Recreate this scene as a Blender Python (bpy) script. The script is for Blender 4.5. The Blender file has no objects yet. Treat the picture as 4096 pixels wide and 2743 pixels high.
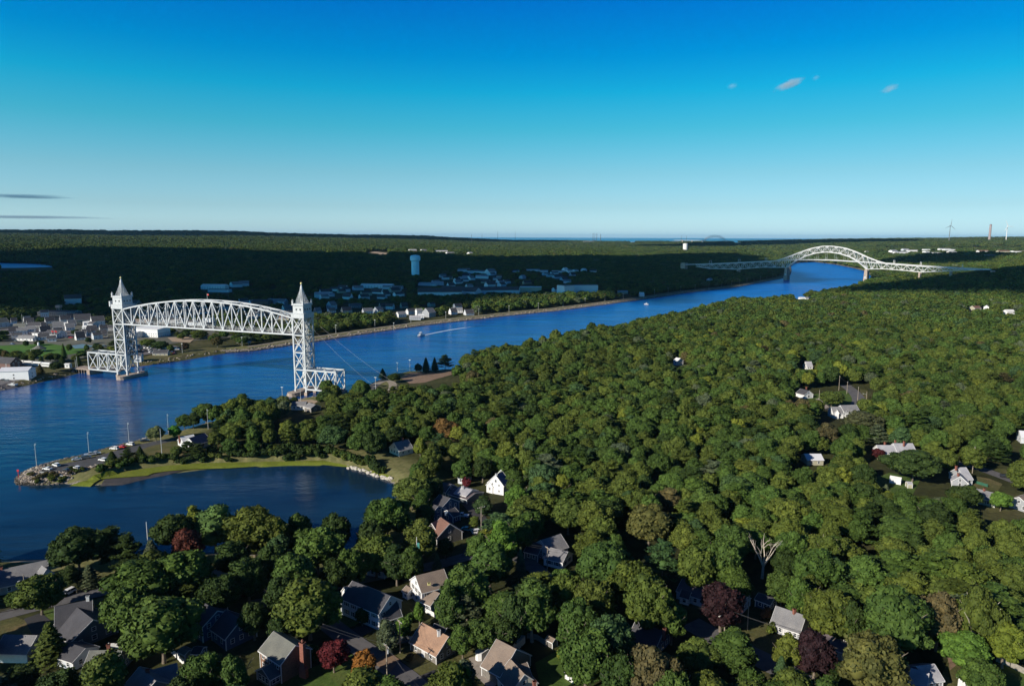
import bpy, math, random
import numpy as np
from mathutils import Vector, Matrix, geometry as mgeo

# ------------------------------------------------------------------ camera, sky, sun, exposure
SC = bpy.context.scene
COL = SC.collection
rad = math.radians
CAM_H = 115.0
F4, CX4, CY4 = 2800.0, 2048.0, 1371.5          # focal length and centre in units of a 4096 px wide frame
PITCH = math.atan((CY4 - 944.6) / F4)
ROLL = rad(0.21)
_f = np.array([0, math.cos(PITCH), -math.sin(PITCH)])
_r = np.array([1.0, 0, 0])
_u = np.cross(_r, _f)
CR = _r * math.cos(ROLL) + _u * math.sin(ROLL)
CU = _u * math.cos(ROLL) - _r * math.sin(ROLL)
cam_d = bpy.data.cameras.new("camera")
cam = bpy.data.objects.new("camera", cam_d)
COL.objects.link(cam)
cam_d.sensor_width = 36.0
cam_d.lens = 36.0 * F4 / 4096.0
cam_d.clip_start = 1.0
cam_d.clip_end = 150000.0
cam.matrix_world = Matrix(((CR[0], CU[0], -_f[0], 0), (CR[1], CU[1], -_f[1], 0), (CR[2], CU[2], -_f[2], CAM_H), (0, 0, 0, 1)))
SC.camera = cam

SUN_AZ, SUN_EL = rad(39.0), rad(25.5)          # light travels towards azimuth 39 deg (from +x towards +y)
LD = np.array([math.cos(SUN_EL) * math.cos(SUN_AZ), math.cos(SUN_EL) * math.sin(SUN_AZ), -math.sin(SUN_EL)])
sun_d = bpy.data.lights.new("sun", 'SUN')
sun = bpy.data.objects.new("sun", sun_d)
COL.objects.link(sun)
sun_d.energy = 5.0
sun_d.angle = rad(0.5)
sun_d.color = (1.0, 0.92, 0.78)
sun.rotation_euler = Vector(LD.tolist()).to_track_quat('-Z', 'Y').to_euler()

world = bpy.data.worlds.new("World")
SC.world = world
world.use_nodes = True
wn, wl = world.node_tree.nodes, world.node_tree.links
wn.clear()
w_out = wn.new("ShaderNodeOutputWorld")
w_bg = wn.new("ShaderNodeBackground")
w_sky = wn.new("ShaderNodeTexSky")
w_sky.sky_type = 'NISHITA'
w_sky.sun_disc = False
w_sky.sun_elevation = SUN_EL
w_sky.sun_rotation = math.atan2(-LD[0], -LD[1])
w_sky.altitude = 100
w_sky.air_density = 1.0
w_sky.dust_density = 0.6
w_sky.ozone_density = 3.0
w_geo = wn.new("ShaderNodeNewGeometry")
w_sep = wn.new("ShaderNodeSeparateXYZ")
wl.new(w_geo.outputs['Incoming'], w_sep.inputs[0])
w_neg = wn.new("ShaderNodeMath"); w_neg.operation = 'MULTIPLY'; w_neg.inputs[1].default_value = -1.0
wl.new(w_sep.outputs[2], w_neg.inputs[0])
w_ramp = wn.new("ShaderNodeValToRGB")          # colour grade of the clear sky by elevation
_st = [(0.0, (1.25, 1.85, 2.7)), (.0068, (1.2, 1.78, 2.55)), (.0397, (.88, 1.30, 1.70)), (.084, (.68, 1.20, 1.36)), (.1434, (.25, 1.22, 1.28)),
       (.19, (.04, 1.22, 1.40)), (.2336, (.0, 1.00, 1.50)), (.30, (.0, .74, 1.58)), (.42, (.05, .29, .80)), (1.0, (.15, .23, .43))]
_e = w_ramp.color_ramp.elements
while len(_e) < len(_st): _e.new(.5)
for _i, (_p, _c) in enumerate(_st):
    _e[_i].position = _p; _e[_i].color = (*_c, 1)
wl.new(w_neg.outputs[0], w_ramp.inputs[0])
w_mr = wn.new("ShaderNodeMapRange")            # evens out the Nishita sky from left to right
w_mr.inputs[1].default_value = -.6; w_mr.inputs[2].default_value = .6
w_mr.inputs[3].default_value = .76; w_mr.inputs[4].default_value = 1.02
wl.new(w_sep.outputs[0], w_mr.inputs[0])
w_mul = wn.new("ShaderNodeMix"); w_mul.data_type = 'RGBA'; w_mul.blend_type = 'MULTIPLY'; w_mul.inputs[0].default_value = 1.0
w_mu2 = wn.new("ShaderNodeMix"); w_mu2.data_type = 'RGBA'; w_mu2.blend_type = 'MULTIPLY'; w_mu2.inputs[0].default_value = 1.0
wl.new(w_sky.outputs[0], w_mul.inputs[6])
wl.new(w_ramp.outputs[0], w_mul.inputs[7])
wl.new(w_mul.outputs[2], w_mu2.inputs[6])
wl.new(w_mr.outputs[0], w_mu2.inputs[7])
wl.new(w_mu2.outputs[2], w_bg.inputs['Color'])
w_bg.inputs['Strength'].default_value = 0.078
wl.new(w_bg.outputs[0], w_out.inputs['Surface'])
SC.view_settings.view_transform = 'Standard'
SC.view_settings.look = 'None'
SC.view_settings.exposure = 0.35
SC.view_settings.gamma = 1.0
SC.view_settings.use_curve_mapping = False
SC.cycles.max_bounces = 6
SC.cycles.diffuse_bounces = 2
SC.cycles.glossy_bounces = 3
SC.cycles.transmission_bounces = 3
SC.cycles.transparent_max_bounces = 6
SC.cycles.volume_bounces = 0

# ------------------------------------------------------------------ projection helpers
def P(x, y, z=0.0):
    d = _f * F4 + CR * (x - CX4) + CU * (CY4 - y)
    t = (z - CAM_H) / d[2]
    return np.array([d[0] * t, d[1] * t, z])

def prj(p):
    q = np.asarray(p, float) - np.array([0, 0, CAM_H])
    w = q @ _f
    return CX4 + F4 * (q @ CR) / w, CY4 - F4 * (q @ CU) / w, w

def pips(poly, X, Y):
    """points in polygon, vectorised"""
    poly = np.asarray(poly, float)[:, :2]
    ins = np.zeros(X.shape, bool)
    x0, y0 = poly[-1]
    for x1, y1 in poly:
        if y0 != y1:
            c = ((y1 > Y) != (y0 > Y)) & (X < (x0 - x1) * (Y - y1) / (y0 - y1) + x1)
            ins ^= c
        x0, y0 = x1, y1
    return ins

def dseg(poly, X, Y, closed=True):
    poly = np.asarray(poly, float)[:, :2]
    best = np.full(X.shape, 1e18)
    n = len(poly)
    for i in range(n if closed else n - 1):
        a, b = poly[i], poly[(i + 1) % n]
        d = b - a
        L = max(d @ d, 1e-9)
        t = np.clip(((X - a[0]) * d[0] + (Y - a[1]) * d[1]) / L, 0, 1)
        best = np.minimum(best, (X - a[0] - t * d[0]) ** 2 + (Y - a[1] - t * d[1]) ** 2)
    return np.sqrt(best)

# ------------------------------------------------------------------ value noise (numpy)
_rs = np.random.RandomState(5)
_tab = _rs.rand(256, 256)
def vnoise(X, Y, s):
    X = X / s; Y = Y / s
    xi = np.floor(X).astype(int); yi = np.floor(Y).astype(int)
    fx = X - xi; fy = Y - yi
    fx = fx * fx * (3 - 2 * fx); fy = fy * fy * (3 - 2 * fy)
    a = _tab[xi % 256, yi % 256]; b = _tab[(xi + 1) % 256, yi % 256]
    c = _tab[xi % 256, (yi + 1) % 256]; d = _tab[(xi + 1) % 256, (yi + 1) % 256]
    return (a * (1 - fx) + b * fx) * (1 - fy) + (c * (1 - fx) + d * fx) * fy

# ------------------------------------------------------------------ shoreline of the canal and the cove (picture px of a 4096 frame, on z = 0)
NB = [(-2600, 1800), (-900, 1640), (-300, 1585), (0, 1563), (134, 1534), (268, 1503), (326, 1489), (380, 1484), (470, 1474), (549, 1465), (670, 1451), (893, 1413), (1024, 1403),
      (1171, 1380), (1256, 1368), (1336, 1355), (1470, 1335), (1604, 1315), (1738, 1297), (1917, 1277), (2048, 1262), (2227, 1244),
      (2405, 1221), (2584, 1197), (2762, 1170), (2941, 1150), (3072, 1125), (3125, 1115), (3158, 1104), (3166, 1085), (3163, 1065),
      (3175, 1052), (3260, 1048), (3340, 1058), (3411, 1072), (3456, 1084), (3486, 1106)]
SB = [(3480, 1130), (3425, 1155), (3340, 1180), (3228, 1192), (3072, 1222), (2918, 1222), (2807, 1248), (2718, 1279), (2584, 1304), (2450, 1344),
      (2316, 1358), (2204, 1384), (2048, 1424), (1894, 1452), (1805, 1480), (1725, 1486), (1627, 1490), (1560, 1502), (1506, 1524), (1475, 1540),
      (1426, 1560), (1390, 1574), (1300, 1585), (1234, 1592), (1149, 1612), (1024, 1660), (915, 1672), (800, 1700),
      (683, 1737), (580, 1754), (513, 1775), (437, 1792), (339, 1821), (223, 1846), (143, 1868), (89, 1888), (62, 1915), (67, 1937), (134, 1941),
      (250, 1934), (402, 1942), (491, 1937), (580, 1913), (670, 1897), (803, 1879), (915, 1873), (1024, 1864), (1158, 1857), (1292, 1857),
      (1390, 1866), (1470, 1893), (1537, 1915), (1578, 1935), (1590, 1980), (1530, 2060), (1470, 2140), (1405, 2205), (1100, 2212), (700, 2212),
      (500, 2222), (175, 2238), (0, 2240), (-600, 2290), (-2600, 2500)]
SHORE = np.array([P(x, y, 0)[:2] for x, y in NB + SB])
NBW = np.array([P(x, y, 0)[:2] for x, y in NB])
MARSH = np.array([P(x, y, 0.6)[:2] for x, y in [(250, 1934), (402, 1915), (513, 1880), (670, 1858), (803, 1848), (1024, 1841), (1292, 1834), (1394, 1855), (1480, 1880),
                  (1560, 1925), (1537, 1925), (1470, 1898), (1390, 1871), (1292, 1862), (1158, 1862), (1024, 1869), (915, 1878), (803, 1884), (670, 1902), (580, 1918), (491, 1942), (402, 1947), (250, 1940)]])
POND = np.array([P(x, y, 6)[:2] for x, y in [(-400, 1048), (0, 1051), (150, 1055), (216, 1064), (196, 1078), (80, 1081), (0, 1078), (-400, 1084)]])

def sdist(X, Y):
    d = dseg(SHORE, X, Y)
    return np.where(pips(SHORE, X, Y), -d, d)

def sstep(a, b, x):
    t = np.clip((x - a) / (b - a), 0, 1)
    return t * t * (3 - 2 * t)

def gz(X, Y, sd=None):
    X = np.atleast_1d(np.asarray(X, float)); Y = np.atleast_1d(np.asarray(Y, float))
    if sd is None:
        sd = sdist(X, Y)
    z = np.where(sd > 0, np.minimum(sd * 0.38, 2.6) + np.clip((sd - 25) * 0.05, 0, 1.4), np.maximum(sd * 0.3, -3))
    m = pips(MARSH, X, Y)
    z = np.where(m, np.minimum(z, 0.25 + 0.03 * np.maximum(sd, 0)), z)
    r = np.hypot(X, Y)
    a = np.arctan2(X, np.maximum(Y, 1))
    ridge = np.interp(a, [-1.0, -.62, -.45, -.3, -.12, 0.0, .12, .3, .42, .6, 1.0], [135, 138, 130, 116, 90, 48, 40, 46, 84, 104, 104])
    h = np.where(r < 8200, ridge * np.interp(r, [1100, 2000, 3200, 4200, 5200, 8200], [0, .07, .34, .36, .5, 1.0]), ridge * np.interp(r, [8200, 9500, 11800, 12600], [1.0, .72, .5, -.2]))
    h = h + 13 * (vnoise(X + 400, Y + 5000, 900) - .5) * sstep(3500, 6500, r)
    h = h + 34 * np.exp(-((X - 1300) ** 2 + (Y - 1560) ** 2) / (2 * 290.0 ** 2)) * (X > 850)
    n = vnoise(X + 911, Y + 77, 1500) + .5 * vnoise(X, Y, 620) + .25 * vnoise(X, Y, 260)
    h = h + (n - .87) * np.interp(r, [900, 1600, 3000, 7000, 9000, 12000], [0, 8, 26, 34, 12, 8]) * np.interp(a, [-.3, -.12, .32, .45], [1, .45, .45, 1])
    # wooded swell south of the canal
    sth = sstep(420, 1100, r) * (X > 0) * 7.0 * vnoise(X + 50, Y + 3000, 420) * np.clip((r < 2600) * 1.0, 0, 1)
    k = sstep(15, 500, sd)
    z = np.where(sd > 0, z + np.maximum(h, -2) * k * (r < 12600) + sth * sstep(20, 200, sd), z)
    z = np.where((sd > 0) & (r >= 12600), -4, z)
    dp = dseg(POND, X, Y)
    pin = pips(POND, X, Y)
    k = np.where(pin, 0, sstep(5, 320, dp))
    z = np.where(pin, 4.0, np.where((sd > 0) & (dp < 320), 6.6 * (1 - k) + z * k, z))
    return z

def g1(x, y):
    return float(gz(x, y)[0])

def hit(x, y, lift=9.0):
    """first meeting of the sight line with the canopy, marched outwards"""
    d = _f * F4 + CR * (x - CX4) + CU * (CY4 - y)
    d = d / math.hypot(d[0], d[1])
    t = np.geomspace(900, 13000, 700)
    X, Y, Zr = d[0] * t, d[1] * t, CAM_H + d[2] * t
    k = np.where(Zr < gz(X, Y) + lift)[0]
    i = k[0] if len(k) else 699
    return np.array([X[i], Y[i], Zr[i]])


def G(x, y, it=5):
    """picture point -> point on the ground"""
    if y < 1140:
        q = hit(x, y, 0.0)
        return np.array([q[0], q[1], g1(q[0], q[1])])
    z = 3.5
    for _ in range(it):
        p = P(x, y, z)
        z = g1(p[0], p[1])
    return np.array([p[0], p[1], z])

# ------------------------------------------------------------------ materials
def new_mat(name):
    m = bpy.data.materials.new(name)
    m.use_nodes = True
    nt = m.node_tree
    b = nt.nodes['Principled BSDF']
    return m, nt, b

def lin(r, g, b):
    f = lambda c: ((c / 255.0) / 12.92) if c / 255.0 <= 0.04045 else (((c / 255.0) + .055) / 1.055) ** 2.4
    return (f(r), f(g), f(b), 1)

def ramp(nt, fac, stops):
    r = nt.nodes.new('ShaderNodeValToRGB')
    e = r.color_ramp.elements
    while len(e) < len(stops):
        e.new(0.5)
    for i, (p, c) in enumerate(stops):
        e[i].position = p
        e[i].color = c if len(c) == 4 else (*c, 1)
    nt.links.new(fac, r.inputs[0])
    return r.outputs[0]

def noise(nt, scale, detail=3, vec=None, rough=.5):
    n = nt.nodes.new('ShaderNodeTexNoise')
    n.inputs['Scale'].default_value = scale
    n.inputs['Detail'].default_value = detail
    n.inputs['Roughness'].default_value = rough
    if vec is not None:
        nt.links.new(vec, n.inputs['Vector'])
    return n.outputs[0]

def objco(nt):
    t = nt.nodes.new('ShaderNodeTexCoord')
    return t.outputs['Object']

def mixc(nt, fac, a, b, mode='MIX'):
    m = nt.nodes.new('ShaderNodeMix')
    m.data_type = 'RGBA'
    m.blend_type = mode
    for s, v in ((0, fac), (6, a), (7, b)):
        if isinstance(v, (int, float)):
            m.inputs[s].default_value = v
        elif isinstance(v, tuple):
            m.inputs[s].default_value = v if len(v) == 4 else (*v, 1)
        else:
            nt.links.new(v, m.inputs[s])
    return m.outputs[2]

def math_n(nt, op, a, b=None):
    m = nt.nodes.new('ShaderNodeMath')
    m.operation = op
    for i, v in enumerate((a, b)):
        if v is None:
            continue
        if isinstance(v, (int, float)):
            m.inputs[i].default_value = v
        else:
            nt.links.new(v, m.inputs[i])
    return m.outputs[0]

def bump(nt, b, h, strength, dist):
    n = nt.nodes.new('ShaderNodeBump')
    n.inputs['Strength'].default_value = strength
    n.inputs['Distance'].default_value = dist
    nt.links.new(h, n.inputs['Height'])
    nt.links.new(n.outputs[0], b.inputs['Normal'])

def simple(name, col, rough=.7, var=.25, scale=1.2, metallic=0.0, bmp=0.0, spec=None):
    """a painted or mineral surface with blotchy wear"""
    m, nt, b = new_mat(name)
    co = objco(nt)
    n = noise(nt, scale, 4, co)
    c = (col[0], col[1], col[2], 1)
    d = tuple(v * (1 - var) for v in col[:3]) + (1,)
    l = tuple(min(1, v * (1 + var * .5)) for v in col[:3]) + (1,)
    out = ramp(nt, n, [(.3, d), (.5, c), (.72, l)])
    nt.links.new(out, b.inputs['Base Color'])
    b.inputs['Roughness'].default_value = rough
    b.inputs['Metallic'].default_value = metallic
    if spec is not None:
        b.inputs['Specular IOR Level'].default_value = spec
    if bmp:
        bump(nt, b, noise(nt, scale * 9, 3, co), bmp, .05)
    return m

def foliage_mat(name, tint=None):
    m, nt, b = new_mat(name)
    if tint is None:
        a = nt.nodes.new('ShaderNodeAttribute')
        a.attribute_type = 'INSTANCER'
        a.attribute_name = 'tint'
        base = a.outputs['Color']
    else:
        v = nt.nodes.new('ShaderNodeRGB')
        v.outputs[0].default_value = (*tint, 1)
        base = v.outputs[0]
    co = objco(nt)
    n = noise(nt, .55, 2, co)
    geo = nt.nodes.new('ShaderNodeNewGeometry')
    v1 = ramp(nt, n, [(.3, (.72, .76, .72)), (.7, (1.26, 1.22, 1.1))])
    v2 = ramp(nt, geo.outputs['Random Per Island'], [(0, (.72, .75, .78)), (.6, (1, 1, 1)), (1, (1.34, 1.28, 1.12))])
    c = mixc(nt, 1.0, base, v1, 'MULTIPLY')
    c = mixc(nt, 1.0, c, v2, 'MULTIPLY')
    nt.links.new(c, b.inputs['Base Color'])
    b.inputs['Roughness'].default_value = .7
    b.inputs['Specular IOR Level'].default_value = .1
    return m

M = {}
M['leaf'] = foliage_mat('foliage')
M['bark'] = simple('bark', (.16, .13, .10), .9, .35, 2)
M['bark_pale'] = simple('bark_pale', (.42, .37, .30), .85, .3, 2)

# ground: grass, woodland floor, stone at the water's edge; all by distance to the shore carried on the mesh
def ground_mat():
    m, nt, b = new_mat('ground')
    at = nt.nodes.new('ShaderNodeAttribute'); at.attribute_name = 'shore'
    co = objco(nt)
    n1 = noise(nt, .02, 6, co, .6)
    n2 = noise(nt, .35, 5, co, .65)
    woods = ramp(nt, n1, [(.35, (.030, .034, .014)), (.55, (.05, .055, .022)), (.7, (.085, .08, .04))])
    woods = mixc(nt, 1.0, woods, ramp(nt, n2, [(.3, (.6, .6, .6)), (.7, (1.35, 1.3, 1.2))]), 'MULTIPLY')
    grass = ramp(nt, n2, [(.3, (.10, .10, .045)), (.5, (.15, .15, .06)), (.7, (.22, .19, .10))])
    stone = ramp(nt, noise(nt, 1.3, 4, co, .7), [(.35, (.06, .055, .05)), (.5, (.2, .175, .15)), (.65, (.42, .36, .30))])
    wet = ramp(nt, noise(nt, 1.3, 4, co, .7), [(.35, (.012, .012, .012)), (.7, (.06, .055, .045))])
    s = at.outputs['Fac']
    s = math_n(nt, 'ADD', s, math_n(nt, 'MULTIPLY', math_n(nt, 'SUBTRACT', n2, .5), 3.0))
    c = mixc(nt, math_n(nt, 'GREATER_THAN', s, 1.6), wet, stone)
    c = mixc(nt, math_n(nt, 'GREATER_THAN', s, 6.5), c, grass)
    r = nt.nodes.new('ShaderNodeMapRange')
    r.inputs[1].default_value = 16; r.inputs[2].default_value = 26
    nt.links.new(s, r.inputs[0])
    c = mixc(nt, r.outputs[0], c, woods)
    nt.links.new(c, b.inputs['Base Color'])
    b.inputs['Roughness'].default_value = .95
    b.inputs['Specular IOR Level'].default_value = .1
    bump(nt, b, n2, .6, .4)
    return m
M['ground'] = ground_mat()

def water_mat(name, deep=(.002, .056, .20), wave=1.0):
    m, nt, b = new_mat(name)
    t = nt.nodes.new('ShaderNodeTexCoord')
    sp = nt.nodes.new('ShaderNodeSeparateXYZ')
    nt.links.new(t.outputs['Object'], sp.inputs[0])
    def mr(a, b_, c_, d):
        r = nt.nodes.new('ShaderNodeMapRange')
        for q, v_ in enumerate((a, b_, c_, d)):
            r.inputs[q + 1].default_value = v_
        nt.links.new(sp.outputs[1], r.inputs[0])
        return r.outputs[0]
    mp = nt.nodes.new('ShaderNodeMapping')
    mp.inputs['Rotation'].default_value = (0, 0, rad(-18))
    mp.inputs['Scale'].default_value = (.35, 1.0, 1.0)
    nt.links.new(t.outputs['Object'], mp.inputs['Vector'])
    v = mp.outputs[0]
    n1 = noise(nt, .9, 3, v, .6)
    n2 = noise(nt, .12, 4, v, .6)
    n3 = noise(nt, .018, 3, v, .6)
    h = math_n(nt, 'ADD', math_n(nt, 'MULTIPLY', n1, .30), math_n(nt, 'MULTIPLY', n2, 1.6))
    bp = nt.nodes.new('ShaderNodeBump')
    bp.inputs['Distance'].default_value = 1.0
    s = ramp(nt, n3, [(.32, (.25, .25, .25)), (.6, (1, 1, 1))])
    nt.links.new(math_n(nt, 'MULTIPLY', math_n(nt, 'MULTIPLY', s, .6 * wave), mr(300, 420, .25, 1)), bp.inputs['Strength'])
    nt.links.new(h, bp.inputs['Height'])
    nt.links.new(bp.outputs[0], b.inputs['Normal'])
    # sheltered shallow cove -> deep running channel -> open bay
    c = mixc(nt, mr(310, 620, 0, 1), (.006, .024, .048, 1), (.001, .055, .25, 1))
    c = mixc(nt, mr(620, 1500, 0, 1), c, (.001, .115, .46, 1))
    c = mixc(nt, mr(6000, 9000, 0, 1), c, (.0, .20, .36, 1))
    n4 = noise(nt, .045, 4, v, .7)
    c = mixc(nt, 1.0, c, ramp(nt, n4, [(.32, (.55, .6, .65)), (.5, (1, 1, 1)), (.68, (1.5, 1.4, 1.3))]), 'MULTIPLY')
    nt.links.new(c, b.inputs['Base Color'])
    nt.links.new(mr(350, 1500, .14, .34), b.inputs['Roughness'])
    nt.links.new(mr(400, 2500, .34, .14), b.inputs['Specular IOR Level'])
    b.inputs['IOR'].default_value = 1.33
    return m
M['water'] = water_mat('water')

# ------------------------------------------------------------------ mesh helpers
def mesh_from(name, V, Fc, mat=None, smooth=False):
    me = bpy.data.meshes.new(name)
    V = np.asarray(V, float)
    if isinstance(Fc, np.ndarray):
        me.vertices.add(len(V)); me.vertices.foreach_set('co', V.ravel())
        k = Fc.shape[1]; n = len(Fc)
        me.loops.add(n * k); me.loops.foreach_set('vertex_index', Fc.ravel().astype(np.int32))
        me.polygons.add(n); me.polygons.foreach_set('loop_start', np.arange(0, n * k, k, dtype=np.int32))
        me.update(calc_edges=True)
    else:
        me.from_pydata([tuple(v) for v in V], [], [tuple(f) for f in Fc])
    if mat is not None:
        me.materials.append(mat)
    if smooth:
        me.polygons.foreach_set('use_smooth', np.ones(len(me.polygons), bool))
    me.validate()
    return me

def obj(name, me, parent=None, loc=None, rz=0.0, **props):
    o = bpy.data.objects.new(name, me)
    COL.objects.link(o)
    if parent is not None:
        o.parent = parent
    if loc is not None:
        o.location = loc
    if rz:
        o.rotation_euler = (0, 0, rz)
    for k, v in props.items():
        o[k] = v
    return o

def empty(name, loc, label, cat, group=None, rz=0.0):
    o = bpy.data.objects.new(name, None)
    COL.objects.link(o)
    o.location = loc
    o.rotation_euler = (0, 0, rz)
    o.empty_display_size = .5
    o['label'] = label; o['category'] = cat
    if group:
        o['group'] = group
    return o

class MB:
    """collects solids into one mesh"""
    def __init__(s):
        s.v = []; s.f = []
    def add(s, V, Fc):
        n = len(s.v)
        s.v += [tuple(map(float, p)) for p in V]
        s.f += [tuple(i + n for i in f) for f in Fc]
        return s
    def box(s, x0, x1, y0, y1, z0, z1):
        V = [(x, y, z) for z in (z0, z1) for y in (y0, y1) for x in (x0, x1)]
        return s.add(V, [(0, 2, 3, 1), (4, 5, 7, 6), (0, 1, 5, 4), (2, 6, 7, 3), (0, 4, 6, 2), (1, 3, 7, 5)])
    def bar(s, a, b, w, h=None, up=(0, 0, 1)):
        h = h or w
        a = np.array(a, float); b = np.array(b, float)
        d = b - a; L = np.linalg.norm(d)
        if L < 1e-6: return s
        d /= L
        u = np.array(up, float)
        if abs(d @ u) > .95: u = np.array([1.0, 0, 0])
        x = np.cross(d, u); x /= np.linalg.norm(x)
        y = np.cross(x, d)
        V = []
        for p in (a, b):
            for sx, sy in ((-1, -1), (1, -1), (1, 1), (-1, 1)):
                V.append(p + x * sx * w / 2 + y * sy * h / 2)
        return s.add(V, [(0, 1, 2, 3), (7, 6, 5, 4), (0, 4, 5, 1), (1, 5, 6, 2), (2, 6, 7, 3), (3, 7, 4, 0)])
    def tube(s, pts, rs, k=6, cap=True):
        pts = [np.array(p, float) for p in pts]
        n0 = len(s.v); n = len(pts); V = []
        for i, p in enumerate(pts):
            d = pts[min(i + 1, n - 1)] - pts[max(i - 1, 0)]
            d = d / (np.linalg.norm(d) + 1e-9)
            u = np.array([0, 0, 1.0]) if abs(d[2]) < .9 else np.array([1.0, 0, 0])
            x = np.cross(d, u); x /= np.linalg.norm(x); y = np.cross(x, d)
            for j in range(k):
                t = 2 * math.pi * j / k
                V.append(p + (x * math.cos(t) + y * math.sin(t)) * rs[i])
        Fc = []
        for i in range(n - 1):
            for j in range(k):
                a, b = i * k + j, i * k + (j + 1) % k
                Fc.append((a, b, b + k, a + k))
        if cap:
            Fc.append(tuple(range(k - 1, -1, -1)))
            Fc.append(tuple((n - 1) * k + j for j in range(k)))
        return s.add(V, Fc)
    def prism(s, poly, z0, z1):
        n = len(poly)
        V = [(p[0], p[1], z0) for p in poly] + [(p[0], p[1], z1) for p in poly]
        return s.add(V, [tuple(range(n - 1, -1, -1)), tuple(range(n, 2 * n))] + [(i, (i + 1) % n, n + (i + 1) % n, n + i) for i in range(n)])
    def mesh(s, name, mat=None, smooth=False):
        return mesh_from(name, s.v, s.f, mat, smooth)
    def build(s, name, mat, parent=None, loc=None, rz=0.0, smooth=False, **props):
        return obj(name, s.mesh(name, mat, smooth), parent, loc, rz, **props)

# ------------------------------------------------------------------ ground and water
def build_ground():
    NA, NR = 500, 560
    az = np.linspace(rad(-62), rad(62), NA)
    az = np.sign(az) * (np.abs(az) ** 1.0)
    rr = np.geomspace(30, 14000, NR)
    A, Rr = np.meshgrid(az, rr)
    X = (np.sin(A) * Rr).ravel(); Y = (np.cos(A) * Rr).ravel()
    sd = sdist(X, Y)
    Z = gz(X, Y, sd)
    idx = np.arange(NA * NR).reshape(NR, NA)
    Fc = np.stack([idx[:-1, :-1], idx[:-1, 1:], idx[1:, 1:], idx[1:, :-1]], -1).reshape(-1, 4)
    me = mesh_from('ground', np.stack([X, Y, Z], 1), Fc, M['ground'], True)
    at = me.attributes.new('shore', 'FLOAT', 'POINT')
    mk = (dseg(MARSH, X, Y) < 9) | pips(MARSH, X, Y)
    at.data.foreach_set('value', np.where(mk & (sd > 0), np.maximum(sd, 9.5), sd).astype(np.float32))
    obj('ground', me, kind='structure')
build_ground()
W = 62000
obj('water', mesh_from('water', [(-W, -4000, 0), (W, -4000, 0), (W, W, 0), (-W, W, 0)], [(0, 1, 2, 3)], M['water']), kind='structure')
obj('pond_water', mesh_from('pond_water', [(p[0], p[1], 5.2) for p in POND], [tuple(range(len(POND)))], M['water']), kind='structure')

def drape(name, poly, off, mat, step=4.0, kind='structure', px=True, zfun=None):
    """a sheet laid on the ground inside a polygon"""
    pts = [G(*p)[:2] if px else np.array(p[:2]) for p in poly]
    n = len(pts)
    bd = []
    for i in range(n):
        a, b = pts[i], pts[(i + 1) % n]
        k = max(1, int(np.linalg.norm(b - a) / step))
        for j in range(k):
            bd.append(a + (b - a) * j / k)
    arr = np.array(pts)
    x0, y0 = arr.min(0); x1, y1 = arr.max(0)
    gx, gy = np.meshgrid(np.arange(x0, x1, step), np.arange(y0, y1, step))
    gx, gy = gx.ravel(), gy.ravel()
    if len(gx) > 6000: gx, gy = gx[:6000], gy[:6000]
    k = pips(arr, gx, gy) & (dseg(arr, gx, gy) > step * .4)
    allp = [Vector((float(p[0]), float(p[1]))) for p in bd] + [Vector((float(a), float(b))) for a, b in zip(gx[k], gy[k])]
    edges = [(i, (i + 1) % len(bd)) for i in range(len(bd))]
    vs, es, fs, *_ = mgeo.delaunay_2d_cdt(allp, edges, [], 1, 1e-4)
    vx = np.array([v[0] for v in vs]); vy = np.array([v[1] for v in vs])
    z = gz(vx, vy) + off if zfun is None else zfun(vx, vy)
    return obj(name, mesh_from(name, np.stack([vx, vy, z], 1), [tuple(f) for f in fs], mat), kind=kind)

def strip(name, line, width, off, mat, px=True, step=5.0, kind='structure'):
    """a road or path along a centre line"""
    pts = [G(*p)[:2] if px else np.array(p[:2]) for p in line]
    q = [pts[0]]
    for a, b in zip(pts[:-1], pts[1:]):
        k = max(1, int(np.linalg.norm(b - a) / step))
        for j in range(1, k + 1):
            q.append(a + (b - a) * j / k)
    q = np.array(q)
    for _ in range(3):
        q[1:-1] = (q[:-2] + q[1:-1] * 2 + q[2:]) / 4
    t = np.gradient(q, axis=0)
    t /= np.linalg.norm(t, axis=1)[:, None] + 1e-9
    nrm = np.stack([-t[:, 1], t[:, 0]], 1)
    rows = [q + nrm * width * k for k in (-.5, -.17, .17, .5)]
    V = np.concatenate(rows)
    z = gz(V[:, 0], V[:, 1]) + off
    n = len(q)
    Fc = np.concatenate([np.stack([np.arange(n - 1) + k * n, np.arange(1, n) + k * n, np.arange(1, n) + (k + 1) * n, np.arange(n - 1) + (k + 1) * n], 1) for k in range(3)])
    o = obj(name, mesh_from(name, np.column_stack([V, z]), Fc[:, ::-1], mat), kind=kind)
    EXC_LINES.append((q, width / 2))
    return o

EXC = []          # world polygons without trees
EXC_LINES = []    # (polyline, half width) without trees
PROT = []         # picture rectangles that must stay in view: x0, y0, x1, y1, distance
def clear(px):
    EXC.append(np.array([G(*p)[:2] for p in px]))
def protect(x0, y0, x1, y1, z=4.0):
    p = P((x0 + x1) / 2, y1, z)
    PROT.append((x0, y0, x1, y1, math.hypot(p[0], p[1])))
# ------------------------------------------------------------------ tree meshes
def _norm(v):
    return v / (np.linalg.norm(v, axis=-1, keepdims=True) + 1e-9)

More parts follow.
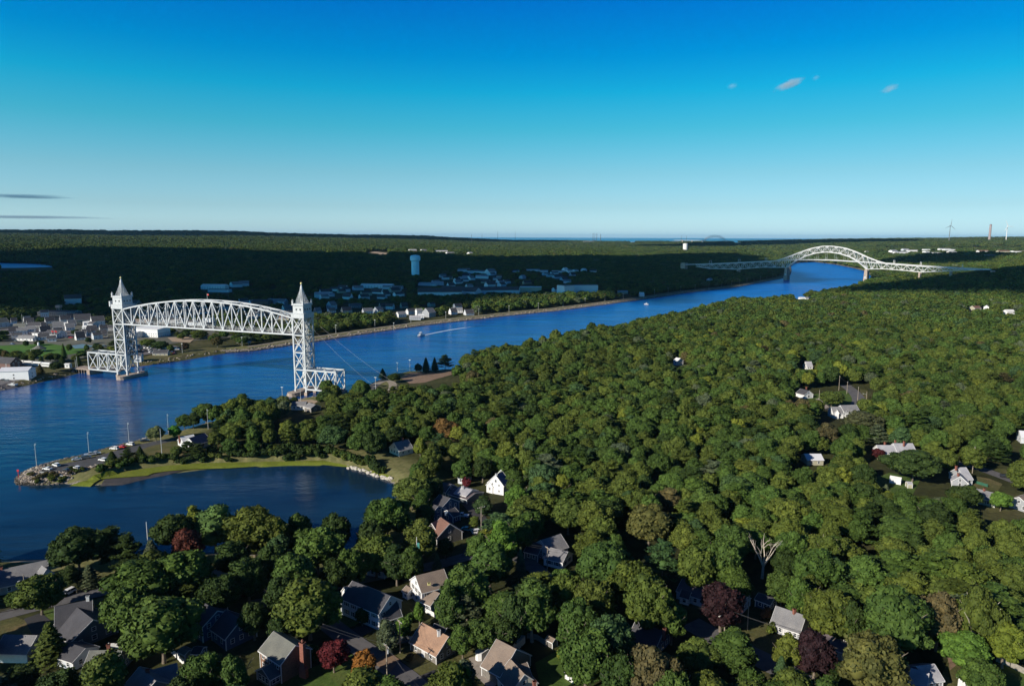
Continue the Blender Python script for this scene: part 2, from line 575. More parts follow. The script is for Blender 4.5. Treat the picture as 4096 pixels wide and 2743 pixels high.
def leaf_quads(rs, C, N, size, tilt=.7):
    """square leaf clumps centred on C, facing roughly along N"""
    n = len(C)
    N = _norm(N + rs.normal(0, tilt, (n, 3)))
    U = _norm(np.cross(N, rs.normal(0, 1, (n, 3))))
    Vv = np.cross(N, U)
    s = size * rs.uniform(.55, 1.2, (n, 1))
    s2 = s * rs.uniform(.6, 1.0, (n, 1))
    bend = N * s * .25
    q = np.stack([C - U * s - Vv * s2 * .4, C + U * s * .3 - Vv * s2 - bend, C + U * s + Vv * s2 * .5, C - U * s * .2 + Vv * s2 - bend], 1)
    return q.reshape(-1, 3)

def ico(sub):
    import bmesh
    bm = bmesh.new()
    bmesh.ops.create_icosphere(bm, subdivisions=sub, radius=1)
    V = np.array([v.co[:] for v in bm.verts]); Fc = np.array([[v.index for v in f.verts] for f in bm.faces])
    bm.free()
    return V, Fc
ICO1, ICO2 = ico(1), ico(2)

def crown_mesh(name, seed, kind='round', quads=2600, nb=26, size=.42, low=False):
    """foliage of a tree 1 unit = 1 m, crown radius 6, height 13; origin at the foot of the trunk"""
    rs = np.random.RandomState(seed)
    V = []; Fq = []; nv = 0
    cores = []
    if kind == 'round' or kind == 'tall' or kind == 'wide':
        cz, rz, rx = {'round': (6.9, 5.6, 5.4), 'tall': (7.3, 6.2, 4.1), 'wide': (7.1, 4.6, 6.3)}[kind]
        bl = []
        for i in range(nb):
            t = (i + .5) / nb
            ph = math.acos(1 - 1.80 * t)
            th = i * 2.399963 + rs.uniform(-.3, .3)
            d = np.array([math.sin(ph) * math.cos(th), math.sin(ph) * math.sin(th), math.cos(ph)])
            k = rs.uniform(.58, .92)
            bl.append((np.array([0, 0, cz]) + d * np.array([rx, rx, rz]) * k * .82, rs.uniform(1.35, 2.3) * (26 / nb) ** .33))
        for c, r in bl:
            n = int(quads / nb)
            d = _norm(rs.normal(0, 1, (n, 3)))
            d[:, 2] = np.where(d[:, 2] < -.45, -d[:, 2], d[:, 2])
            rad_ = r * rs.uniform(.78, 1.12, (n, 1))
            C = c + d * rad_ * np.array([1, 1, .82])
            V.append(leaf_quads(rs, C, d, size, .65))
            cores.append((c, r * .8))
        cores.append((np.array([0, 0, cz]), min(rx, rz) * .62))
    elif kind == 'pine':
        H, k = 14.0, 0
        for lv in range(11):
            z = 3.5 + lv * 1.02
            R = 4.6 * (1 - (lv / 11.0) ** 1.6) * rs.uniform(.75, 1.15) + .7
            for j in range(6 if lv < 8 else 4):
                th = rs.uniform(0, 6.283)
                L = R * rs.uniform(.7, 1.1)
                n = int(quads / 60)
                t = rs.uniform(.25, 1, n) ** .7
                wob = rs.normal(0, .42, (n, 3)) * np.array([1, 1, .3])
                C = np.stack([np.cos(th) * L * t, np.sin(th) * L * t, z + .9 * t ** 2 * L * .22], 1) + wob
                N = np.tile(np.array([[.2 * math.cos(th), .2 * math.sin(th), 1.0]]), (n, 1))
                V.append(leaf_quads(rs, C, N, size * .95, .35))
        for lv in range(5):
            cores.append((np.array([rs.normal(0, .4), rs.normal(0, .4), 5 + lv * 1.9]), 1.5 - lv * .18))
    elif kind == 'spruce':
        n = quads
        t = rs.uniform(0, 1, n) ** .75
        lay = np.floor(t * 14) / 14
        R = (1 - lay) * 3.3 + .15
        th = rs.uniform(0, 6.283, n)
        lob = .8 + .25 * np.sin(th * 7 + lay * 40)
        rr = R * lob * rs.uniform(.72, 1.05, n)
        z = 1.2 + lay * 12.2 - (rr / np.maximum(R, .1)) * .55 + rs.normal(0, .12, n) + .4
        C = np.stack([np.cos(th) * rr, np.sin(th) * rr, z], 1)
        N = np.stack([np.cos(th), np.sin(th), np.full(n, .75)], 1)
        V.append(leaf_quads(rs, C, N, size * .85, .45))
        for lv in range(6):
            cores.append((np.array([0, 0, 2.6 + lv * 1.75]), max(.4, 2.3 - lv * .36)))
    elif kind == 'bush':
        for i in range(nb):
            th = rs.uniform(0, 6.28); k = rs.uniform(0, .7)
            c = np.array([math.cos(th) * k * 2, math.sin(th) * k * 2, rs.uniform(.7, 1.5)])
            n = int(quads / nb)
            d = _norm(rs.normal(0, 1, (n, 3))); d[:, 2] = np.abs(d[:, 2])
            V.append(leaf_quads(rs, c + d * rs.uniform(.75, 1.1, (n, 1)), d, size, .6))
            cores.append((c, .85))
    elif kind == 'clump':
        for i in range(nb):
            th = rs.uniform(0, 6.28); k = math.sqrt(rs.uniform(0, 1))
            c = np.array([math.cos(th) * k * 10.5, math.sin(th) * k * 10.5, 7.2 + rs.uniform(-1.6, 2.6) - k * 1.2])
            r = rs.uniform(2.7, 4.4)
            n = int(quads / nb)
            d = _norm(rs.normal(0, 1, (n, 3))); d[:, 2] = np.abs(d[:, 2])
            V.append(leaf_quads(rs, c + d * r * rs.uniform(.85, 1.08, (n, 1)), d, size, .6))
            cores.append((c, r * .86))
    V = np.concatenate(V)
    Fq = np.arange(len(V)).reshape(-1, 4)
    # quads as two triangle-friendly faces plus core lumps (triangles stored as degenerate-free quads is avoided: add separately)
    cv = []; cf = []; n0 = len(V)
    IV, IF = (ICO1 if low or kind in ('clump', 'spruce', 'pine', 'bush') else ICO2)
    for c, r in cores:
        jit = 1 + rs.uniform(-.16, .16, (len(IV), 1))
        cv.append(c + IV * r * jit); cf.append(IF + n0); n0 += len(IV)
    me = bpy.data.meshes.new(name)
    AV = np.concatenate([V] + cv)
    CF = np.concatenate(cf)
    me.vertices.add(len(AV)); me.vertices.foreach_set('co', AV.ravel())
    nl = Fq.size + CF.size
    me.loops.add(nl)
    me.loops.foreach_set('vertex_index', np.concatenate([Fq.ravel(), CF.ravel()]).astype(np.int32))
    me.polygons.add(len(Fq) + len(CF))
    me.polygons.foreach_set('loop_start', np.concatenate([np.arange(0, Fq.size, 4), Fq.size + np.arange(0, CF.size, 3)]).astype(np.int32))
    me.update(calc_edges=True)
    me.materials.append(M['leaf'])
    return me

def trunk_mesh(name, seed, kind='round', mat=None, bare=False):
    rs = random.Random(seed)
    mb = MB()
    if kind in ('pine', 'spruce'):
        mb.tube([(0, 0, -.4), (.05, .05, 5), (0, 0, 12.5)], [.28, .2, .05], 6)
        return mb.mesh(name, mat or M['bark'])
    fork = 2.9 + rs.uniform(-.5, .6)
    mb.tube([(0, 0, -.5), (.1, .05, 1.2), (.15, .1, fork)], [.42, .32, .27], 8)
    for i in range(5):
        th = i * 1.2566 + rs.uniform(-.4, .4)
        R = rs.uniform(2.2, 4.4) if not bare else rs.uniform(2.5, 5)
        p0 = np.array([.15, .1, fork - .1])
        p1 = p0 + np.array([math.cos(th) * R * .35, math.sin(th) * R * .35, 2.4])
        p2 = p0 + np.array([math.cos(th + .2) * R * .8, math.sin(th + .2) * R * .8, 4.6 + rs.uniform(0, 1.2)])
        p3 = p2 + np.array([math.cos(th) * 1.3, math.sin(th) * 1.3, 1.6])
        mb.tube([p0, p1, p2, p3], [.2, .15, .09, .03], 5)
        for j in range(2 if not bare else 3):
            q = p1 + (p2 - p1) * rs.uniform(.1, .9)
            e = q + np.array([rs.uniform(-2, 2), rs.uniform(-2, 2), rs.uniform(.8, 2.4)])
            mb.tube([q, (q + e) / 2 + np.array([.1, .2, .25]), e], [.085, .06, .02], 4)
            if bare:
                for _ in range(2):
                    e2 = e + np.array([rs.uniform(-1.1, 1.1), rs.uniform(-1.1, 1.1), rs.uniform(.2, 1.3)])
                    mb.tube([q + (e - q) * .6, e2], [.045, .012], 3)
    return mb.mesh(name, mat or M['bark'])

CROWN = {
    'round': [crown_mesh('crown', 11 + i, 'round', 5200, 30 + i * 4, .33) for i in range(3)],
    'tall': [crown_mesh('crown', 31 + i, 'tall', 4600, 28, .33) for i in range(2)],
    'wide': [crown_mesh('crown', 41 + i, 'wide', 5200, 32, .33) for i in range(2)],
    'pine': [crown_mesh('crown', 51 + i, 'pine', 4600, size=.36) for i in range(2)],
    'spruce': [crown_mesh('crown', 61 + i, 'spruce', 3800, size=.36) for i in range(2)],
    'bush': [crown_mesh('crown', 71 + i, 'bush', 700, 7, .3) for i in range(2)],
}
TRUNK = {k: [trunk_mesh('trunk', 5 + i, k) for i in range(2)] for k in ('round', 'tall', 'wide', 'pine', 'spruce')}
TRUNK['pale'] = [trunk_mesh('trunk', 8, 'round', M['bark_pale'])]
TRUNK['bare'] = [trunk_mesh('trunk', 9 + i, 'round', M['bark_pale'], True) for i in range(2)]

TINTS = {   # leaf colours
    'olive': (.068, .090, .019), 'green': (.049, .084, .019), 'dark': (.030, .051, .014), 'bluish': (.042, .078, .031),
    'yellow': (.115, .135, .022), 'brown': (.082, .070, .032), 'bright': (.075, .135, .024), 'purple': (.026, .012, .017), 'red': (.13, .022, .022),
    'orange': (.20, .085, .022), 'pale': (.10, .13, .055), 'rust': (.17, .06, .035), 'sage': (.075, .095, .055)}

rnd = random.Random(77)
TREES = []   # world x, y, crown radius of everything placed by hand
def tree(x, y, z, kind, h, w, tint, label, group=None, name=None, trunk=None):
    """one tree: height h, crown width w"""
    name = name or {'pine': 'pine_tree', 'spruce': 'spruce_tree', 'bush': 'shrub'}.get(kind, 'leafy_tree')
    cat = 'shrub' if kind == 'bush' else 'tree'
    o = empty(name, (x, y, z), label, cat, group, rnd.uniform(0, 6.28))
    base_h = {'round': 12.9, 'tall': 13.8, 'wide': 12.0, 'pine': 14.5, 'spruce': 13.9, 'bush': 2.4}[kind]
    base_w = {'round': 12.2, 'tall': 9.6, 'wide': 13.6, 'pine': 9.5, 'spruce': 6.8, 'bush': 4.4}[kind]
    sc = (w / base_w, w / base_w, h / base_h)
    c = obj('crown', rnd.choice(CROWN[kind]), o)
    c.scale = (sc[0] * 1.12, sc[1] * 1.12, sc[2])
    t = TINTS[tint] if isinstance(tint, str) else tint
    j = rnd.uniform(.88, 1.12)
    c['tint'] = [t[0] * j * rnd.uniform(.93, 1.07), t[1] * j, t[2] * j * rnd.uniform(.9, 1.1)]
    if kind != 'bush':
        k = trunk or kind
        tk = obj('trunk', rnd.choice(TRUNK[k]), o)
        tk.scale = (max(.6, h / 13), max(.6, h / 13), h / base_h)
    TREES.append((x, y, w / 2))
    return o

def htree(xt, yt, wpx, h, kind, tint, label, group=None, **kw):
    """a tree known by the picture position of its top and its crown width in px"""
    z = 4.0
    if yt > 1950 and kind in ('round', 'wide', 'tall') and wpx > 90:
        h *= 1.22
        wpx *= 1.08
    for _ in range(4):
        p = P(xt, yt, z + h)
        z = g1(p[0], p[1])
    d = math.hypot(math.hypot(p[0], p[1]), CAM_H - z - h)
    return tree(p[0], p[1], z, kind, h, wpx * d / F4, tint, label, group, **kw)
# ------------------------------------------------------------------ surface materials
M['asphalt'] = simple('asphalt', (.055, .055, .06), .9, .25, .6, bmp=.2)
M['asphalt_old'] = simple('asphalt_old', (.105, .10, .105), .9, .22, .5, bmp=.2)
M['asphalt_dark'] = simple('asphalt_dark', (.035, .033, .038), .9, .25, .6, bmp=.2)
M['path'] = simple('path', (.27, .23, .18), .95, .25, .4)
M['concrete'] = simple('concrete', (.29, .25, .22), .9, .2, .4)
M['concrete_pier'] = simple('concrete_pier', (.34, .27, .22), .9, .3, .35)
M['sand'] = simple('sand', (.34, .25, .17), .95, .25, .5)
M['earth'] = simple('earth', (.20, .13, .085), .95, .3, .5)
M['town_floor'] = simple('town_floor', (.095, .095, .07), .95, .45, .06)
M['lot'] = simple('lot', (.125, .115, .12), .9, .25, .1)
M['mud'] = simple('mud', (.05, .045, .045), .7, .35, .5)
M['court'] = simple('court', (.10, .20, .26), .8, .2, .2)
def grass_mat(name, a, b, c):
    m, nt, bs = new_mat(name)
    co = objco(nt)
    n1 = noise(nt, .12, 5, co, .6); n2 = noise(nt, 1.6, 4, co, .7)
    col = ramp(nt, n1, [(.32, a), (.52, b), (.7, c)])
    col = mixc(nt, 1.0, col, ramp(nt, n2, [(.3, (.65, .65, .65)), (.7, (1.3, 1.3, 1.3))]), 'MULTIPLY')
    nt.links.new(col, bs.inputs['Base Color'])
    bs.inputs['Roughness'].default_value = .9
    bs.inputs['Specular IOR Level'].default_value = .15
    bump(nt, bs, n2, .5, .25)
    return m
M['lawn'] = grass_mat('lawn', (.05, .085, .018), (.065, .11, .022), (.10, .12, .035))
M['lawn_dry'] = grass_mat('lawn_dry', (.065, .07, .022), (.10, .095, .038), (.145, .11, .055))
M['lawn_park'] = grass_mat('lawn_park', (.055, .13, .02), (.07, .16, .025), (.09, .17, .04))
M['marsh'] = grass_mat('marsh', (.11, .13, .016), (.14, .17, .02), (.17, .18, .035))

def drape_lawn(poly, off, mat, step=4.0):
    clear(poly)
    return drape('lawn', poly, off, mat, step)

# ------------------------------------------------------------------ roads, lawns, lots (picture px on the ground)
strip('road', [(-260, 2535), (-60, 2482), (90, 2440), (200, 2410), (330, 2382), (430, 2362), (560, 2338), (700, 2310), (860, 2290), (1000, 2290)], 6.4, .13, M['asphalt_old'])
strip('road', [(1720, 2800), (1640, 2715), (1560, 2660), (1450, 2600), (1370, 2540), (1300, 2480), (1200, 2420), (1100, 2360), (1010, 2300), (900, 2240)], 6.4, .16, M['asphalt_old'])
strip('road', [(1000, 2420), (1200, 2385), (1320, 2345), (1420, 2318), (1530, 2300), (1650, 2280), (1776, 2257), (1872, 2226), (1985, 2185), (2100, 2230), (2160, 2275), (2200, 2330)], 6.2, .19, M['asphalt_old'])
strip('road', [(1872, 2226), (1900, 2160), (1960, 2125), (1925, 2080), (1880, 2020), (1830, 1970), (1780, 1930)], 5.0, .22, M['asphalt_dark'])
strip('road', [(2760, 2490), (2850, 2550), (2930, 2590), (3072, 2640), (3180, 2700), (3320, 2790)], 8.0, .13, M['asphalt_old'])
strip('road', [(3380, 1540), (3418, 1570), (3440, 1600), (3425, 1630)], 8.5, .18, M['asphalt_old'])
strip('road', [(3760, 1840), (3860, 1855), (3940, 1880), (4010, 1905), (4160, 1965)], 7.0, .18, M['asphalt_old'])
drape('driveway', [(1660, 2712), (1735, 2680), (1825, 2655), (1840, 2690), (1900, 2760), (1760, 2780)], .15, M['asphalt_dark'])
drape('driveway', [(1875, 2632), (1925, 2618), (2010, 2668), (2020, 2710), (1960, 2760), (1900, 2700)], .15, M['concrete'])
drape('driveway', [(1350, 2540), (1500, 2478), (1540, 2495), (1400, 2570)], .10, M['asphalt_dark'])
drape('driveway', [(96, 2475), (165, 2450), (200, 2480), (215, 2560), (130, 2540)], .12, M['asphalt_dark'])
drape('driveway', [(3240, 1602), (3320, 1622), (3316, 1640), (3222, 1640), (3220, 1625)], .2, M['asphalt_dark'])
drape('driveway', [(3262, 1598), (3275, 1594), (3318, 1630), (3300, 1636)], .3, M['concrete'])
drape('driveway', [(1480, 2650), (1560, 2610), (1600, 2640), (1560, 2690)], .22, M['earth'])
drape_lawn([(1030, 2743), (1150, 2712), (1280, 2655), (1400, 2612), (1480, 2660), (1600, 2743), (1620, 2800), (1000, 2800)], .06, M['lawn'])
drape_lawn([(1550, 2600), (1640, 2580), (1760, 2620), (1900, 2600), (1980, 2560), (1860, 2660), (1700, 2715)], .05, M['lawn_dry'])
drape_lawn([(1270, 2500), (1360, 2420), (1480, 2460), (1420, 2500), (1330, 2530)], .05, M['lawn'])
drape_lawn([(2140, 2650), (2230, 2600), (2300, 2640), (2330, 2720), (2260, 2760), (2160, 2740)], .05, M['lawn'])
drape_lawn([(2880, 2560), (2990, 2480), (3080, 2490), (3110, 2560), (3100, 2610), (3020, 2610), (2950, 2590)], .05, M['lawn_dry'])
drape_lawn([(2550, 2290), (2600, 2240), (2700, 2240), (2700, 2290), (2600, 2310)], .05, M['lawn_dry'])
drape_lawn([(0, 2470), (60, 2465), (100, 2480), (130, 2530), (0, 2570), (-60, 2600)], .05, M['lawn_dry'])
drape_lawn([(170, 2445), (230, 2430), (215, 2500), (180, 2470)], .06, M['lawn'])
drape_lawn([(360, 2400), (450, 2380), (520, 2400), (470, 2500), (430, 2540), (400, 2440)], .05, M['lawn_dry'])
drape_lawn([(-60, 2248), (175, 2250), (190, 2280), (0, 2300), (-60, 2300)], .05, M['lawn_dry'])
drape_lawn([(3180, 2640), (3280, 2640), (3300, 2690), (3200, 2680)], .05, M['lawn_dry'])
drape_lawn([(3740, 2760), (3800, 2620), (3860, 2600), (3880, 2660), (3870, 2760)], .05, M['lawn_dry'])
drape('yard_sand', [(3786, 2610), (3830, 2590), (3850, 2640), (3800, 2680)], .10, M['earth'], 2.0)
drape_lawn([(3980, 2640), (4096, 2690), (4150, 2780), (3960, 2780)], .05, M['lawn'])
drape_lawn([(3470, 1920), (3560, 1890), (3680, 1920), (3640, 2000), (3500, 1985)], .08, M['lawn'])
drape_lawn([(3880, 1900), (3960, 1915), (4010, 1935), (3990, 1965), (3900, 1955)], .08, M['lawn_dry'])
drape_lawn([(3930, 2010), (4080, 1990), (4096, 2040), (3960, 2050)], .08, M['lawn_dry'])
drape_lawn([(3950, 1868), (4060, 1880), (4110, 1925), (4040, 1908)], .08, M['lawn_dry'])
drape_lawn([(3205, 1585), (3300, 1570), (3400, 1560), (3440, 1610), (3330, 1640)], .08, M['lawn'])
drape_lawn([(3440, 1555), (3470, 1560), (3475, 1620), (3445, 1640)], .08, M['lawn_dry'])
drape_lawn([(3700, 1745), (3790, 1750), (3790, 1775), (3690, 1775)], .08, M['lawn_dry'])
# the point
drape('parking_lot', [(152, 1888), (178, 1866), (300, 1846), (430, 1812), (545, 1780), (650, 1758), (700, 1752), (705, 1762), (600, 1785), (520, 1815), (425, 1850), (330, 1880), (300, 1896)], .10, M['asphalt'], 3.0)
drape_lawn([(560, 1800), (620, 1778), (690, 1764), (800, 1790), (860, 1815), (700, 1822), (600, 1822)], .09, M['lawn_dry'], 3.0)
drape('sandy_clearing', [(1600, 1510), (1640, 1492), (1720, 1484), (1800, 1478), (1830, 1492), (1760, 1512), (1700, 1530), (1640, 1535)], .12, M['earth'], 4.0)
strip('canal_road', [(1470, 1566), (1500, 1540), (1530, 1522), (1552, 1518), (1570, 1528), (1572, 1550), (1560, 1575)], 6.0, .15, M['path'])
drape('pier_yard', [(1190, 1600), (1240, 1598), (1275, 1604), (1250, 1618), (1190, 1618)], .10, M['sand'], 3.0)
drape('bridge_yard', [(1370, 1580), (1420, 1575), (1450, 1582), (1440, 1600), (1390, 1606)], .10, M['sand'], 3.0)
drape('marsh_grass', [(250, 1926), (320, 1912), (402, 1896), (470, 1878), (540, 1868), (670, 1850), (803, 1840), (1024, 1834), (1292, 1828), (1394, 1848), (1470, 1868), (1560, 1902), (1562, 1918), (1475, 1892), (1390, 1867),
      (1292, 1857), (1158, 1857), (1024, 1863), (915, 1871), (803, 1877), (670, 1888), (612, 1896), (590, 1906), (480, 1914), (402, 1920), (360, 1928), (300, 1934)], .6, M['marsh'], 2.5)
drape('mud_flat', [(420, 1918), (500, 1912), (590, 1904), (660, 1888), (740, 1882), (670, 1897), (580, 1914), (491, 1937), (402, 1941)], .35, M['mud'], 2.5)
drape('beach', [(-60, 2243), (0, 2241), (120, 2241), (170, 2244), (110, 2250), (0, 2250), (-60, 2252)], .07, M['sand'], 2.5)
for poly in ([(60, 1940), (80, 1860), (330, 1800), (620, 1730), (740, 1735), (700, 1830), (400, 1905), (200, 1945)],
             [(640, 1738), (860, 1726), (900, 1790), (900, 1832), (600, 1850)],
             [(1330, 1572), (1460, 1568), (1470, 1590), (1370, 1612)],
             [(1180, 1592), (1290, 1594), (1260, 1622), (1180, 1622)],
             [(1040, 1812), (1260, 1812), (1260, 1850), (1040, 1850)],
             [(1440, 1520), (1600, 1478), (1830, 1470), (1860, 1500), (1700, 1550), (1560, 1585), (1470, 1590)]):
    clear(poly)
for poly in ([(0, 2470), (90, 2450), (250, 2430), (430, 2370), (470, 2480), (450, 2560), (340, 2640), (-40, 2620)], [(2700, 2290), (2760, 2290), (2990, 2370), (2960, 2440), (2740, 2380)],
             [(3200, 1560), (3480, 1545), (3480, 1650), (3330, 1660), (3200, 1650)], [(3480, 1900), (3660, 1900), (3640, 1985), (3500, 1985)], [(1300, 1500), (1300, 1500), (1301, 1501)],
             [(1900, 1950), (2010, 1950), (1990, 2000), (1900, 2010)], [(1850, 2080), (1900, 2060), (1960, 2130), (1880, 2150)]):
    clear(poly)
# north bank
TOWN_PX = [[(-400, 1240), (300, 1215), (1000, 1235), (1240, 1260), (1180, 1370), (1000, 1400), (700, 1440), (300, 1490), (-400, 1600)],
           [(700, 1150), (1500, 1140), (1720, 1150), (1720, 1185), (1300, 1215), (700, 1215)],
           [(1690, 1120), (2140, 1120), (2140, 1175), (1700, 1180)],
           [(1290, 1225), (1900, 1215), (1900, 1262), (1300, 1270)], [(2050, 1160), (2420, 1160), (2420, 1195), (2060, 1200)],
           [(3500, 985), (4096, 985), (4096, 1030), (3500, 1030)]]
drape('town_ground', [(-300, 1290), (0, 1282), (250, 1250), (420, 1252), (640, 1262), (800, 1280), (1000, 1300), (1100, 1320), (1000, 1345), (800, 1362), (560, 1392), (420, 1420), (250, 1450), (0, 1500), (-300, 1540)], .25, M['town_floor'], 14)
drape('village_green', [(-60, 1388), (80, 1380), (205, 1376), (250, 1384), (345, 1400), (330, 1412), (240, 1424), (150, 1428), (70, 1424), (-60, 1416)], .5, M['lawn_park'], 8)
drape('play_court', [(286, 1385), (330, 1378), (378, 1386), (345, 1394), (300, 1397)], .7, M['court'], 6)
drape('town_lot', [(-60, 1316), (60, 1312), (250, 1318), (330, 1330), (430, 1346), (430, 1356), (300, 1352), (130, 1346), (-60, 1350)], .45, M['lot'], 8)
drape('town_lot', [(280, 1252), (420, 1250), (440, 1262), (420, 1278), (300, 1262)], .5, M['lot'], 8)
drape('town_lot', [(545, 1378), (700, 1384), (740, 1398), (640, 1412), (560, 1424), (540, 1400)], .5, M['lot'], 8)
drape('town_lot', [(670, 1352), (790, 1346), (760, 1372), (690, 1368)], .5, M['sand'], 8)
drape('bank_grass', [(550, 1440), (600, 1422), (720, 1410), (830, 1390), (900, 1392), (900, 1405), (760, 1428), (640, 1442), (560, 1455)], .4, M['lawn_dry'], 6)
drape('bank_grass', [(60, 1490), (140, 1478), (330, 1462), (400, 1470), (340, 1482), (260, 1496), (130, 1526), (60, 1536)], .3, M['lawn_dry'], 5)
drape('town_lot', [(-60, 1500), (20, 1502), (80, 1520), (60, 1545), (0, 1552), (-60, 1556)], .3, M['lot'], 5)
clear([(-300, 1450), (400, 1440), (420, 1480), (0, 1560), (-300, 1600)]); clear([(-100, 1376), (360, 1370), (350, 1425), (-100, 1430)])
clear([(530, 1372), (760, 1362), (920, 1385), (920, 1410), (560, 1460)])
def offset_line(line, d):
    q = np.array(line); t = np.gradient(q, axis=0); t /= np.linalg.norm(t, axis=1)[:, None]
    return q + np.stack([-t[:, 1], t[:, 0]], 1) * d
bank = [p for p in NBW if math.hypot(*p) < 2300 and p[0] < 900]
i0 = [i for i, p in enumerate(NBW) if p[0] > -330][0]
roadline = offset_line(NBW[i0 + 2:26], 14.0)
strip('canal_road', [tuple(p) for p in roadline], 5.5, .3, M['path'], px=False, step=12)

# ------------------------------------------------------------------ stones at the water's edge
def stone_mat():
    m, nt, b = new_mat('stone')
    a = nt.nodes.new('ShaderNodeAttribute'); a.attribute_type = 'INSTANCER'; a.attribute_name = 'tint'
    n = noise(nt, 1.5, 3, objco(nt))
    c = mixc(nt, 1.0, a.outputs['Color'], ramp(nt, n, [(.3, (.7, .7, .7)), (.7, (1.15, 1.12, 1.08))]), 'MULTIPLY')
    nt.links.new(c, b.inputs['Base Color']); b.inputs['Roughness'].default_value = .9
    return m
M['stone'] = stone_mat()
def stone_mesh(seed):
    rs = np.random.RandomState(seed)
    V, Fc = ICO1
    V = V * (1 + rs.uniform(-.28, .28, (len(V), 1))) * np.array([1, .8, .62])
    return mesh_from('stone', V, [tuple(f) for f in Fc], M['stone'])
STONES = [stone_mesh(i) for i in range(4)]

PROT.append((0, 1052, 212, 1079, 2700))

protect(1592, 1476, 1832, 1528)
protect(1496, 1514, 1572, 1536)
protect(1178, 1596, 1262, 1612)
# ------------------------------------------------------------------ bridges
M['steel_white'] = simple('steel_white', (.48, .50, .515), .55, .30, 1.7)
M['steel_grey'] = simple('steel_grey', (.52, .52, .52), .6, .15, .1)
M['rope_and_shade'] = simple('rope_and_shade', (.035, .04, .045), .6, .2, 1)  # serves the real cables and the painted shade on the left portal
M['gold'] = simple('gold', (.75, .68, .30), .4, .1, 1)
M['glass'] = simple('glass_dark', (.025, .03, .04), .15, .1, 1, spec=.6)
M['weight'] = simple('counterweight', (.62, .62, .58), .8, .15, .2)
M['deck'] = simple('deck', (.11, .10, .10), .9, .3, .6)
M['flag_red'] = simple('flag_red', (.5, .05, .05), .8, .2, 1)
_unit = {}
def unit(mat):
    if mat.name not in _unit:
        _unit[mat.name] = MB().box(-.5, .5, -.5, .5, -.5, .5).mesh('member', mat)
    return _unit[mat.name]

def member(name, parent, a, b, w, h, mat, up=(0, 0, 1)):
    """a steel bar from a to b (parent coordinates) as its own object"""
    a = Vector(a); b = Vector(b)
    d = b - a; L = d.length
    z = d.normalized()
    u = Vector(up)
    if abs(z.dot(u)) > .96: u = Vector((1, 0, 0))
    x = z.cross(u).normalized(); y = z.cross(x)
    m = Matrix(((x[0] * w, y[0] * h, z[0] * L, (a[0] + b[0]) / 2), (x[1] * w, y[1] * h, z[1] * L, (a[1] + b[1]) / 2), (x[2] * w, y[2] * h, z[2] * L, (a[2] + b[2]) / 2), (0, 0, 0, 1)))
    o = bpy.data.objects.new(name, unit(mat))
    COL.objects.link(o)
    o.parent = parent
    o.matrix_basis = m
    return o

def frame_at(p, d):
    return (p[0], p[1], 0.0), math.atan2(d[1], d[0])

# ---- the vertical lift railroad bridge
L0 = np.array([-311.60, 557.09]); R0 = np.array([-157.91, 500.55])
ax = (R0 - L0) / np.linalg.norm(R0 - L0)
SPAN = float(np.linalg.norm(R0 - L0)); WB = 10.5
rail = empty('railroad_lift_bridge', (L0[0], L0[1], 0), 'white steel vertical lift railroad bridge with two spired towers standing over the canal', 'bridge', rz=math.atan2(ax[1], ax[0]))
SW = M['steel_white']
def chord_z(s):
    t = s / SPAN
    return 56.0 + 9.4 * (1 - abs(2 * t - 1) ** 2.1)
zb = 44.2
floor = MB()
for y in (2.6, 7.9):
    floor.box(1, SPAN - 1, y - .25, y + .25, zb - .3, zb + .9)
for i in range(55):
    s = 1.5 + i * (SPAN - 3) / 54
    floor.box(s - .3, s + .3, .6, WB - .6, zb - .2, zb + .5)
span = floor.build('lift_span', M['deck'], rail)
rl = MB()
for y in (1.2, WB - 1.2):
    for z in (1.5, 2.1):
        rl.box(1, SPAN - 1, y - .05, y + .05, zb + z - .06, zb + z + .06)
    for i in range(60):
        s = 1 + i * (SPAN - 2) / 59
        rl.box(s - .06, s + .06, y - .06, y + .06, zb + .5, zb + 2.1)
rl.build('railing', SW, span)
NP = 18
for y in (0.0, WB):
    for k in range(NP):
        s0, s1 = SPAN * k / NP, SPAN * (k + 1) / NP
        s0 = max(s0, .6); s1 = min(s1, SPAN - .6)
        member('bottom_chord', span, (s0, y, zb), (s1, y, zb), .8, 1.05, SW)
        member('top_chord', span, (s0, y, chord_z(s0)), (s1, y, chord_z(s1)), 0.85, .95, SW)
        za, zc = (chord_z(s0), zb) if k % 2 == 0 else (zb, chord_z(s1))
        member('diagonal', span, (s0, y, za), (s1, y, zc), .62, .7, SW)
        if k:
            member('vertical', span, (SPAN * k / NP, y, zb), (SPAN * k / NP, y, chord_z(SPAN * k / NP)), .55, .6, SW)
for k in range(0, NP + 1):
    s = min(max(SPAN * k / NP, .8), SPAN - .8)
    member('floor_beam', span, (s, 0, zb), (s, WB, zb), .5, .9, SW)
    if k % 2 == 0:
        zt = chord_z(s)
        member('top_strut', span, (s, 0, zt), (s, WB, zt), .45, .5, SW)
        if k < NP:
            s2 = min(SPAN * (k + 2) / NP, SPAN - .8)
            member('lateral', span, (s, 0, zt), (s2, WB, chord_z(s2)), .35, .35, SW)
            member('lateral', span, (s, WB, zt), (s2, 0, chord_z(s2)), .35, .35, SW)
        member('sway_brace', span, (s, .2, zt - .4), (s, WB / 2, zt - 5), .3, .3, SW)
        member('sway_brace', span, (s, WB - .2, zt - .4), (s, WB / 2, zt - 5), .3, .3, SW)
cat = MB(); cat.box(4, SPAN - 4, WB * .42, WB * .58, 0, .15)
member('mast', span, (SPAN * .5, WB * .5, 65), (SPAN * .5, WB * .5, 71), .15, .15, SW)
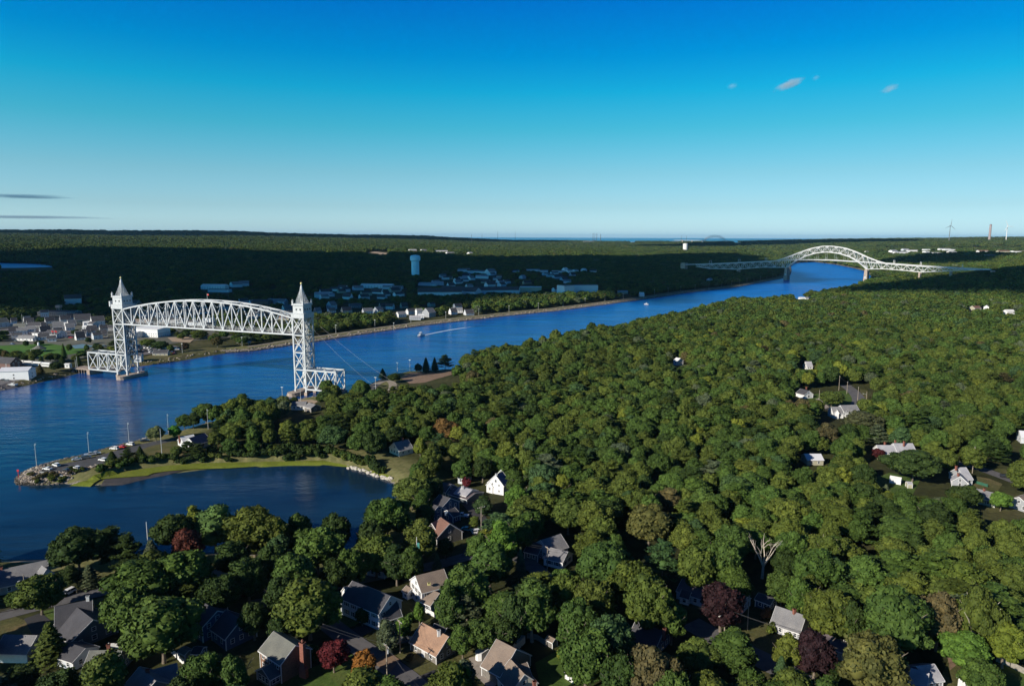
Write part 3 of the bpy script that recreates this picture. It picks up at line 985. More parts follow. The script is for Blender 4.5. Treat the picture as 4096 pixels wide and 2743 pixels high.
MB().box(SPAN * .5, SPAN * .5 + 1.6, WB * .5, WB * .5 + .05, 69.5, 70.6).build('mast_light', M['flag_red'], span)
mh = MB(); mh.box(SPAN * .5 - 4, SPAN * .5 + 4, 3, 7.5, 49.2, 52.0)
mh.build('machine_house', SW, span)
def sag(a, b, dz, n=14):
    a = np.array(a, float); b = np.array(b, float)
    return [a + (b - a) * i / n - np.array([0, 0, dz * 4 * (i / n) * (1 - i / n)]) for i in range(n + 1)]
for y in (2.0, WB - 2):
    MB().tube(sag((-2, y, 60), (SPAN + 2, y, 60.5), 3.4), [.09] * 15, 4).build('span_cable', M['rope_and_shade'], span)
    MB().tube(sag((0, y, 57), (SPAN, y, 57), 9.0), [.12] * 15, 4).build('span_cable', M['rope_and_shade'], span)

def lift_tower(s0, s1, outer, balcony):
    """tower between s0 and s1; outer is the landward side sign"""
    mb = MB(); mb.box(s0 - .9, s1 + .9, -.8, WB + .8, 56.3, 59.6)
    mb.box(s0 - 1.1, s1 + 1.1, -1.0, WB + 1.0, 59.6, 59.9)
    tw = mb.build('tower', SW, rail)
    a, b = s0 + .3, s1 - .3
    blk = MB(); blk.box(a, b, .3, WB - .3, 59.9, 65.4)
    blk.box(a - .7, b + .7, -.4, WB + .4, 65.4, 65.9)
    blk.box(a - .3, b + .3, 0, WB, 65.9, 66.6)
    blk.build('machinery_house', SW, tw)
    for f in (.34, .72):
        for y in (.22, WB - .22):
            MB().box(a + (b - a) * f - .45, a + (b - a) * f + .45, y - .12, y + .12, 61.9, 63.1).build('window', M['glass'], tw)
    for x in (a - .1, b + .1):
        for y in (2.5, 5.2, 8):
            MB().box(x - .12, x + .12, y - .4, y + .4, 61.9, 63.1).build('window', M['glass'], tw)
    for x in (a, b):
        for y in (.3, WB - .3):
            pn = MB(); pn.box(x - .5, x + .5, y - .5, y + .5, 65.9, 68.3); pn.box(x - .65, x + .65, y - .65, y + .65, 68.3, 68.6)
            V, Fc = ICO1
            pn.add(V * .55 + np.array([x, y, 69.1]), [tuple(q) for q in Fc])
            pn.build('pinnacle', SW, tw)
    cx, cy = (a + b) / 2, WB / 2
    zs0, zs1 = 66.6, 79.2
    def hw(z):
        t = (z - zs0) / (zs1 - zs0)
        return .32 + 3.2 * (1 - t) ** 1.32
    for sx, sy in ((-1, -1), (1, -1), (1, 1), (-1, 1)):
        pts = [(cx + sx * hw(z), cy + sy * hw(z), z) for z in np.linspace(zs0, zs1, 7)]
        for p, q in zip(pts[:-1], pts[1:]):
            member('spire_rib', tw, p, q, .32, .32, SW)
    lat = MB()
    for z in np.linspace(zs0 + .3, zs1 - .5, 15):
        h = hw(z)
        for x0, y0, x1, y1 in ((-h, -h, h, -h), (h, -h, h, h), (h, h, -h, h), (-h, h, -h, -h)):
            lat.bar((cx + x0, cy + y0, z), (cx + x1, cy + y1, z), .16, .16)
    for f in (-.6, -.2, .2, .6):
        for z0, z1 in zip(np.linspace(zs0, zs1, 7)[:-1], np.linspace(zs0, zs1, 7)[1:]):
            h0, h1 = hw(z0), hw(z1)
            for sy in (-1, 1):
                lat.bar((cx + f * h0, cy + sy * h0, z0), (cx + f * h1, cy + sy * h1, z1), .14, .14)
                lat.bar((cx + sy * h0, cy + f * h0, z0), (cx + sy * h1, cy + f * h1, z1), .14, .14)
    lat.build('spire_lattice', SW, tw)
    V, Fc = ICO2
    capm = MB(); capm.tube([(cx, cy, 76.8), (cx, cy, 79.4), (cx, cy, 80.4)], [1.0, .5, .25], 8)
    capm.build('spire_cap', SW, tw)
    MB().add(V * .75 + np.array([cx, cy, 80.9]), [tuple(q) for q in Fc]).build('finial', M['gold'], tw)
    member('lightning_rod', tw, (cx, cy, 81.4), (cx, cy, 83.2), .1, .1, M['rope_and_shade'])
    lev = [4.2, 18.6, 31.2, 43.8, 56.4]
    for x in (s0, s1):
        for y in (0, WB):
            for z0, z1 in zip(lev[:-1], lev[1:]):
                member('leg', tw, (x, y, z0), (x, y, z1), .98, .98, SW)
            member('leg', tw, (x, y, 1.8), (x, y, 4.2), 1.3, 1.3, SW)
    for z0, z1 in zip(lev[:-1], lev[1:]):
        for y in (0, WB):
            member('cross_brace', tw, (s0, y, z0), (s1, y, z1), .6, .6, SW)
            member('cross_brace', tw, (s0, y, z1), (s1, y, z0), .6, .6, SW)
            member('strut', tw, (s0, y, z1), (s1, y, z1), .7, .8, SW)
            member('strut', tw, (s0, y, (z0 + z1) / 2), (s0 + (s1 - s0) * .5, y, (z0 + z1) / 2), .28, .28, SW)
        for x in (s0, s1):
            if z0 > 10:
                member('cross_brace', tw, (x, 0, z0), (x, WB, z1), .5, .5, SW)
                member('cross_brace', tw, (x, WB, z0), (x, 0, z1), .5, .5, SW)
            member('strut', tw, (x, 0, z1), (x, WB, z1), .6, .7, SW)
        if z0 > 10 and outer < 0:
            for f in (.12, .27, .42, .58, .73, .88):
                MB().box(s1 - .3, s1 - .1, WB * f - .42, WB * f + .42, z0 + .3, z1 - .3).build('portal_shade_strip', M['rope_and_shade'], tw)  # near-black strips added where the portal face is only in shade
        for f in (.33, .67):
            if z0 > 10:
                member('mullion', tw, (s1, WB * f, z0), (s1, WB * f, z1), .22, .3, SW)
                member('strut', tw, (s1, 0, z0 + (z1 - z0) * f), (s1, WB, z0 + (z1 - z0) * f), .22, .3, SW)
    so = s0 if outer < 0 else s1
    m1 = so - outer * 2.6
    MB().box(m1 - 1.1, m1 + 1.1, 1.3, WB - 1.3, 9.0, 17.0).build('counterweight', M['weight'], tw)
    for y in np.linspace(1.9, WB - 1.9, 10):
        for dx in (-.5, .5):
            member('hoist_rope', tw, (m1 + dx, y, 17), (m1 + dx, y, 56.4), .16, .16, M['weight'])
    st = MB()      # ladder and stair flights inside the tower
    for i in range(12):
        z = 18.6 + i * 3.1
        st.bar((s0 + 1.5, WB - 1.6, z), (s1 - 1.5, WB - 1.6, z + 3.1) if i % 2 == 0 else (s0 + 1.5, WB - 1.6, z + 3.1), .7, .15)
    st.build('stairs', M['steel_grey'], tw)
    if balcony:
        bl = MB(); bl.box(s0 - 2.2, s0 - .9, -1.2, 3.2, 58.0, 62.2); bl.build('balcony_house', SW, tw)
    pr = MB()
    c0 = (s0 + s1) / 2 - outer * (s1 - s0) * .42
    for z0, z1, e in ((-2, 1.0, 1.0), (1.0, 2.6, .2)):
        pl = []
        for t in np.linspace(-math.pi / 2, math.pi / 2, 7): pl.append((c0 + math.sin(t) * (3.6 + e), WB + 4.5 + math.cos(t) * 4.2))
        for t in np.linspace(math.pi / 2, 3 * math.pi / 2, 7): pl.append((c0 + math.sin(t) * (3.6 + e), -4.5 + math.cos(t) * 4.2))
        pr.prism(pl, z0, z1)
    pr.build('pier', M['concrete_pier'], rail)
    for y in (0, WB):
        MB().box(so - 1.2, so + 1.2, y - 1.2, y + 1.2, -2, 2.4).build('pier_foot', M['concrete_pier'], rail)
    return tw
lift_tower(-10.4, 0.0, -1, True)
lift_tower(SPAN, SPAN + 9.3, 1, False)

def approach(sa, sb, n, xend):
    z0, z1 = 4.6, 18.8
    d = MB(); d.box(min(sa, sb), max(sa, sb), 2.6, WB - 2.6, z0 - .2, z0 + .6)
    for i in range(int(abs(sb - sa) / 1.4)):
        s = min(sa, sb) + i * 1.4
        d.box(s, s + .6, .6, WB - .6, z0 - .4, z0 + .2)
    ap = d.build('approach_span', M['deck'], rail)
    for i in range(n):
        a, b = sa + (sb - sa) * i / n, sa + (sb - sa) * (i + 1) / n
        for y in (0, WB):
            member('bottom_chord', ap, (a, y, z0), (b, y, z0), .8, 1.0, SW)
            member('top_chord', ap, (a, y, z1), (b, y, z1), .8, 1.0, SW)
            member('diagonal', ap, (a, y, z0), (b, y, z1), .55, .6, SW)
            member('diagonal', ap, (a, y, z1), (b, y, z0), .55, .6, SW)
            member('vertical', ap, (b, y, z0), (b, y, z1), .7, .7, SW)
        member('top_strut', ap, (b, 0, z1), (b, WB, z1), .45, .5, SW)
        member('lateral', ap, (a, 0, z1), (b, WB, z1), .3, .3, SW)
        member('lateral', ap, (a, WB, z1), (b, 0, z1), .3, .3, SW)
    for y in (0, WB):
        member('cross_brace', ap, (sb, 0, z1), (sb, WB, z1 - 5), .3, .3, SW)
    MB().box(sb - 1.5, sb + 1.5, -1, WB + 1, -1, z0 - .6).build('abutment', M['concrete_pier'], ap)
approach(-10.4, -42.5, 3, 0)
approach(SPAN + 9.3, SPAN + 35.0, 3, 0)
for y, ya, sa in ((1, 22, 235), (9, 40, 262)):      # long power cables from the tower down to the south bank
    MB().tube(sag((SPAN + 9, y, 56), (SPAN + (62 if y == 1 else 78), y + 12, 6), 3), [.035] * 15, 4).build('power_cable', M['steel_grey'], rail)
jt = MB()
for i in range(6):
    for y in (0.5, 5, 9.5):
        jt.tube([(-43 - i * 3.0, y, -2), (-43 - i * 3.0, y, 3.6)], [.3, .3], 6)
jt.box(-62, -42.6, -.5, 11, 3.6, 4.2)
jt.build('timber_trestle', M['concrete_pier'], rail)

# ---- the highway arch bridge
BA = np.array([741.13, 1899.36]); BD = np.array([.76240514, -.64709999])
arch = empty('highway_arch_bridge', (BA[0], BA[1], 0), 'grey steel arch highway bridge with long truss approaches crossing the canal far off', 'bridge', rz=math.atan2(BD[1], BD[0]))
SG = M['steel_grey']
AS = 198.3; AW = 13.0
deck_s = [-295, -222, -136, -30, 40, 106, 188, 250, 303, 396, 456]
deck_z = [33, 37.2, 43.2, 51, 55.3, 56.3, 53, 51, 48, 44.6, 43]
dz = lambda s: float(np.interp(s, deck_s, deck_z))
top_s = [-31, -4, 27, 59, 87, 100, 114, 141, 168, 195, 222, 236]
top_z = [51.4, 60.7, 73.5, 86, 91.8, 92.4, 92, 88, 79, 66.5, 56, 52.5]
bot_s = [-1, 15, 43, 71, 100, 128, 157, 182, 197.5]
bot_z = [34, 47.5, 64.5, 74.2, 77.2, 74.4, 65.5, 50.5, 36]
sb_s = [-264, -222, -136, -72, -1]; sb_z = [28.5, 24, 24.4, 32.2, 34]
rb_s = [197.5, 236, 290, 316, 358, 402, 446]; rb_z = [36, 38, 35.2, 32.6, 35.8, 40, 42.5]
dk = MB()
ss = np.linspace(-297, 458, 76)
for a, b in zip(ss[:-1], ss[1:]):
    za, zc = dz(a), dz(b)
    for y0, y1, o0, o1 in ((0, AW, -.9, 0),):
        V = [(a, y0, za + o0), (b, y0, zc + o0), (b, y1, zc + o0), (a, y1, za + o0), (a, y0, za + o1), (b, y0, zc + o1), (b, y1, zc + o1), (a, y1, za + o1)]
        dk.add(V, [(0, 3, 2, 1), (4, 5, 6, 7), (0, 1, 5, 4), (2, 3, 7, 6), (0, 4, 7, 3), (1, 2, 6, 5)])
dko = dk.build('deck', SG, arch)
for y in (.2, AW - .2):
    r = MB()
    for a, b in zip(ss[:-1], ss[1:]):
        r.bar((a, y, dz(a) + 1.1), (b, y, dz(b) + 1.1), .15, .9)
    r.build('parapet', SG, dko)
ps = list(np.arange(-264, 0, 12.0)) + [-1.0]
for y in (0, AW):
    # left side truss
    n = len(ps)
    for i in range(n - 1):
        a, b = ps[i], ps[i + 1]
        za, zc = np.interp(a, sb_s, sb_z), np.interp(b, sb_s, sb_z)
        ta = dz(a) - 1 if a < -31 else np.interp(a, top_s, top_z); tb = dz(b) - 1 if b < -31 else np.interp(b, top_s, top_z)
        member('bottom_chord', arch, (a, y, za), (b, y, zc), 1.1, 1.25, SG)
        member('top_chord', arch, (a, y, ta), (b, y, tb), 1.1, 1.6, SG)
        member('diagonal', arch, (a, y, za if i % 2 else ta), (b, y, tb if i % 2 else zc), .95, 1.0, SG)
        member('vertical', arch, (b, y, zc), (b, y, tb), .7, .7, SG)
    pr_ = list(np.linspace(197.5, 446, 23))
    for i in range(len(pr_) - 1):
        a, b = pr_[i], pr_[i + 1]
        za, zc = np.interp(a, rb_s, rb_z), np.interp(b, rb_s, rb_z)
        ta = dz(a) - 1 if a > 236 else np.interp(a, top_s, top_z); tb = dz(b) - 1 if b > 236 else np.interp(b, top_s, top_z)
        member('bottom_chord', arch, (a, y, za), (b, y, zc), 1.1, 1.25, SG)
        member('top_chord', arch, (a, y, ta), (b, y, tb), 1.1, 1.6, SG)
        member('diagonal', arch, (a, y, ta if i % 2 == 0 else za), (b, y, zc if i % 2 == 0 else tb), .95, 1.0, SG)
        member('vertical', arch, (b, y, zc), (b, y, tb), .7, .7, SG)
    pa = list(np.linspace(-1, 197.5, 19))
    for i in range(len(pa) - 1):
        a, b = pa[i], pa[i + 1]
        za, zc = np.interp(a, bot_s, bot_z), np.interp(b, bot_s, bot_z)
        ta, tb = np.interp(a, top_s, top_z), np.interp(b, top_s, top_z)
        member('arch_rib', arch, (a, y, za), (b, y, zc), 1.5, 1.8, SG)
        member('top_chord', arch, (a, y, ta), (b, y, tb), 1.5, 1.8, SG)
        member('diagonal', arch, (a, y, za if i % 2 == 0 else ta), (b, y, tb if i % 2 == 0 else zc), .95, 1.0, SG)
        member('vertical', arch, (b, y, zc), (b, y, tb), .7, .7, SG)
        if zc > dz(b) + 3 and i % 2 == 0:
            member('hanger', arch, (b, y, dz(b)), (b, y, zc), .22, .22, SG)
for s in list(np.linspace(-1, 197.5, 10)):
    member('top_strut', arch, (s, 0, np.interp(s, top_s, top_z)), (s, AW, np.interp(s, top_s, top_z)), .6, .6, SG)
for s in (-1, 197.5):
    zt = np.interp(s, bot_s, bot_z) - .5
    pm = MB()
    for y in (-.5, AW + .5):
        V = []
        for z, w in ((-3, 5.2), (zt, 3.2)):
            V += [(s - w, y - w * .8, z), (s + w, y - w * .8, z), (s + w, y + w * .8, z), (s - w, y + w * .8, z)]
        pm.add(V, [(3, 2, 1, 0), (4, 5, 6, 7), (0, 1, 5, 4), (1, 2, 6, 5), (2, 3, 7, 6), (3, 0, 4, 7)])
    pm.box(s - 2, s + 2, 0, AW, 4, zt - 3)
    pmo = pm.build('pier', M['concrete_pier'], arch)
    MB().tube([(s, -5.0, 15.5), (s, -4.2, 15.6)], [2.4, 2.4], 12).build('medallion', M['steel_white'], pmo)
for s in (-222, -136, 316, 380):
    zg = 4; zt = np.interp(s, sb_s + rb_s, sb_z + rb_z) - .5
    pm = MB()
    for y in (0, AW):
        pm.box(s - 2, s + 2, y - 2, y + 2, zg - 3, zt)
    pm.build('pier', M['concrete_pier'], arch)
for s in (-222, -136, -60, 236 + 22, 316, 402):
    for y in (0, AW):
        member('pylon', arch, (s, y, dz(s)), (s, y, dz(s) + 9.5), .8, .8, SG)
    member('pylon_cap', arch, (s, 0, dz(s) + 9.5), (s, AW, dz(s) + 9.5), .7, .7, SG)
for s in np.linspace(-10, 205, 9):
    for y in (0.2, AW - .2):
        member('lamp_post', arch, (s, y, dz(s)), (s, y, dz(s) + 8), .25, .25, SG)
MB().box(-312, -297, -2, AW + 2, 8, 38).build('abutment', M['concrete_pier'], arch)
MB().box(458, 466, 0, AW, 8, 41.5).build('abutment', M['concrete_pier'], arch)

# ---- the second arch bridge on the horizon
SB2 = P(2859, 958, 0); sc_ = 6900 / math.hypot(SB2[0], SB2[1]); SB2 = SB2 * sc_
far = empty('distant_arch_bridge', (SB2[0], SB2[1], 10), 'tiny pale steel arch bridge on the horizon right of the middle', 'bridge', rz=rad(-24))
for y in (0, 13):
    m_ = MB(); m2 = MB(); m3 = MB()
    for i in range(16):
        a, b = -115 + 230 * i / 16, -115 + 230 * (i + 1) / 16
        zt = lambda s: 62 + 58 * (1 - (s / 115) ** 2); zl = lambda s: 55 + 48 * (1 - (s / 115) ** 2) - (abs(s) > 100) * 3
        m_.bar((a, y, zt(a)), (b, y, zt(b)), 3, 3); m2.bar((a, y, zl(a)), (b, y, zl(b)), 2.6, 2.6)
        m3.bar((a, y, zt(a) if i % 2 else zl(a)), (b, y, zl(b) if i % 2 else zt(b)), 1.6, 1.6)
    m_.build('top_chord', SG, far); m2.build('arch_rib', SG, far); m3.build('web', SG, far)
MB().box(-380, 380, 0, 13, 70, 73).build('deck', SG, far)
for s in (-300, -210, -118, 118, 210, 300):
    MB().box(s - 3, s + 3, 0, 13, -10, 70).build('pier', M['concrete_pier'], far)
# ------------------------------------------------------------------ houses
def siding(name, col, shingle=False):
    m, nt, b = new_mat(name)
    co = objco(nt)
    n = noise(nt, 1.1 if not shingle else 3.2, 4, co, .7)
    v = .12 if not shingle else .45
    out = ramp(nt, n, [(.3, tuple(c * (1 - v) for c in col)), (.5, col), (.7, tuple(min(1, c * (1 + v * .6)) for c in col))])
    nt.links.new(out, b.inputs['Base Color'])
    b.inputs['Roughness'].default_value = .75
    sx = nt.nodes.new('ShaderNodeSeparateXYZ'); nt.links.new(co, sx.inputs[0])
    h = math_n(nt, 'FRACT', math_n(nt, 'MULTIPLY', sx.outputs[2], 6.5))
    bump(nt, b, h, .4, .03)
    return m
def roofing(name, col, var=.3):
    m, nt, b = new_mat(name)
    co = objco(nt)
    n1 = noise(nt, 5.0, 3, co, .8); n2 = noise(nt, .35, 3, co)
    out = ramp(nt, n1, [(.3, tuple(c * (1 - var) for c in col)), (.7, tuple(c * (1 + var) for c in col))])
    out = mixc(nt, 1.0, out, ramp(nt, n2, [(.3, (.8, .8, .82)), (.7, (1.15, 1.13, 1.1))]), 'MULTIPLY')
    nt.links.new(out, b.inputs['Base Color'])
    b.inputs['Roughness'].default_value = .9
    bump(nt, b, n1, .3, .05)
    return m
W_ = {'white': siding('siding_white', (.72, .72, .72)), 'cream': siding('siding_cream', (.66, .63, .52)), 'bluewhite': siding('siding_bluewhite', (.52, .55, .60)),
      'grey': siding('siding_grey', (.30, .31, .33)), 'shingle': siding('shingle_grey', (.17, .155, .14), True), 'brown': siding('shingle_brown', (.20, .11, .07), True),
      'dark': siding('siding_dark', (.10, .115, .13)), 'tan': siding('siding_tan', (.38, .36, .27)), 'sagewall': siding('siding_sage', (.30, .31, .24)), 'pink': siding('siding_pink', (.6, .42, .44)), 'brickwall': siding('brick_dark', (.13, .07, .06), True),
      'metal': simple('metal_white', (.78, .79, .8), .5, .05, .3), 'bluedark': siding('siding_navy', (.06, .09, .15))}
R_ = {'grey': roofing('roof_grey', (.19, .19, .20)), 'dark': roofing('roof_dark', (.055, .055, .065)), 'brown': roofing('roof_brown', (.20, .155, .125)), 'tan': roofing('roof_tan', (.30, .185, .125)),
      'lightgrey': roofing('roof_lightgrey', (.34, .34, .37), .15), 'greygreen': roofing('roof_greygreen', (.135, .14, .125)), 'purple': roofing('roof_purple', (.105, .085, .095)),
      'metal': simple('roof_metal', (.62, .63, .68), .4, .05, .3), 'navy': simple('roof_solar', (.02, .03, .07), .25, .2, 1), 'white': simple('roof_white', (.7, .7, .7), .6, .08, .5), 'redbrown': roofing('roof_redbrown', (.17, .09, .07))}
M['trim'] = simple('trim_white', (.66, .66, .66), .6, .05, 1)
M['trim_dark'] = simple('trim_dark', (.06, .06, .07), .6, .1, 1)
M['brick'] = simple('brick_red', (.23, .085, .06), .9, .35, 2.5)
M['door'] = simple('door_paint', (.5, .5, .52), .5, .1, 1)
M['shutter'] = simple('shutter', (.03, .035, .04), .6, .1, 1)
M['wood'] = simple('weathered_wood', (.26, .24, .21), .9, .3, 1.5)
M['wood_dark'] = simple('dark_wood', (.09, .075, .06), .9, .3, 1.5)
_wm = {}
def win_meshes(w, h):
    k = (round(w, 1), round(h, 1))
    if k not in _wm:
        w, h = k
        f = MB(); t = .14
        f.box(-w / 2 - t, w / 2 + t, -.07, .0, h / 2, h / 2 + t); f.box(-w / 2 - t, w / 2 + t, -.09, .0, -h / 2 - t, -h / 2)
        f.box(-w / 2 - t, -w / 2, -.07, 0, -h / 2, h / 2); f.box(w / 2, w / 2 + t, -.07, 0, -h / 2, h / 2)
        f.box(-w / 2, w / 2, -.055, 0, -.035, .035)
        if w > 1.4: f.box(-.05, .05, -.06, 0, -h / 2, h / 2)
        p = MB().box(-w / 2, w / 2, -.03, 0, -h / 2, h / 2)
        _wm[k] = (f.mesh('window', M['trim']), p.mesh('pane', M['glass']))
    return _wm[k]

def put_window(root, base, p, ang, w, h, shutters=False):
    """base: world point of root; p world; ang: yaw of the outward normal + 90 deg"""
    f, g = win_meshes(w, h)
    o = obj('window', f, root, (p[0] - base[0], p[1] - base[1], p[2] - base[2]), ang)
    obj('pane', g, o)
    if shutters:
        for s in (-1, 1):
            MB().box(s * (w / 2 + .36) - .2, s * (w / 2 + .36) + .2, -.05, 0, -h / 2, h / 2).build('shutter', M['shutter'], o)
    return o

def local(c, a, x, y, z=0.0):
    return (c[0] + x * math.cos(a) - y * math.sin(a), c[1] + x * math.sin(a) + y * math.cos(a), c[2] + z)

def volume(root, base, c, a, L, W, hw, rh, wall, roof, sides='auto', win=(.95, 1.25), pitch_over=.4, trim=True, doors=(), garage=None, shut=False, hip=False, gwin=True, nwin=None):
    """gabled block: centre c on the ground, ridge along local x, length L, width W, wall height hw, ridge height rh"""
    off = (c[0] - base[0], c[1] - base[1], c[2] - base[2])
    w = MB()
    hx, hy = L / 2, W / 2
    r0 = -hx if not hip else -hx + hy * .9
    V = [(-hx, -hy, -1), (hx, -hy, -1), (hx, hy, -1), (-hx, hy, -1), (-hx, -hy, hw), (hx, -hy, hw), (hx, hy, hw), (-hx, hy, hw)]
    if not hip:
        V += [(-hx, 0, rh - .12), (hx, 0, rh - .12)]
        w.add(V, [(0, 3, 2, 1), (0, 1, 5, 4), (2, 3, 7, 6), (1, 2, 6, 9, 5), (3, 0, 4, 8, 7), (4, 5, 9, 8), (6, 7, 8, 9)])
    else:
        w.add(V, [(0, 3, 2, 1), (0, 1, 5, 4), (2, 3, 7, 6), (1, 2, 6, 5), (3, 0, 4, 7), (4, 5, 6, 7)])
    w.build('wall', W_[wall], root, off, a)
    o = pitch_over; t = .18
    sl = (rh - hw) / hy
    ze = hw - sl * o
    rf = MB()
    if not hip:
        for s in (-1, 1):
            A = [(-hx - o * .6, 0, rh), (hx + o * .6, 0, rh), (hx + o * .6, s * (hy + o), ze), (-hx - o * .6, s * (hy + o), ze)]
            V = A + [(x, y, z + t) for x, y, z in A]
            Fc = [(0, 1, 2, 3), (7, 6, 5, 4), (0, 4, 5, 1), (1, 5, 6, 2), (2, 6, 7, 3), (3, 7, 4, 0)]
            if s > 0: Fc = [tuple(reversed(q)) for q in Fc]
            rf.add(V, Fc)
    else:
        k = hy * .95
        V = [(-hx - o, -hy - o, ze), (hx + o, -hy - o, ze), (hx + o, hy + o, ze), (-hx - o, hy + o, ze), (-hx + k, 0, rh), (hx - k, 0, rh)]
        V2 = [(x, y, z + t) for x, y, z in V]
        rf.add(V + V2, [(3, 2, 1, 0), (6, 7, 11, 10), (8, 9, 10, 11), (7, 8, 11), (9, 6, 10), (0, 1, 7, 6), (1, 2, 8, 7), (2, 3, 9, 8), (3, 0, 6, 9)])
    rf.build('roof', R_[roof], root, off, a)
    if trim and not hip:
        tr = MB()
        for sx in (-1, 1):
            for sy in (-1, 1):
                x = sx * (hx + o * .6 + .02)
                tr.bar((x, 0, rh + t - .12), (x, sy * (hy + o), ze + t - .12), .06, .26)
                tr.box(sx * hx - .11, sx * hx + .11, sy * hy - .11, sy * hy + .11, -.4, hw)
        for sy in (-1, 1):
            tr.box(-hx - o * .6, hx + o * .6, sy * (hy + o) - .06 + sy * .04, sy * (hy + o) + .06 + sy * .04, ze - .1, ze + .16)
        tr.build('trim', M['trim'] if wall not in ('brickwall',) else M['trim_dark'], root, off, a)
    # windows on the faces turned towards the canal side of the camera
    cx, cy = c[0], c[1]
    tocam = np.array([-cx, -cy]); tocam = tocam / np.linalg.norm(tocam)
    rows = [hw * .52] if hw < 4.2 else [1.45, 4.05]
    for key, nx, ny, ln in (('f', 0, -1, L), ('b', 0, 1, L), ('r', 1, 0, W), ('l', -1, 0, W)):
        n = np.array([nx * math.cos(a) - ny * math.sin(a), nx * math.sin(a) + ny * math.cos(a)])
        if n @ tocam < -.25: continue
        if sides != 'auto' and key not in sides: continue
        k = max(1, int(ln / 2.9)) if nwin is None else nwin
        ang = a + {'f': 0, 'b': math.pi, 'r': math.pi / 2, 'l': -math.pi / 2}[key]
        fx, fy = (hx if key in 'rl' else 0) * (1 if key == 'r' else -1), (hy if key in 'fb' else 0) * (1 if key == 'b' else -1)
        dmid = (k // 2) if key in doors else -1
        for rz_ in rows:
            for i in range(k):
                u = (-.5 + (i + .5) / k) * (ln - 1.2)
                x, y = (u, fy) if key in 'fb' else (fx, u)
                if key in 'fb': x, y = u, fy
                if i == dmid and rz_ == rows[0]:
                    d = MB(); d.box(-.62, .62, -.06, 0, -1.2, 1.05)
                    p = local(c, a, x, y, 1.15)
                    do = d.build('door', M['trim'], root, (p[0] - base[0], p[1] - base[1], p[2] - base[2]), ang)
                    MB().box(-.42, .42, -.09, 0, -1.1, .9).build('door_leaf', M['door'], do)
                    continue
                put_window(root, base, local(c, a, x, y, rz_ + .15), ang, win[0], win[1], shut)
        if key in 'rl' and gwin and (rh - hw) > 1.9 and not hip:
            put_window(root, base, local(c, a, fx, 0, hw + (rh - hw) * .32), ang, .9, 1.0)
    # keep the view to it open
    pts = [local(c, a, x, y, z) for x in (-hx, hx) for y in (-hy, hy) for z in (.9 if math.hypot(c[0], c[1]) < 600 else hw * .75, hw)] + [local(c, a, x, 0, rh) for x in (-hx, hx)]
    q = [prj(p) for p in pts]
    xs = [v[0] for v in q]; ys = [v[1] for v in q]
    PROT.append((min(xs) - 2, min(ys), max(xs) + 2, max(ys), math.hypot(cx, cy) - 2))
    cs = np.array([local(c, a, x, y)[:2] for x, y in ((-hx - 2, -hy - 2), (hx + 2, -hy - 2), (hx + 2, hy + 2), (-hx - 2, hy + 2))])
    EXC.append(cs)

LANDMARKS = []
def from_ridge(A, B, zr, zg=4.0):
    pa, pb = P(A[0], A[1], zg + zr), P(B[0], B[1], zg + zr)
    d = pb - pa
    L = float(np.hypot(d[0], d[1]))
    return ((pa[0] + pb[0]) / 2, (pa[1] + pb[1]) / 2, zg), math.atan2(d[1], d[0]), L

def chimney(root, base, p, h, mat, w=.8):
    m = MB(); m.box(-w / 2, w / 2, -w * .4, w * .4, 0, h); m.box(-w / 2 - .08, w / 2 + .08, -w * .4 - .08, w * .4 + .08, h - .18, h)
    m.build('chimney', mat, root, (p[0] - base[0], p[1] - base[1], p[2] - base[2]), rad(20))

def house(label, vols, chim=(), zg=None, mark=None, name='house', cat='house'):
    """vols: dicts with ridge ends A, B in px, zr ridge height, W width, hw wall height, wall, roof"""
    base = None; root = None
    for v in vols:
        v = dict(v)
        A, B, zr = v.pop('A'), v.pop('B'), v.pop('zr')
        z0 = zg
        if z0 is None:
            p = P((A[0] + B[0]) / 2, (A[1] + B[1]) / 2, 4 + zr); z0 = g1(p[0], p[1])
        c, a, L = from_ridge(A, B, zr, z0)
        if 'L' in v: L = v.pop('L')
        sh = v.pop('shift', 0)
        if root is None:
            base = c
            root = empty(name, c, label, cat)
            if mark: LANDMARKS.append((c[0], c[1], mark))
        volume(root, base, c, a, L, v.pop('W'), v.pop('hw'), zr, v.pop('wall'), v.pop('roof'), **v)
    for x, y, z, h, mt in chim:     # px of the chimney top, height of the top over ground, length
        p = P(x, y, base[2] + z)
        chimney(root, base, (p[0], p[1], base[2] + z - h), h, M[mt] if mt in M else M['trim'])
    return root, base

def V(A, B, zr, W, hw, wall, roof, **k):
    return dict(A=A, B=B, zr=zr, W=W, hw=hw, wall=wall, roof=roof, **k)

# foreground, left
house('dark craftsman house with charcoal roof and white chimney beside the left road', [
    V((222, 2427), (366, 2397), 7.6, 10.5, 2.9, 'dark', 'dark', win=(1.1, 1.3)),
    V((298, 2421), (372, 2478), 6.6, 12.0, 2.8, 'dark', 'dark', win=(1.1, 1.2), sides='rl', nwin=3)],
    [(350, 2382, 9.0, 2.2, 'trim')], mark='dark craftsman house')
house('grey garage with lit white side in the bottom left corner', [V((20, 2538), (146, 2541), 5.4, 8.0, 2.8, 'white', 'grey', sides='r', nwin=1)], name='garage', cat='garage', mark='grey garage')
house('long grey roofed house with pale dormer at the left edge by the beach', [
    V((-40, 2287), (188, 2240), 6.6, 9.5, 3.0, 'grey', 'grey', win=(.9, 1.2)), V((168, 2262), (188, 2276), 6.0, 3.4, 4.0, 'white', 'grey', sides='', trim=True, L=3.5)],
    [(4, 2268, 7.4, 2.4, 'brick')], mark='long grey roofed house')
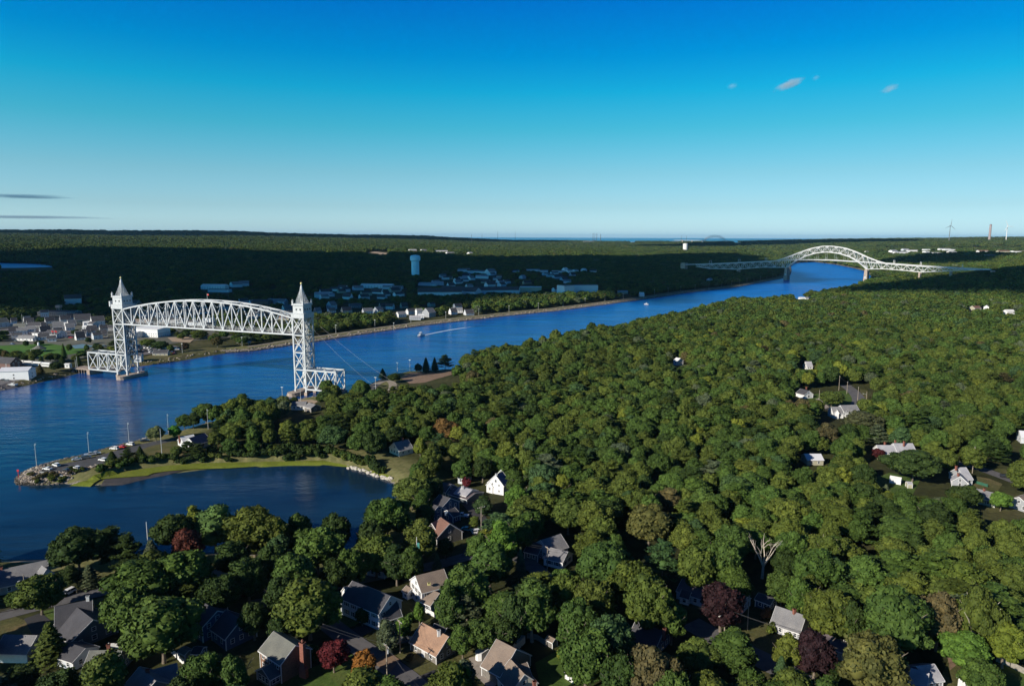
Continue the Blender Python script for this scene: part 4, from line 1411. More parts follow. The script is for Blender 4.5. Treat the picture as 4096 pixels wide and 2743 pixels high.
house('house with brown-grey roof and red brick chimney at the bottom left', [V((362, 2602), (486, 2599), 5.9, 9.5, 2.7, 'dark', 'greygreen', nwin=2), V((270, 2570), (340, 2592), 4.3, 7.0, 2.6, 'bluewhite', 'dark', nwin=2)],
    [(433, 2576, 7.8, 2.6, 'brick')], mark='roof with red chimney')
house('grey gabled house cut by the bottom edge left of the green trees', [V((560, 2668), (622, 2722), 6.2, 9.0, 2.8, 'grey', 'grey'), V((604, 2680), (704, 2652), 5.2, 6.5, 2.6, 'grey', 'grey', nwin=2)],
    [(590, 2676, 7.0, 1.6, 'brick')], mark='bottom grey gable')
house('dark blue house with white edged gables deep in tree shade', [
    V((812, 2408), (868, 2442), 7.4, 9.0, 4.6, 'bluedark', 'dark', win=(.9, 1.2)), V((905, 2440), (962, 2478), 7.0, 9.0, 3.6, 'bluedark', 'dark', win=(.95, 1.2)), V((830, 2404), (905, 2392), 6.2, 7.0, 4.0, 'bluedark', 'dark', sides='')],
    mark='dark blue shaded house')
house('small tan garden shed beside the white vinyl fence', [V((735, 2590), (748, 2596), 2.6, 2.4, 1.9, 'tan', 'grey', sides='', pitch_over=.2, L=2.8)], name='shed', cat='shed')
house('dark low shed in the shade right of the tan garden shed', [V((776, 2588), (812, 2590), 3.0, 3.2, 2.2, 'dark', 'dark', nwin=1, pitch_over=.2)], name='shed', cat='shed')
# foreground, middle
r7, b7 = house('brown shingled colonial with grey roof and tall brick end chimney at the bottom', [
    V((1097, 2526), (1181, 2580), 8.3, 8.6, 5.3, 'brown', 'greygreen', win=(.85, 1.35), nwin=5, sides='f'),
    V((1112, 2640), (1052, 2672), 4.2, 5.6, 2.5, 'shingle', 'greygreen', win=(.9, 1.2), nwin=3)], mark='shingled colonial')
pc = P(1209, 2567, 4 + 9.6)
mb = MB(); mb.box(-.6, .6, -.5, .5, 0, 9.6); mb.box(-1.1, 1.1, -.55, .55, 0, 2.8); mb.box(-.7, .7, -.6, .6, 9.35, 9.6); mb.box(-.15, .15, -.15, .15, 9.6, 10.3)
mb.build('chimney', M['brick'], r7, (pc[0] - b7[0], pc[1] - b7[1], 0), rad(-25))
for (x, y, w_, h_) in ((1098, 2688, .9, .9), (1119, 2678, .9, 1.1)):
    p = G(x, y + 6)
    o = empty('cooling_unit', p, ('white cooling unit by the shingled colonial wing, ' + ('left' if x < 1110 else 'right') + ' one of two'), 'air conditioner', rz=rad(-30))
    MB().box(-w_ / 2, w_ / 2, -.3, .3, 0, h_).build('case', M['trim'], o)
    MB().tube([(0, -.31, h_ * .5), (0, -.34, h_ * .5)], [h_ * .36, h_ * .36], 10).build('grille', M['steel_grey'], o)
house('blue-white colonial with charcoal roof and white cross gable, half in shade', [
    V((1412, 2324), (1560, 2383), 8.6, 9.0, 5.3, 'bluewhite', 'dark', win=(.85, 1.3), shut=True),
    V((1380, 2346), (1424, 2333), 7.7, 5.0, 5.3, 'white', 'brown', win=(.6, 1.3), nwin=2, sides='l'),
    V((1516, 2421), (1584, 2400), 6.0, 6.8, 3.0, 'bluewhite', 'dark', nwin=1),
    V((1384, 2396), (1404, 2388), 4.2, 3.2, 2.6, 'bluewhite', 'dark', nwin=1, L=3.2)], mark='blue-white colonial')
house('white colonial with brown roof and gabled sunroom, flagpole behind', [
    V((1664, 2303), (1772, 2276), 8.6, 9.0, 5.4, 'white', 'brown', win=(.8, 1.2), shut=True),
    V((1715, 2354), (1757, 2372), 5.0, 7.4, 2.8, 'grey', 'brown', win=(1.3, 1.4), nwin=2),
    V((1634, 2346), (1640, 2350), 3.2, 3.0, 2.3, 'white', 'brown', nwin=1, L=2.5, gwin=False)],
    [(1716, 2330, 7.6, .7, 'gold')], mark='white brown-roofed colonial')
house('cape house with rusty brown roof and white chimney', [
    V((1690, 2491), (1793, 2545), 5.9, 8.8, 2.6, 'shingle', 'tan', win=(.95, 1.25), doors='f', nwin=3), V((1742, 2494), (1786, 2510), 4.0, 5.4, 2.4, 'shingle', 'dark', nwin=1)],
    [(1755, 2518, 7.2, 1.8, 'trim')], mark='brown-roofed cape')
house('white garage house with big brown roof beside the concrete drive', [
    V((1989, 2557), (2063, 2595), 7.4, 11.5, 3.0, 'shingle', 'brown', sides='', ),
    V((2043, 2637), (2097, 2695), 5.9, 7.2, 2.6, 'cream', 'brown', nwin=2),
    V((2056, 2665), (2105, 2650), 5.0, 5.0, 3.0, 'dark', 'brown', nwin=1)],
    [(2138, 2722, 6.4, 2.8, 'brick')], mark='big brown-roofed garage house')
house('small tan-roofed cottage at the bottom edge under the brown oak', [V((2466, 2716), (2494, 2728), 4.6, 6.0, 2.5, 'cream', 'brown', nwin=1)], mark='bottom tan cottage')
house('white garden shed with black roof at the edge of the lawn', [V((2282, 2650), (2312, 2668), 3.6, 3.6, 2.2, 'white', 'dark', nwin=2, win=(.5, .6), pitch_over=.25, doors='f')], name='shed', cat='shed', mark='white garden shed')
house('tiny wooden shed behind the grey board fence', [V((2200, 2545), (2212, 2551), 2.4, 2.0, 1.8, 'shingle', 'brown', sides='', pitch_over=.2, L=2.4)], name='shed', cat='shed')
house('grey-roofed split house with hipped end and white front gable in the middle woods', [
    V((2165, 2160), (2240, 2136), 6.4, 8.4, 3.4, 'bluewhite', 'grey', nwin=2, hip=False), V((2118, 2166), (2170, 2178), 4.8, 7.4, 2.8, 'dark', 'dark', nwin=2),
    V((2197, 2188), (2270, 2206), 4.9, 7.6, 2.7, 'white', 'grey', win=(1.3, 1.1), nwin=2, shut=True)], mark='grey-roofed split house')
house('long dark-roofed ranch with white porch gables behind the purple beech', [
    V((2737, 2305), (2838, 2338), 5.4, 9.5, 2.7, 'bluewhite', 'purple', win=(1.0, 1.2)), V((2838, 2338), (2985, 2386), 4.4, 7.0, 2.5, 'bluewhite', 'dark', nwin=3),
    V((2738, 2362), (2752, 2366), 3.6, 3.0, 2.4, 'white', 'dark', nwin=1, L=2.6)], [(2788, 2308, 6.2, 1.0, 'trim')], mark='long dark-roofed ranch')
house('dark shed with blue-white windows left of the grey cape', [V((3036, 2372), (3094, 2394), 3.4, 4.2, 2.4, 'bluedark', 'dark', nwin=2)], name='shed', cat='shed')
house('shaded dark house with brick chimney lost in the lower woods', [V((2545, 2484), (2651, 2524), 5.8, 9.0, 2.7, 'bluedark', 'dark')], [(2657, 2510, 7.4, 3.6, 'brick')], mark='shaded ranch house')
house('grey cape house with white trimmed windows and small red chimney on dry lawn', [V((3107, 2424), (3221, 2462), 5.8, 8.2, 2.6, 'grey', 'grey', win=(.85, 1.2), doors='f', nwin=5, sides='f')], [(3178, 2434, 7.0, 1.6, 'brick')], mark='grey cape')
house('house with purple-brown roof behind the dark purple beech', [V((3272, 2496), (3400, 2536), 5.8, 8.6, 2.7, 'grey', 'purple')], [(3346, 2506, 7.2, 1.7, 'brick')], mark='purple-brown roof')
house('grey and white cottage with hipped roofs at the bottom right', [
    V((3648, 2672), (3712, 2692), 4.6, 7.0, 2.6, 'white', 'lightgrey', win=(.7, .9), nwin=2), V((3668, 2664), (3734, 2656), 4.6, 6.6, 2.6, 'grey', 'lightgrey', nwin=2)], mark='grey and white cottage')
house('charcoal roofed house cut by the bottom right edge', [V((3900, 2714), (3950, 2708), 5.2, 9.0, 2.6, 'white', 'dark', nwin=2)], mark='bottom right dark roof')
# head of the cove
house('weathered house with grey roof alone in the woods above the cove', [V((1577, 1770), (1631, 1758), 6.4, 9.0, 3.0, 'cream', 'grey')], [(1611, 1752, 7.8, 1.6, 'brick')], mark='lone grey roof')
house('tall white house with steep gable and dark solar roof', [
    V((1983, 1899), (2008, 1886), 8.6, 8.0, 4.6, 'white', 'navy', win=(.6, .8), nwin=2), V((1960, 1926), (1975, 1920), 5.0, 3.4, 3.4, 'white', 'white', nwin=1, L=3.0)], [(1986, 1893, 9.4, .8, 'trim')], mark='steep white gable')
house('grey-green gabled house behind the steep white gable', [V((2006, 1878), (2022, 1872), 7.2, 6.5, 3.6, 'sagewall', 'grey', nwin=1)])
house('low pale-roofed bungalow with white cupola in the shade of the head of the cove', [V((1842, 1946), (1888, 1958), 4.6, 8.0, 3.0, 'white', 'lightgrey', hip=False, nwin=3), V((1826, 1950), (1900, 1972), 3.4, 10.5, 2.2, 'dark', 'purple', sides='')],
      [(1851, 1942, 5.9, 1.6, 'trim')], mark='pale bungalow')
house('dark hipped cottage in the shade left of the pale bungalow', [V((1768, 1928), (1804, 1936), 5.0, 8.0, 2.7, 'dark', 'dark', nwin=2)])
house('big dark house with white corner boards in the shaded cluster', [V((1760, 1978), (1800, 1992), 7.8, 10.0, 5.0, 'bluedark', 'dark')], mark='shaded house cluster')
house('dark house on the far left of the shaded cluster', [V((1716, 2010), (1752, 2024), 6.4, 9.0, 3.6, 'bluedark', 'dark')])
house('dark garage with pale door in the shaded cluster', [V((1790, 2040), (1818, 2030), 4.4, 6.6, 2.6, 'bluedark', 'dark', nwin=1)], name='garage', cat='garage')
house('dark brown roofed house with skylights beside the shaded street bend', [V((1764, 2070), (1798, 2094), 7.6, 10.5, 3.4, 'shingle', 'redbrown', nwin=1), V((1728, 2092), (1764, 2070), 7.0, 6.0, 3.4, 'shingle', 'brown', sides='')], mark='dark brown skylight roof')
house('shaded white cottage behind trees above the big dark house', [V((1846, 1882), (1872, 1886), 5.0, 6.5, 3.0, 'bluewhite', 'dark', nwin=2)])
house('pale garage in dappled shade by the street crossing', [V((1492, 2232), (1560, 2248), 4.6, 6.5, 2.8, 'bluewhite', 'dark', nwin=2)], name='garage', cat='garage')
# right woods
house('small white house with dark roof and red chimney left of the road bend', [V((3203, 1554), (3236, 1563), 5.4, 7.5, 2.8, 'white', 'dark', nwin=1, win=(1.4, 1.2), sides='r')], [(3226, 1547, 6.4, 1.6, 'brick')], mark='small white house by the road bend')
house('white house with two grey roofs and a dormer, lit by the sun', [V((3362, 1621), (3424, 1619), 7.2, 8.0, 4.2, 'white', 'grey', nwin=3), V((3325, 1627), (3364, 1627), 6.4, 7.0, 3.2, 'white', 'grey', nwin=2), V((3346, 1634), (3349, 1640), 5.6, 2.2, 4.0, 'white', 'grey', sides='', L=2.4)], mark='white house with grey roofs')
house('outbuilding with white metal roof in the right woods', [V((3217, 1815), (3282, 1815), 4.6, 7.5, 2.7, 'tan', 'metal', nwin=2, trim=False)], name='barn', cat='outbuilding', mark='white metal roof')
house('long white house with light roofs and brick chimneys in the right woods', [V((3508, 1780), (3574, 1781), 6.0, 7.6, 3.0, 'white', 'lightgrey', nwin=4, win=(.9, 1.3), shut=True), V((3574, 1773), (3648, 1773), 6.9, 9.0, 3.4, 'white', 'lightgrey', nwin=2)],
      [(3540, 1767, 7.0, 1.6, 'brick'), (3617, 1764, 8.6, 2.6, 'brick'), (3582, 1760, 7.6, 1.4, 'brick')], mark='long white house')
house('grey gabled house with two brick chimneys beside the right road', [V((3832, 1870), (3862, 1869), 6.8, 9.5, 3.0, 'grey', 'lightgrey', nwin=2), V((3838, 1890), (3842, 1904), 5.4, 6.0, 2.8, 'grey', 'lightgrey', nwin=1, L=6)],
      [(3826, 1862, 8.2, 2.2, 'brick'), (3834, 1892, 6.6, 1.4, 'brick')], mark='grey gabled house')
house('tan house with grey roof and shuttered windows at the right', [V((3908, 1954), (3996, 1976), 5.0, 8.0, 2.8, 'sagewall', 'grey', win=(.9, 1.4), nwin=2, shut=True)], [(3938, 1952, 6.2, 1.2, 'brick')], mark='tan gabled house')
house('pinkish roofed house cut by the right edge', [V((4078, 1988), (4140, 1968), 5.6, 9.0, 2.8, 'grey', 'brown', nwin=2)], mark='right edge brown roof')
house('pale grey house with white metal roof cut by the right edge, farther up', [V((4078, 1722), (4150, 1728), 6.0, 8.0, 3.4, 'bluewhite', 'metal', nwin=2)], mark='right edge white roof')
house('white greenhouse shed in the right clearing', [V((3562, 1902), (3606, 1910), 3.0, 3.4, 2.1, 'white', 'white', sides='', pitch_over=.15)], name='shed', cat='shed')
house('small pale shed under the forked tree in the right clearing', [V((3628, 1926), (3646, 1927), 2.6, 2.6, 1.9, 'tan', 'lightgrey', sides='', pitch_over=.15)], name='shed', cat='shed')
house('white roof showing through the middle of the woods', [V((2706, 1430), (2722, 1433), 6.0, 7, 4, 'white', 'white', nwin=1)], mark='white roof in the woods')
house('white house with low roof high in the right woods', [V((3222, 1446), (3244, 1446), 6.4, 7.0, 3.0, 'white', 'lightgrey', nwin=2)])
# the point
house('white house with dark solar roof and brick chimney on the point', [
    V((756, 1752), (818, 1733), 6.2, 8.5, 3.0, 'white', 'navy', nwin=1, win=(1.2, 1.4)), V((722, 1748), (772, 1738), 5.4, 7.5, 3.0, 'white', 'white', nwin=2)], [(716, 1742, 6.6, 4.0, 'brick')], mark='white house on the point')
house('low white pier building with grey roof under the railroad bridge', [V((1172, 1606), (1225, 1606), 4.6, 8.0, 2.8, 'white', 'grey', nwin=3)], mark='low white pier building')
house('grey roofed shed half hidden right of the low pier building', [V((1236, 1611), (1262, 1618), 4.6, 7, 2.8, 'shingle', 'grey', nwin=1)])
LANDMARKS += [(*G(1550, 1905)[:2], 'boulders at the cove head'), (*G(1300, 1845)[:2], 'marsh grass'), (*G(1650, 1505)[:2], 'sandy clearing'), (*G(2180, 2280)[:2], 'grey driveway in the woods'), (*G(3055, 2312)[:2], 'bare white tree')]

# ------------------------------------------------------------------ town on the north bank (centre px on the ground, length, width, wall, ridge, yaw)
def town(label, x, y, L, W, hw, rh, yaw, wall, roof, nwin=None, name='house', cat='house', group=None, **k):
    p = G(x, y)
    if y > 1225:
        L, W, hw, rh = L * .86, W * .86, hw * .9, rh * .92
    c = (p[0], p[1], p[2])
    root = empty(name, c, label, cat, group)
    d = math.hypot(p[0], p[1])
    far_ = d > 1150
    volume(root, c, c, rad(yaw), L, W, hw, rh, wall, roof, sides='' if far_ and nwin is None else 'auto', nwin=nwin, trim=d < 1300, gwin=not far_, **k)
    return root
TW = [
 ('white metal warehouse with blue-grey long side at the left bank', 72, 1514, 24, 15, 8.0, 10.0, 12, 'metal', 'metal', dict(nwin=1, name='warehouse', cat='warehouse')),
 ('dark brick house with tall gable behind the white warehouse', 34, 1470, 20, 12, 5.5, 9.5, -15, 'brickwall', 'dark', dict(nwin=2)),
 ('small white cube hut by the railway cars', 274, 1472, 4.5, 4, 4.2, 4.5, 0, 'white', 'white', dict(name='hut', cat='hut')),
 ('long white store wall left of the dark roofed store', 172, 1346, 20, 12, 5, 5.6, -12, 'white', 'dark', dict(name='store', cat='store', nwin=3)),
 ('store with large dark roof on the town street', 222, 1350, 20, 16, 5, 9, -12, 'bluewhite', 'dark', dict(name='store', cat='store', nwin=4)),
 ('small white porch house in front of the dark roofed store', 208, 1366, 9, 7, 4, 7, 30, 'bluewhite', 'dark', {}),
 ('white cottage with pale roof beside the flagged street', 112, 1362, 22, 9, 3.2, 6, -8, 'white', 'grey', dict(nwin=4)),
 ('brown-grey gabled house left of the town lot', 82, 1322, 14, 11, 5, 9, 20, 'tan', 'greygreen', dict(nwin=3)),
 ('long dark roofed hall in the town shade', 150, 1312, 22, 12, 4, 7.5, 5, 'dark', 'dark', {}),
 ('white steep gable left of the dark roofed hall', 117, 1305, 5, 5, 5, 8, 40, 'white', 'dark', {}),
 ('narrow white gable right of the dark roofed hall', 176, 1318, 6, 5, 5, 9, 40, 'white', 'dark', {}),
 ('leftmost grey-green gabled building at the picture edge', 6, 1308, 14, 13, 7, 12, 60, 'bluewhite', 'greygreen', dict(nwin=2)),
 ('small white gable behind the leftmost building', 56, 1292, 7, 6, 4, 7.5, 40, 'white', 'dark', {}),
 ('white shed below the small white gable', 52, 1304, 8, 5, 3, 4.4, 40, 'white', 'white', {}),
 ('white gabled house, left of the row above the boat yard', 262, 1290, 13, 12, 5, 10, 40, 'white', 'dark', dict(nwin=2)),
 ('white steep gabled house in the row above the boat yard', 288, 1284, 13, 9, 6, 11, 40, 'white', 'dark', {}),
 ('large tan gabled inn with black roof in the town', 332, 1296, 20, 16, 7, 14, 35, 'tan', 'dark', dict(nwin=4)),
 ('white annex in front of the large tan inn', 352, 1304, 11, 8, 5, 6.5, 40, 'white', 'white', {}),
 ('tall white gabled house right of the large tan inn', 392, 1302, 16, 14, 7, 13, 38, 'white', 'dark', dict(nwin=2)),
 ('blue-grey house under the large tan inn', 374, 1312, 10, 10, 6, 8.5, -20, 'bluewhite', 'dark', dict(nwin=2)),
 ('white garage below the white annex', 348, 1318, 9, 7, 4, 5.5, 10, 'white', 'white', dict(name='garage', cat='garage')),
 ('white cottage row house, left of three lit gables', 326, 1346, 13, 8, 4, 7, 15, 'white', 'dark', dict(nwin=2)),
 ('white cottage with lit gable, middle of three lit gables', 346, 1342, 9, 8, 4, 8, 40, 'white', 'dark', {}),
 ('steep white cottage, right of three lit gables', 368, 1338, 12, 8, 5, 9.5, 40, 'white', 'dark', {}),
 ('narrow white gable beside the bridge tower', 415, 1328, 9, 6, 5, 9, 40, 'white', 'dark', {}),
 ('grey house beside the left bridge tower', 440, 1322, 15, 10, 4, 7, 10, 'grey', 'dark', dict(nwin=2)),
 ('white house with red chimney in the cloud shade', 180, 1272, 10, 9, 9, 12, 30, 'bluewhite', 'dark', dict(nwin=3)),
 ('long dark school hall in the cloud shade', 240, 1262, 60, 18, 6, 8, -3, 'dark', 'dark', {}),
 ('big shaded church house with steep roof', 294, 1216, 22, 14, 9, 15, 30, 'bluewhite', 'dark', {}),
 ('large white warehouse with plain lit wall under the lift span', 605, 1344, 40, 22, 10, 10.6, -15, 'white', 'white', dict(name='warehouse', cat='warehouse')),
 ('white tank shaped building beside the left tower', 545, 1350, 12, 12, 7, 8, -15, 'white', 'white', {}),
 ('brown-pink roofed building seen through the lift span', 570, 1300, 30, 14, 4, 8, -10, 'tan', 'brown', {}),
 ('grey hall seen through the middle of the lift span', 700, 1290, 36, 16, 5, 7, -12, 'grey', 'dark', {}),
 ('white store seen through the lift span near its flag', 800, 1300, 30, 12, 5, 7, -12, 'bluewhite', 'dark', {}),
 ('visitor hall with white gable on the canal lawn', 646, 1421, 15, 8, 2.8, 5.6, 8, 'tan', 'dark', dict(nwin=3)),
 ('blue-shadowed hut at the foot of the left tower', 555, 1445, 7, 7, 6, 8, 10, 'bluewhite', 'dark', {}),
 ('long white building with glazed gallery on the shaded hillside', 860, 1157, 48, 18, 7, 10, -4, 'white', 'white', dict(name='hall', cat='building', nwin=9)),
 ('lower wing of the long white hillside building', 880, 1168, 40, 14, 5, 6, -4, 'bluewhite', 'grey', dict(name='hall', cat='building')),
 ('white gabled house right of the hillside building', 944, 1148, 20, 16, 6, 11, 45, 'white', 'grey', {}),
 ('pale gabled house far right of the hillside building', 976, 1144, 20, 14, 6, 11, 20, 'white', 'grey', {}),
 ('brick-red shaded block left of the right tower', 1050, 1222, 26, 18, 7, 10, -5, 'brickwall', 'dark', {}),
 ('blue-grey apartment house left of the right tower', 1110, 1218, 30, 14, 6, 9.5, -8, 'bluewhite', 'grey', dict(nwin=4)),
 ('brown roofed motel behind the right tower', 1130, 1256, 44, 13, 4, 6, -8, 'white', 'brown', dict(nwin=5)),
 ('white two-window block left of the right tower head', 1156, 1238, 14, 9, 6, 7, -5, 'white', 'grey', dict(nwin=2)),
 ('red roofed shop just left of the right tower', 1138, 1278, 18, 10, 3, 5, -8, 'tan', 'redbrown', {}),
 ('pale blue gabled house right of the right tower', 1327, 1236, 14, 12, 7, 13, 60, 'bluewhite', 'grey', dict(nwin=2)),
 ('white lit gable among trees right of the right tower', 1270, 1252, 10, 9, 4, 9, 50, 'white', 'grey', {}),
 ('white lit low gable in trees right of the pale blue house', 1326, 1250, 12, 9, 3.5, 7.5, 40, 'white', 'brown', {}),
 ('brown roofed house on the lit tree line', 1420, 1232, 20, 12, 4, 8, 20, 'dark', 'purple', {}),
 ('white gable peeping from the bank trees', 1512, 1252, 14, 11, 5, 10, 60, 'white', 'grey', {}),
 ('white house left of the bank cottages', 1604, 1268, 14, 9, 5, 8.5, 40, 'white', 'grey', {}),
 ('tall narrow white house of the bank cottages', 1676, 1262, 10, 8, 8, 11, 30, 'white', 'grey', {}),
 ('low blue-white house of the bank cottages', 1660, 1278, 17, 9, 3.5, 6, 10, 'bluewhite', 'lightgrey', {}),
 ('white stepped house of the bank cottages', 1684, 1274, 9, 7, 5, 6.5, 10, 'white', 'white', {}),
 ('white-trimmed gable house at the canal lawn', 1716, 1266, 16, 14, 7, 13, 55, 'grey', 'grey', dict(nwin=2)),
 ('white sided house with blue roof above the bank road', 1828, 1250, 18, 11, 4.5, 8, 10, 'white', 'bluewhite' if False else 'grey', {}),
 ('shaded white building with long glazed wall near the water tower', 1510, 1152, 66, 20, 7, 9, -4, 'white', 'white', dict(nwin=10, name='hall', cat='building')),
 ('dim wing of the long glazed building near the water tower', 1572, 1156, 40, 16, 5, 7, -4, 'bluewhite', 'grey', {}),
 ('dim cottage left of the long glazed building', 1432, 1160, 20, 14, 5, 9, 30, 'bluewhite', 'grey', {}),
 ('dim pale cottage farther left of the glazed building', 1378, 1168, 18, 14, 6, 10, 60, 'bluewhite', 'dark', {}),
 ('bright dim-lit house pair left of the glazed building', 1288, 1190, 24, 14, 6, 10, 20, 'white', 'lightgrey', {}),
 ('pale long cottage beside the house pair', 1314, 1186, 20, 9, 4, 6, 30, 'white', 'lightgrey', {}),
 ('low pale shop under the water tower', 1712, 1142, 40, 16, 4, 7, -10, 'bluewhite', 'lightgrey', {}),
 ('dim house group right of the low pale shop', 1752, 1140, 24, 14, 4, 8, 10, 'bluewhite', 'lightgrey', {}),
 ('left block of the hillside apartments', 1856, 1092, 34, 20, 9, 13, -8, 'bluewhite', 'grey', dict(nwin=4, name='apartment_house', cat='apartments')),
 ('dark roofed middle block of the hillside apartments', 1890, 1094, 30, 18, 8, 12, -5, 'bluewhite', 'dark', dict(name='apartment_house', cat='apartments')),
 ('long balcony block of the hillside apartments', 1924, 1098, 40, 18, 9, 12, -5, 'white', 'grey', dict(nwin=7, name='apartment_house', cat='apartments')),
 ('steep gable block at the right of the hillside apartments', 1962, 1100, 26, 20, 10, 17, 40, 'white', 'grey', dict(name='apartment_house', cat='apartments')),
 ('white low house below the hillside apartments', 1928, 1114, 32, 14, 6, 9, -5, 'white', 'lightgrey', {}),
 ('small white gable below the left hillside block', 1884, 1120, 16, 14, 5, 11, 50, 'white', 'grey', {}),
 ('long pale roof below the left hillside block', 1862, 1116, 34, 13, 4, 6, -5, 'bluewhite', 'lightgrey', {}),
 ('white cottage lowest of the hillside group', 1858, 1126, 18, 12, 4, 8, 30, 'white', 'grey', {}),
 ('small house with pink roof right of the hillside apartments', 1996, 1110, 14, 11, 4, 7, 0, 'pink', 'redbrown', {}),
 ('grey house right of the pink roof', 1988, 1120, 20, 11, 4, 7, 0, 'bluewhite', 'grey', {}),
 ('left wing of the great white-trimmed condominium', 1760, 1186, 80, 22, 9, 16, 5, 'white', 'dark', dict(nwin=14, name='condominium', cat='apartments')),
 ('middle wing of the great white-trimmed condominium', 1842, 1180, 90, 20, 9, 16, -38, 'bluewhite', 'dark', dict(nwin=16, name='condominium', cat='apartments')),
 ('right wing of the great white-trimmed condominium', 1950, 1178, 120, 20, 9, 15, 8, 'bluewhite', 'dark', dict(nwin=20, name='condominium', cat='apartments')),
 ('white flat-roofed hospital block above the canal bank', 2262, 1182, 26, 20, 19, 19.6, 40, 'white', 'grey', dict(nwin=2, name='office_block', cat='office building')),
 ('long windowed wing of the white flat-roofed block', 2310, 1176, 76, 18, 17, 17.6, 10, 'white', 'lightgrey', dict(nwin=12, name='office_block', cat='office building')),
 ('brown pavilion with white cornice left of the flat-roofed block', 2122, 1168, 42, 16, 10, 11, 2, 'tan', 'white', dict(nwin=8, name='pavilion', cat='building')),
 ('small white annex left of the brown pavilion', 2096, 1168, 18, 12, 7, 8, 2, 'white', 'white', {}),
 ('left white motel strip in the dark trees', 2132, 1086, 40, 14, 5, 7, 0, 'bluewhite', 'lightgrey', {}),
 ('second dim strip right of the left motel strip', 2172, 1088, 30, 12, 4, 6, 0, 'bluewhite', 'lightgrey', {}),
 ('dim long shed before the white street houses', 2232, 1090, 36, 14, 4, 6, 0, 'bluewhite', 'lightgrey', {}),
 ('brightest white gable of the far street houses', 2260, 1090, 16, 14, 8, 14, 50, 'white', 'white', {}),
 ('white house second in the far street', 2278, 1092, 16, 14, 7, 10, 20, 'white', 'lightgrey', {}),
 ('white house third in the far street', 2300, 1090, 18, 14, 6, 9, 50, 'white', 'lightgrey', {}),
 ('last small white house in the far street', 2335, 1087, 14, 14, 6, 10, 50, 'white', 'white', {}),
 ('pale triangle roof in the dark trees left of centre', 2090, 1115, 14, 12, 5, 9, 50, 'bluewhite', 'lightgrey', {}),
 ('white pyramid roofed kiosk at the shaded canal bank', 2566, 1186, 9, 9, 3, 8, 0, 'white', 'white', dict(name='kiosk', cat='kiosk')),
 ('pale cottage in the shaded trees of the far bank', 2838, 1126, 12, 10, 5, 8, 40, 'white', 'lightgrey', {}),
 ('long dim pavilion left of the flat-roofed block road', 2490, 1174, 20, 10, 4, 6, 0, 'tan', 'lightgrey', {}),
 ('distant white house pair left of the lit far terraces', 3466, 1014, 20, 18, 7, 12, 30, 'white', 'grey', {}),
 ('leftmost lit terrace block on the far right hill', 3572, 1010, 50, 24, 8, 14, 30, 'white', 'lightgrey', {}),
 ('low long lit terrace on the far right hill', 3602, 1014, 70, 20, 7, 9, 8, 'white', 'lightgrey', {}),
 ('upper grey lit terrace on the far right hill', 3620, 1004, 44, 20, 8, 13, 20, 'bluewhite', 'lightgrey', {}),
 ('rightmost of the first lit terraces on the far hill', 3648, 1008, 54, 20, 8, 12, -5, 'white', 'lightgrey', {}),
 ('upper white block between the lit terraces', 3704, 1003, 36, 20, 8, 9, 0, 'white', 'white', {}),
 ('lower white block between the lit terraces', 3704, 1012, 30, 20, 7, 9, 20, 'white', 'white', {}),
 ('long lit roof at the left of the far mall', 3776, 1002, 60, 26, 9, 12, 0, 'white', 'lightgrey', {}),
 ('brightest white block of the far mall', 3794, 1007, 56, 26, 12, 13, 5, 'white', 'white', {}),
 ('right lit end of the far mall', 3806, 1013, 44, 20, 6, 9, 10, 'white', 'lightgrey', {}),
 ('low front roof left of the far mall', 3744, 1016, 46, 20, 5, 8, 0, 'white', 'lightgrey', {}),
 ('orange-brown roofed block far right', 3930, 1010, 50, 24, 7, 12, 0, 'white', 'redbrown', {}),
 ('brown roofed block under the orange-brown one', 3960, 1028, 44, 20, 5, 10, 0, 'tan', 'brown', {}),
 ('pinkish roofed block right of the orange-brown one', 4012, 1010, 56, 24, 6, 11, 0, 'tan', 'redbrown', {}),
 ('last long pinkish roof at the far right edge', 4080, 1012, 80, 30, 8, 11, 0, 'white', 'brown', {}),
 ('white double cottage above the right wood', 3204, 1197, 8, 6, 2.6, 4, 0, 'white', 'white', {}),
 ('second white cottage above the right wood', 3224, 1197, 8, 6, 2.6, 4, 20, 'white', 'lightgrey', {}),
 ('pinkish roof in the upper right wood', 3900, 1240, 16, 10, 4, 7, 20, 'tan', 'redbrown', {}),
 ('white small gable in the upper right wood', 3946, 1236, 12, 8, 4, 7, 50, 'white', 'grey', {}),
 ('white roof patch farther right in the upper right wood', 4034, 1256, 15, 10, 4, 7, 10, 'white', 'white', {}),
 ('white industrial roofs left on the sea horizon', 2354, 970, 120, 60, 10, 14, 0, 'white', 'lightgrey', {}),
 ('small white roof in the middle of the sea horizon', 2530, 966, 60, 40, 12, 22, 30, 'white', 'lightgrey', {}),
 ('white sheds left of the distant arch bridge', 2700, 970, 100, 40, 10, 14, 0, 'white', 'lightgrey', {}),
 ('pale buildings right of the distant arch bridge', 2950, 970, 90, 40, 16, 22, 0, 'white', 'lightgrey', {}),
 ('lit house rows above the blue water tower, left', 1650, 1008, 40, 20, 7, 14, 30, 'white', 'lightgrey', {}),
 ('lit house rows above the blue water tower, right', 1694, 1008, 30, 20, 7, 14, 40, 'white', 'grey', {}),
 ('white house left in the group right of the water tower', 1766, 1012, 60, 22, 7, 13, 10, 'white', 'lightgrey', {}),
 ('white house middle in the group right of the water tower', 1800, 1020, 40, 22, 8, 14, 40, 'white', 'grey', {}),
 ('white house with bright gable far right of the water tower', 1880, 1022, 24, 22, 9, 16, 50, 'white', 'lightgrey', {}),
]
TOWNP = []
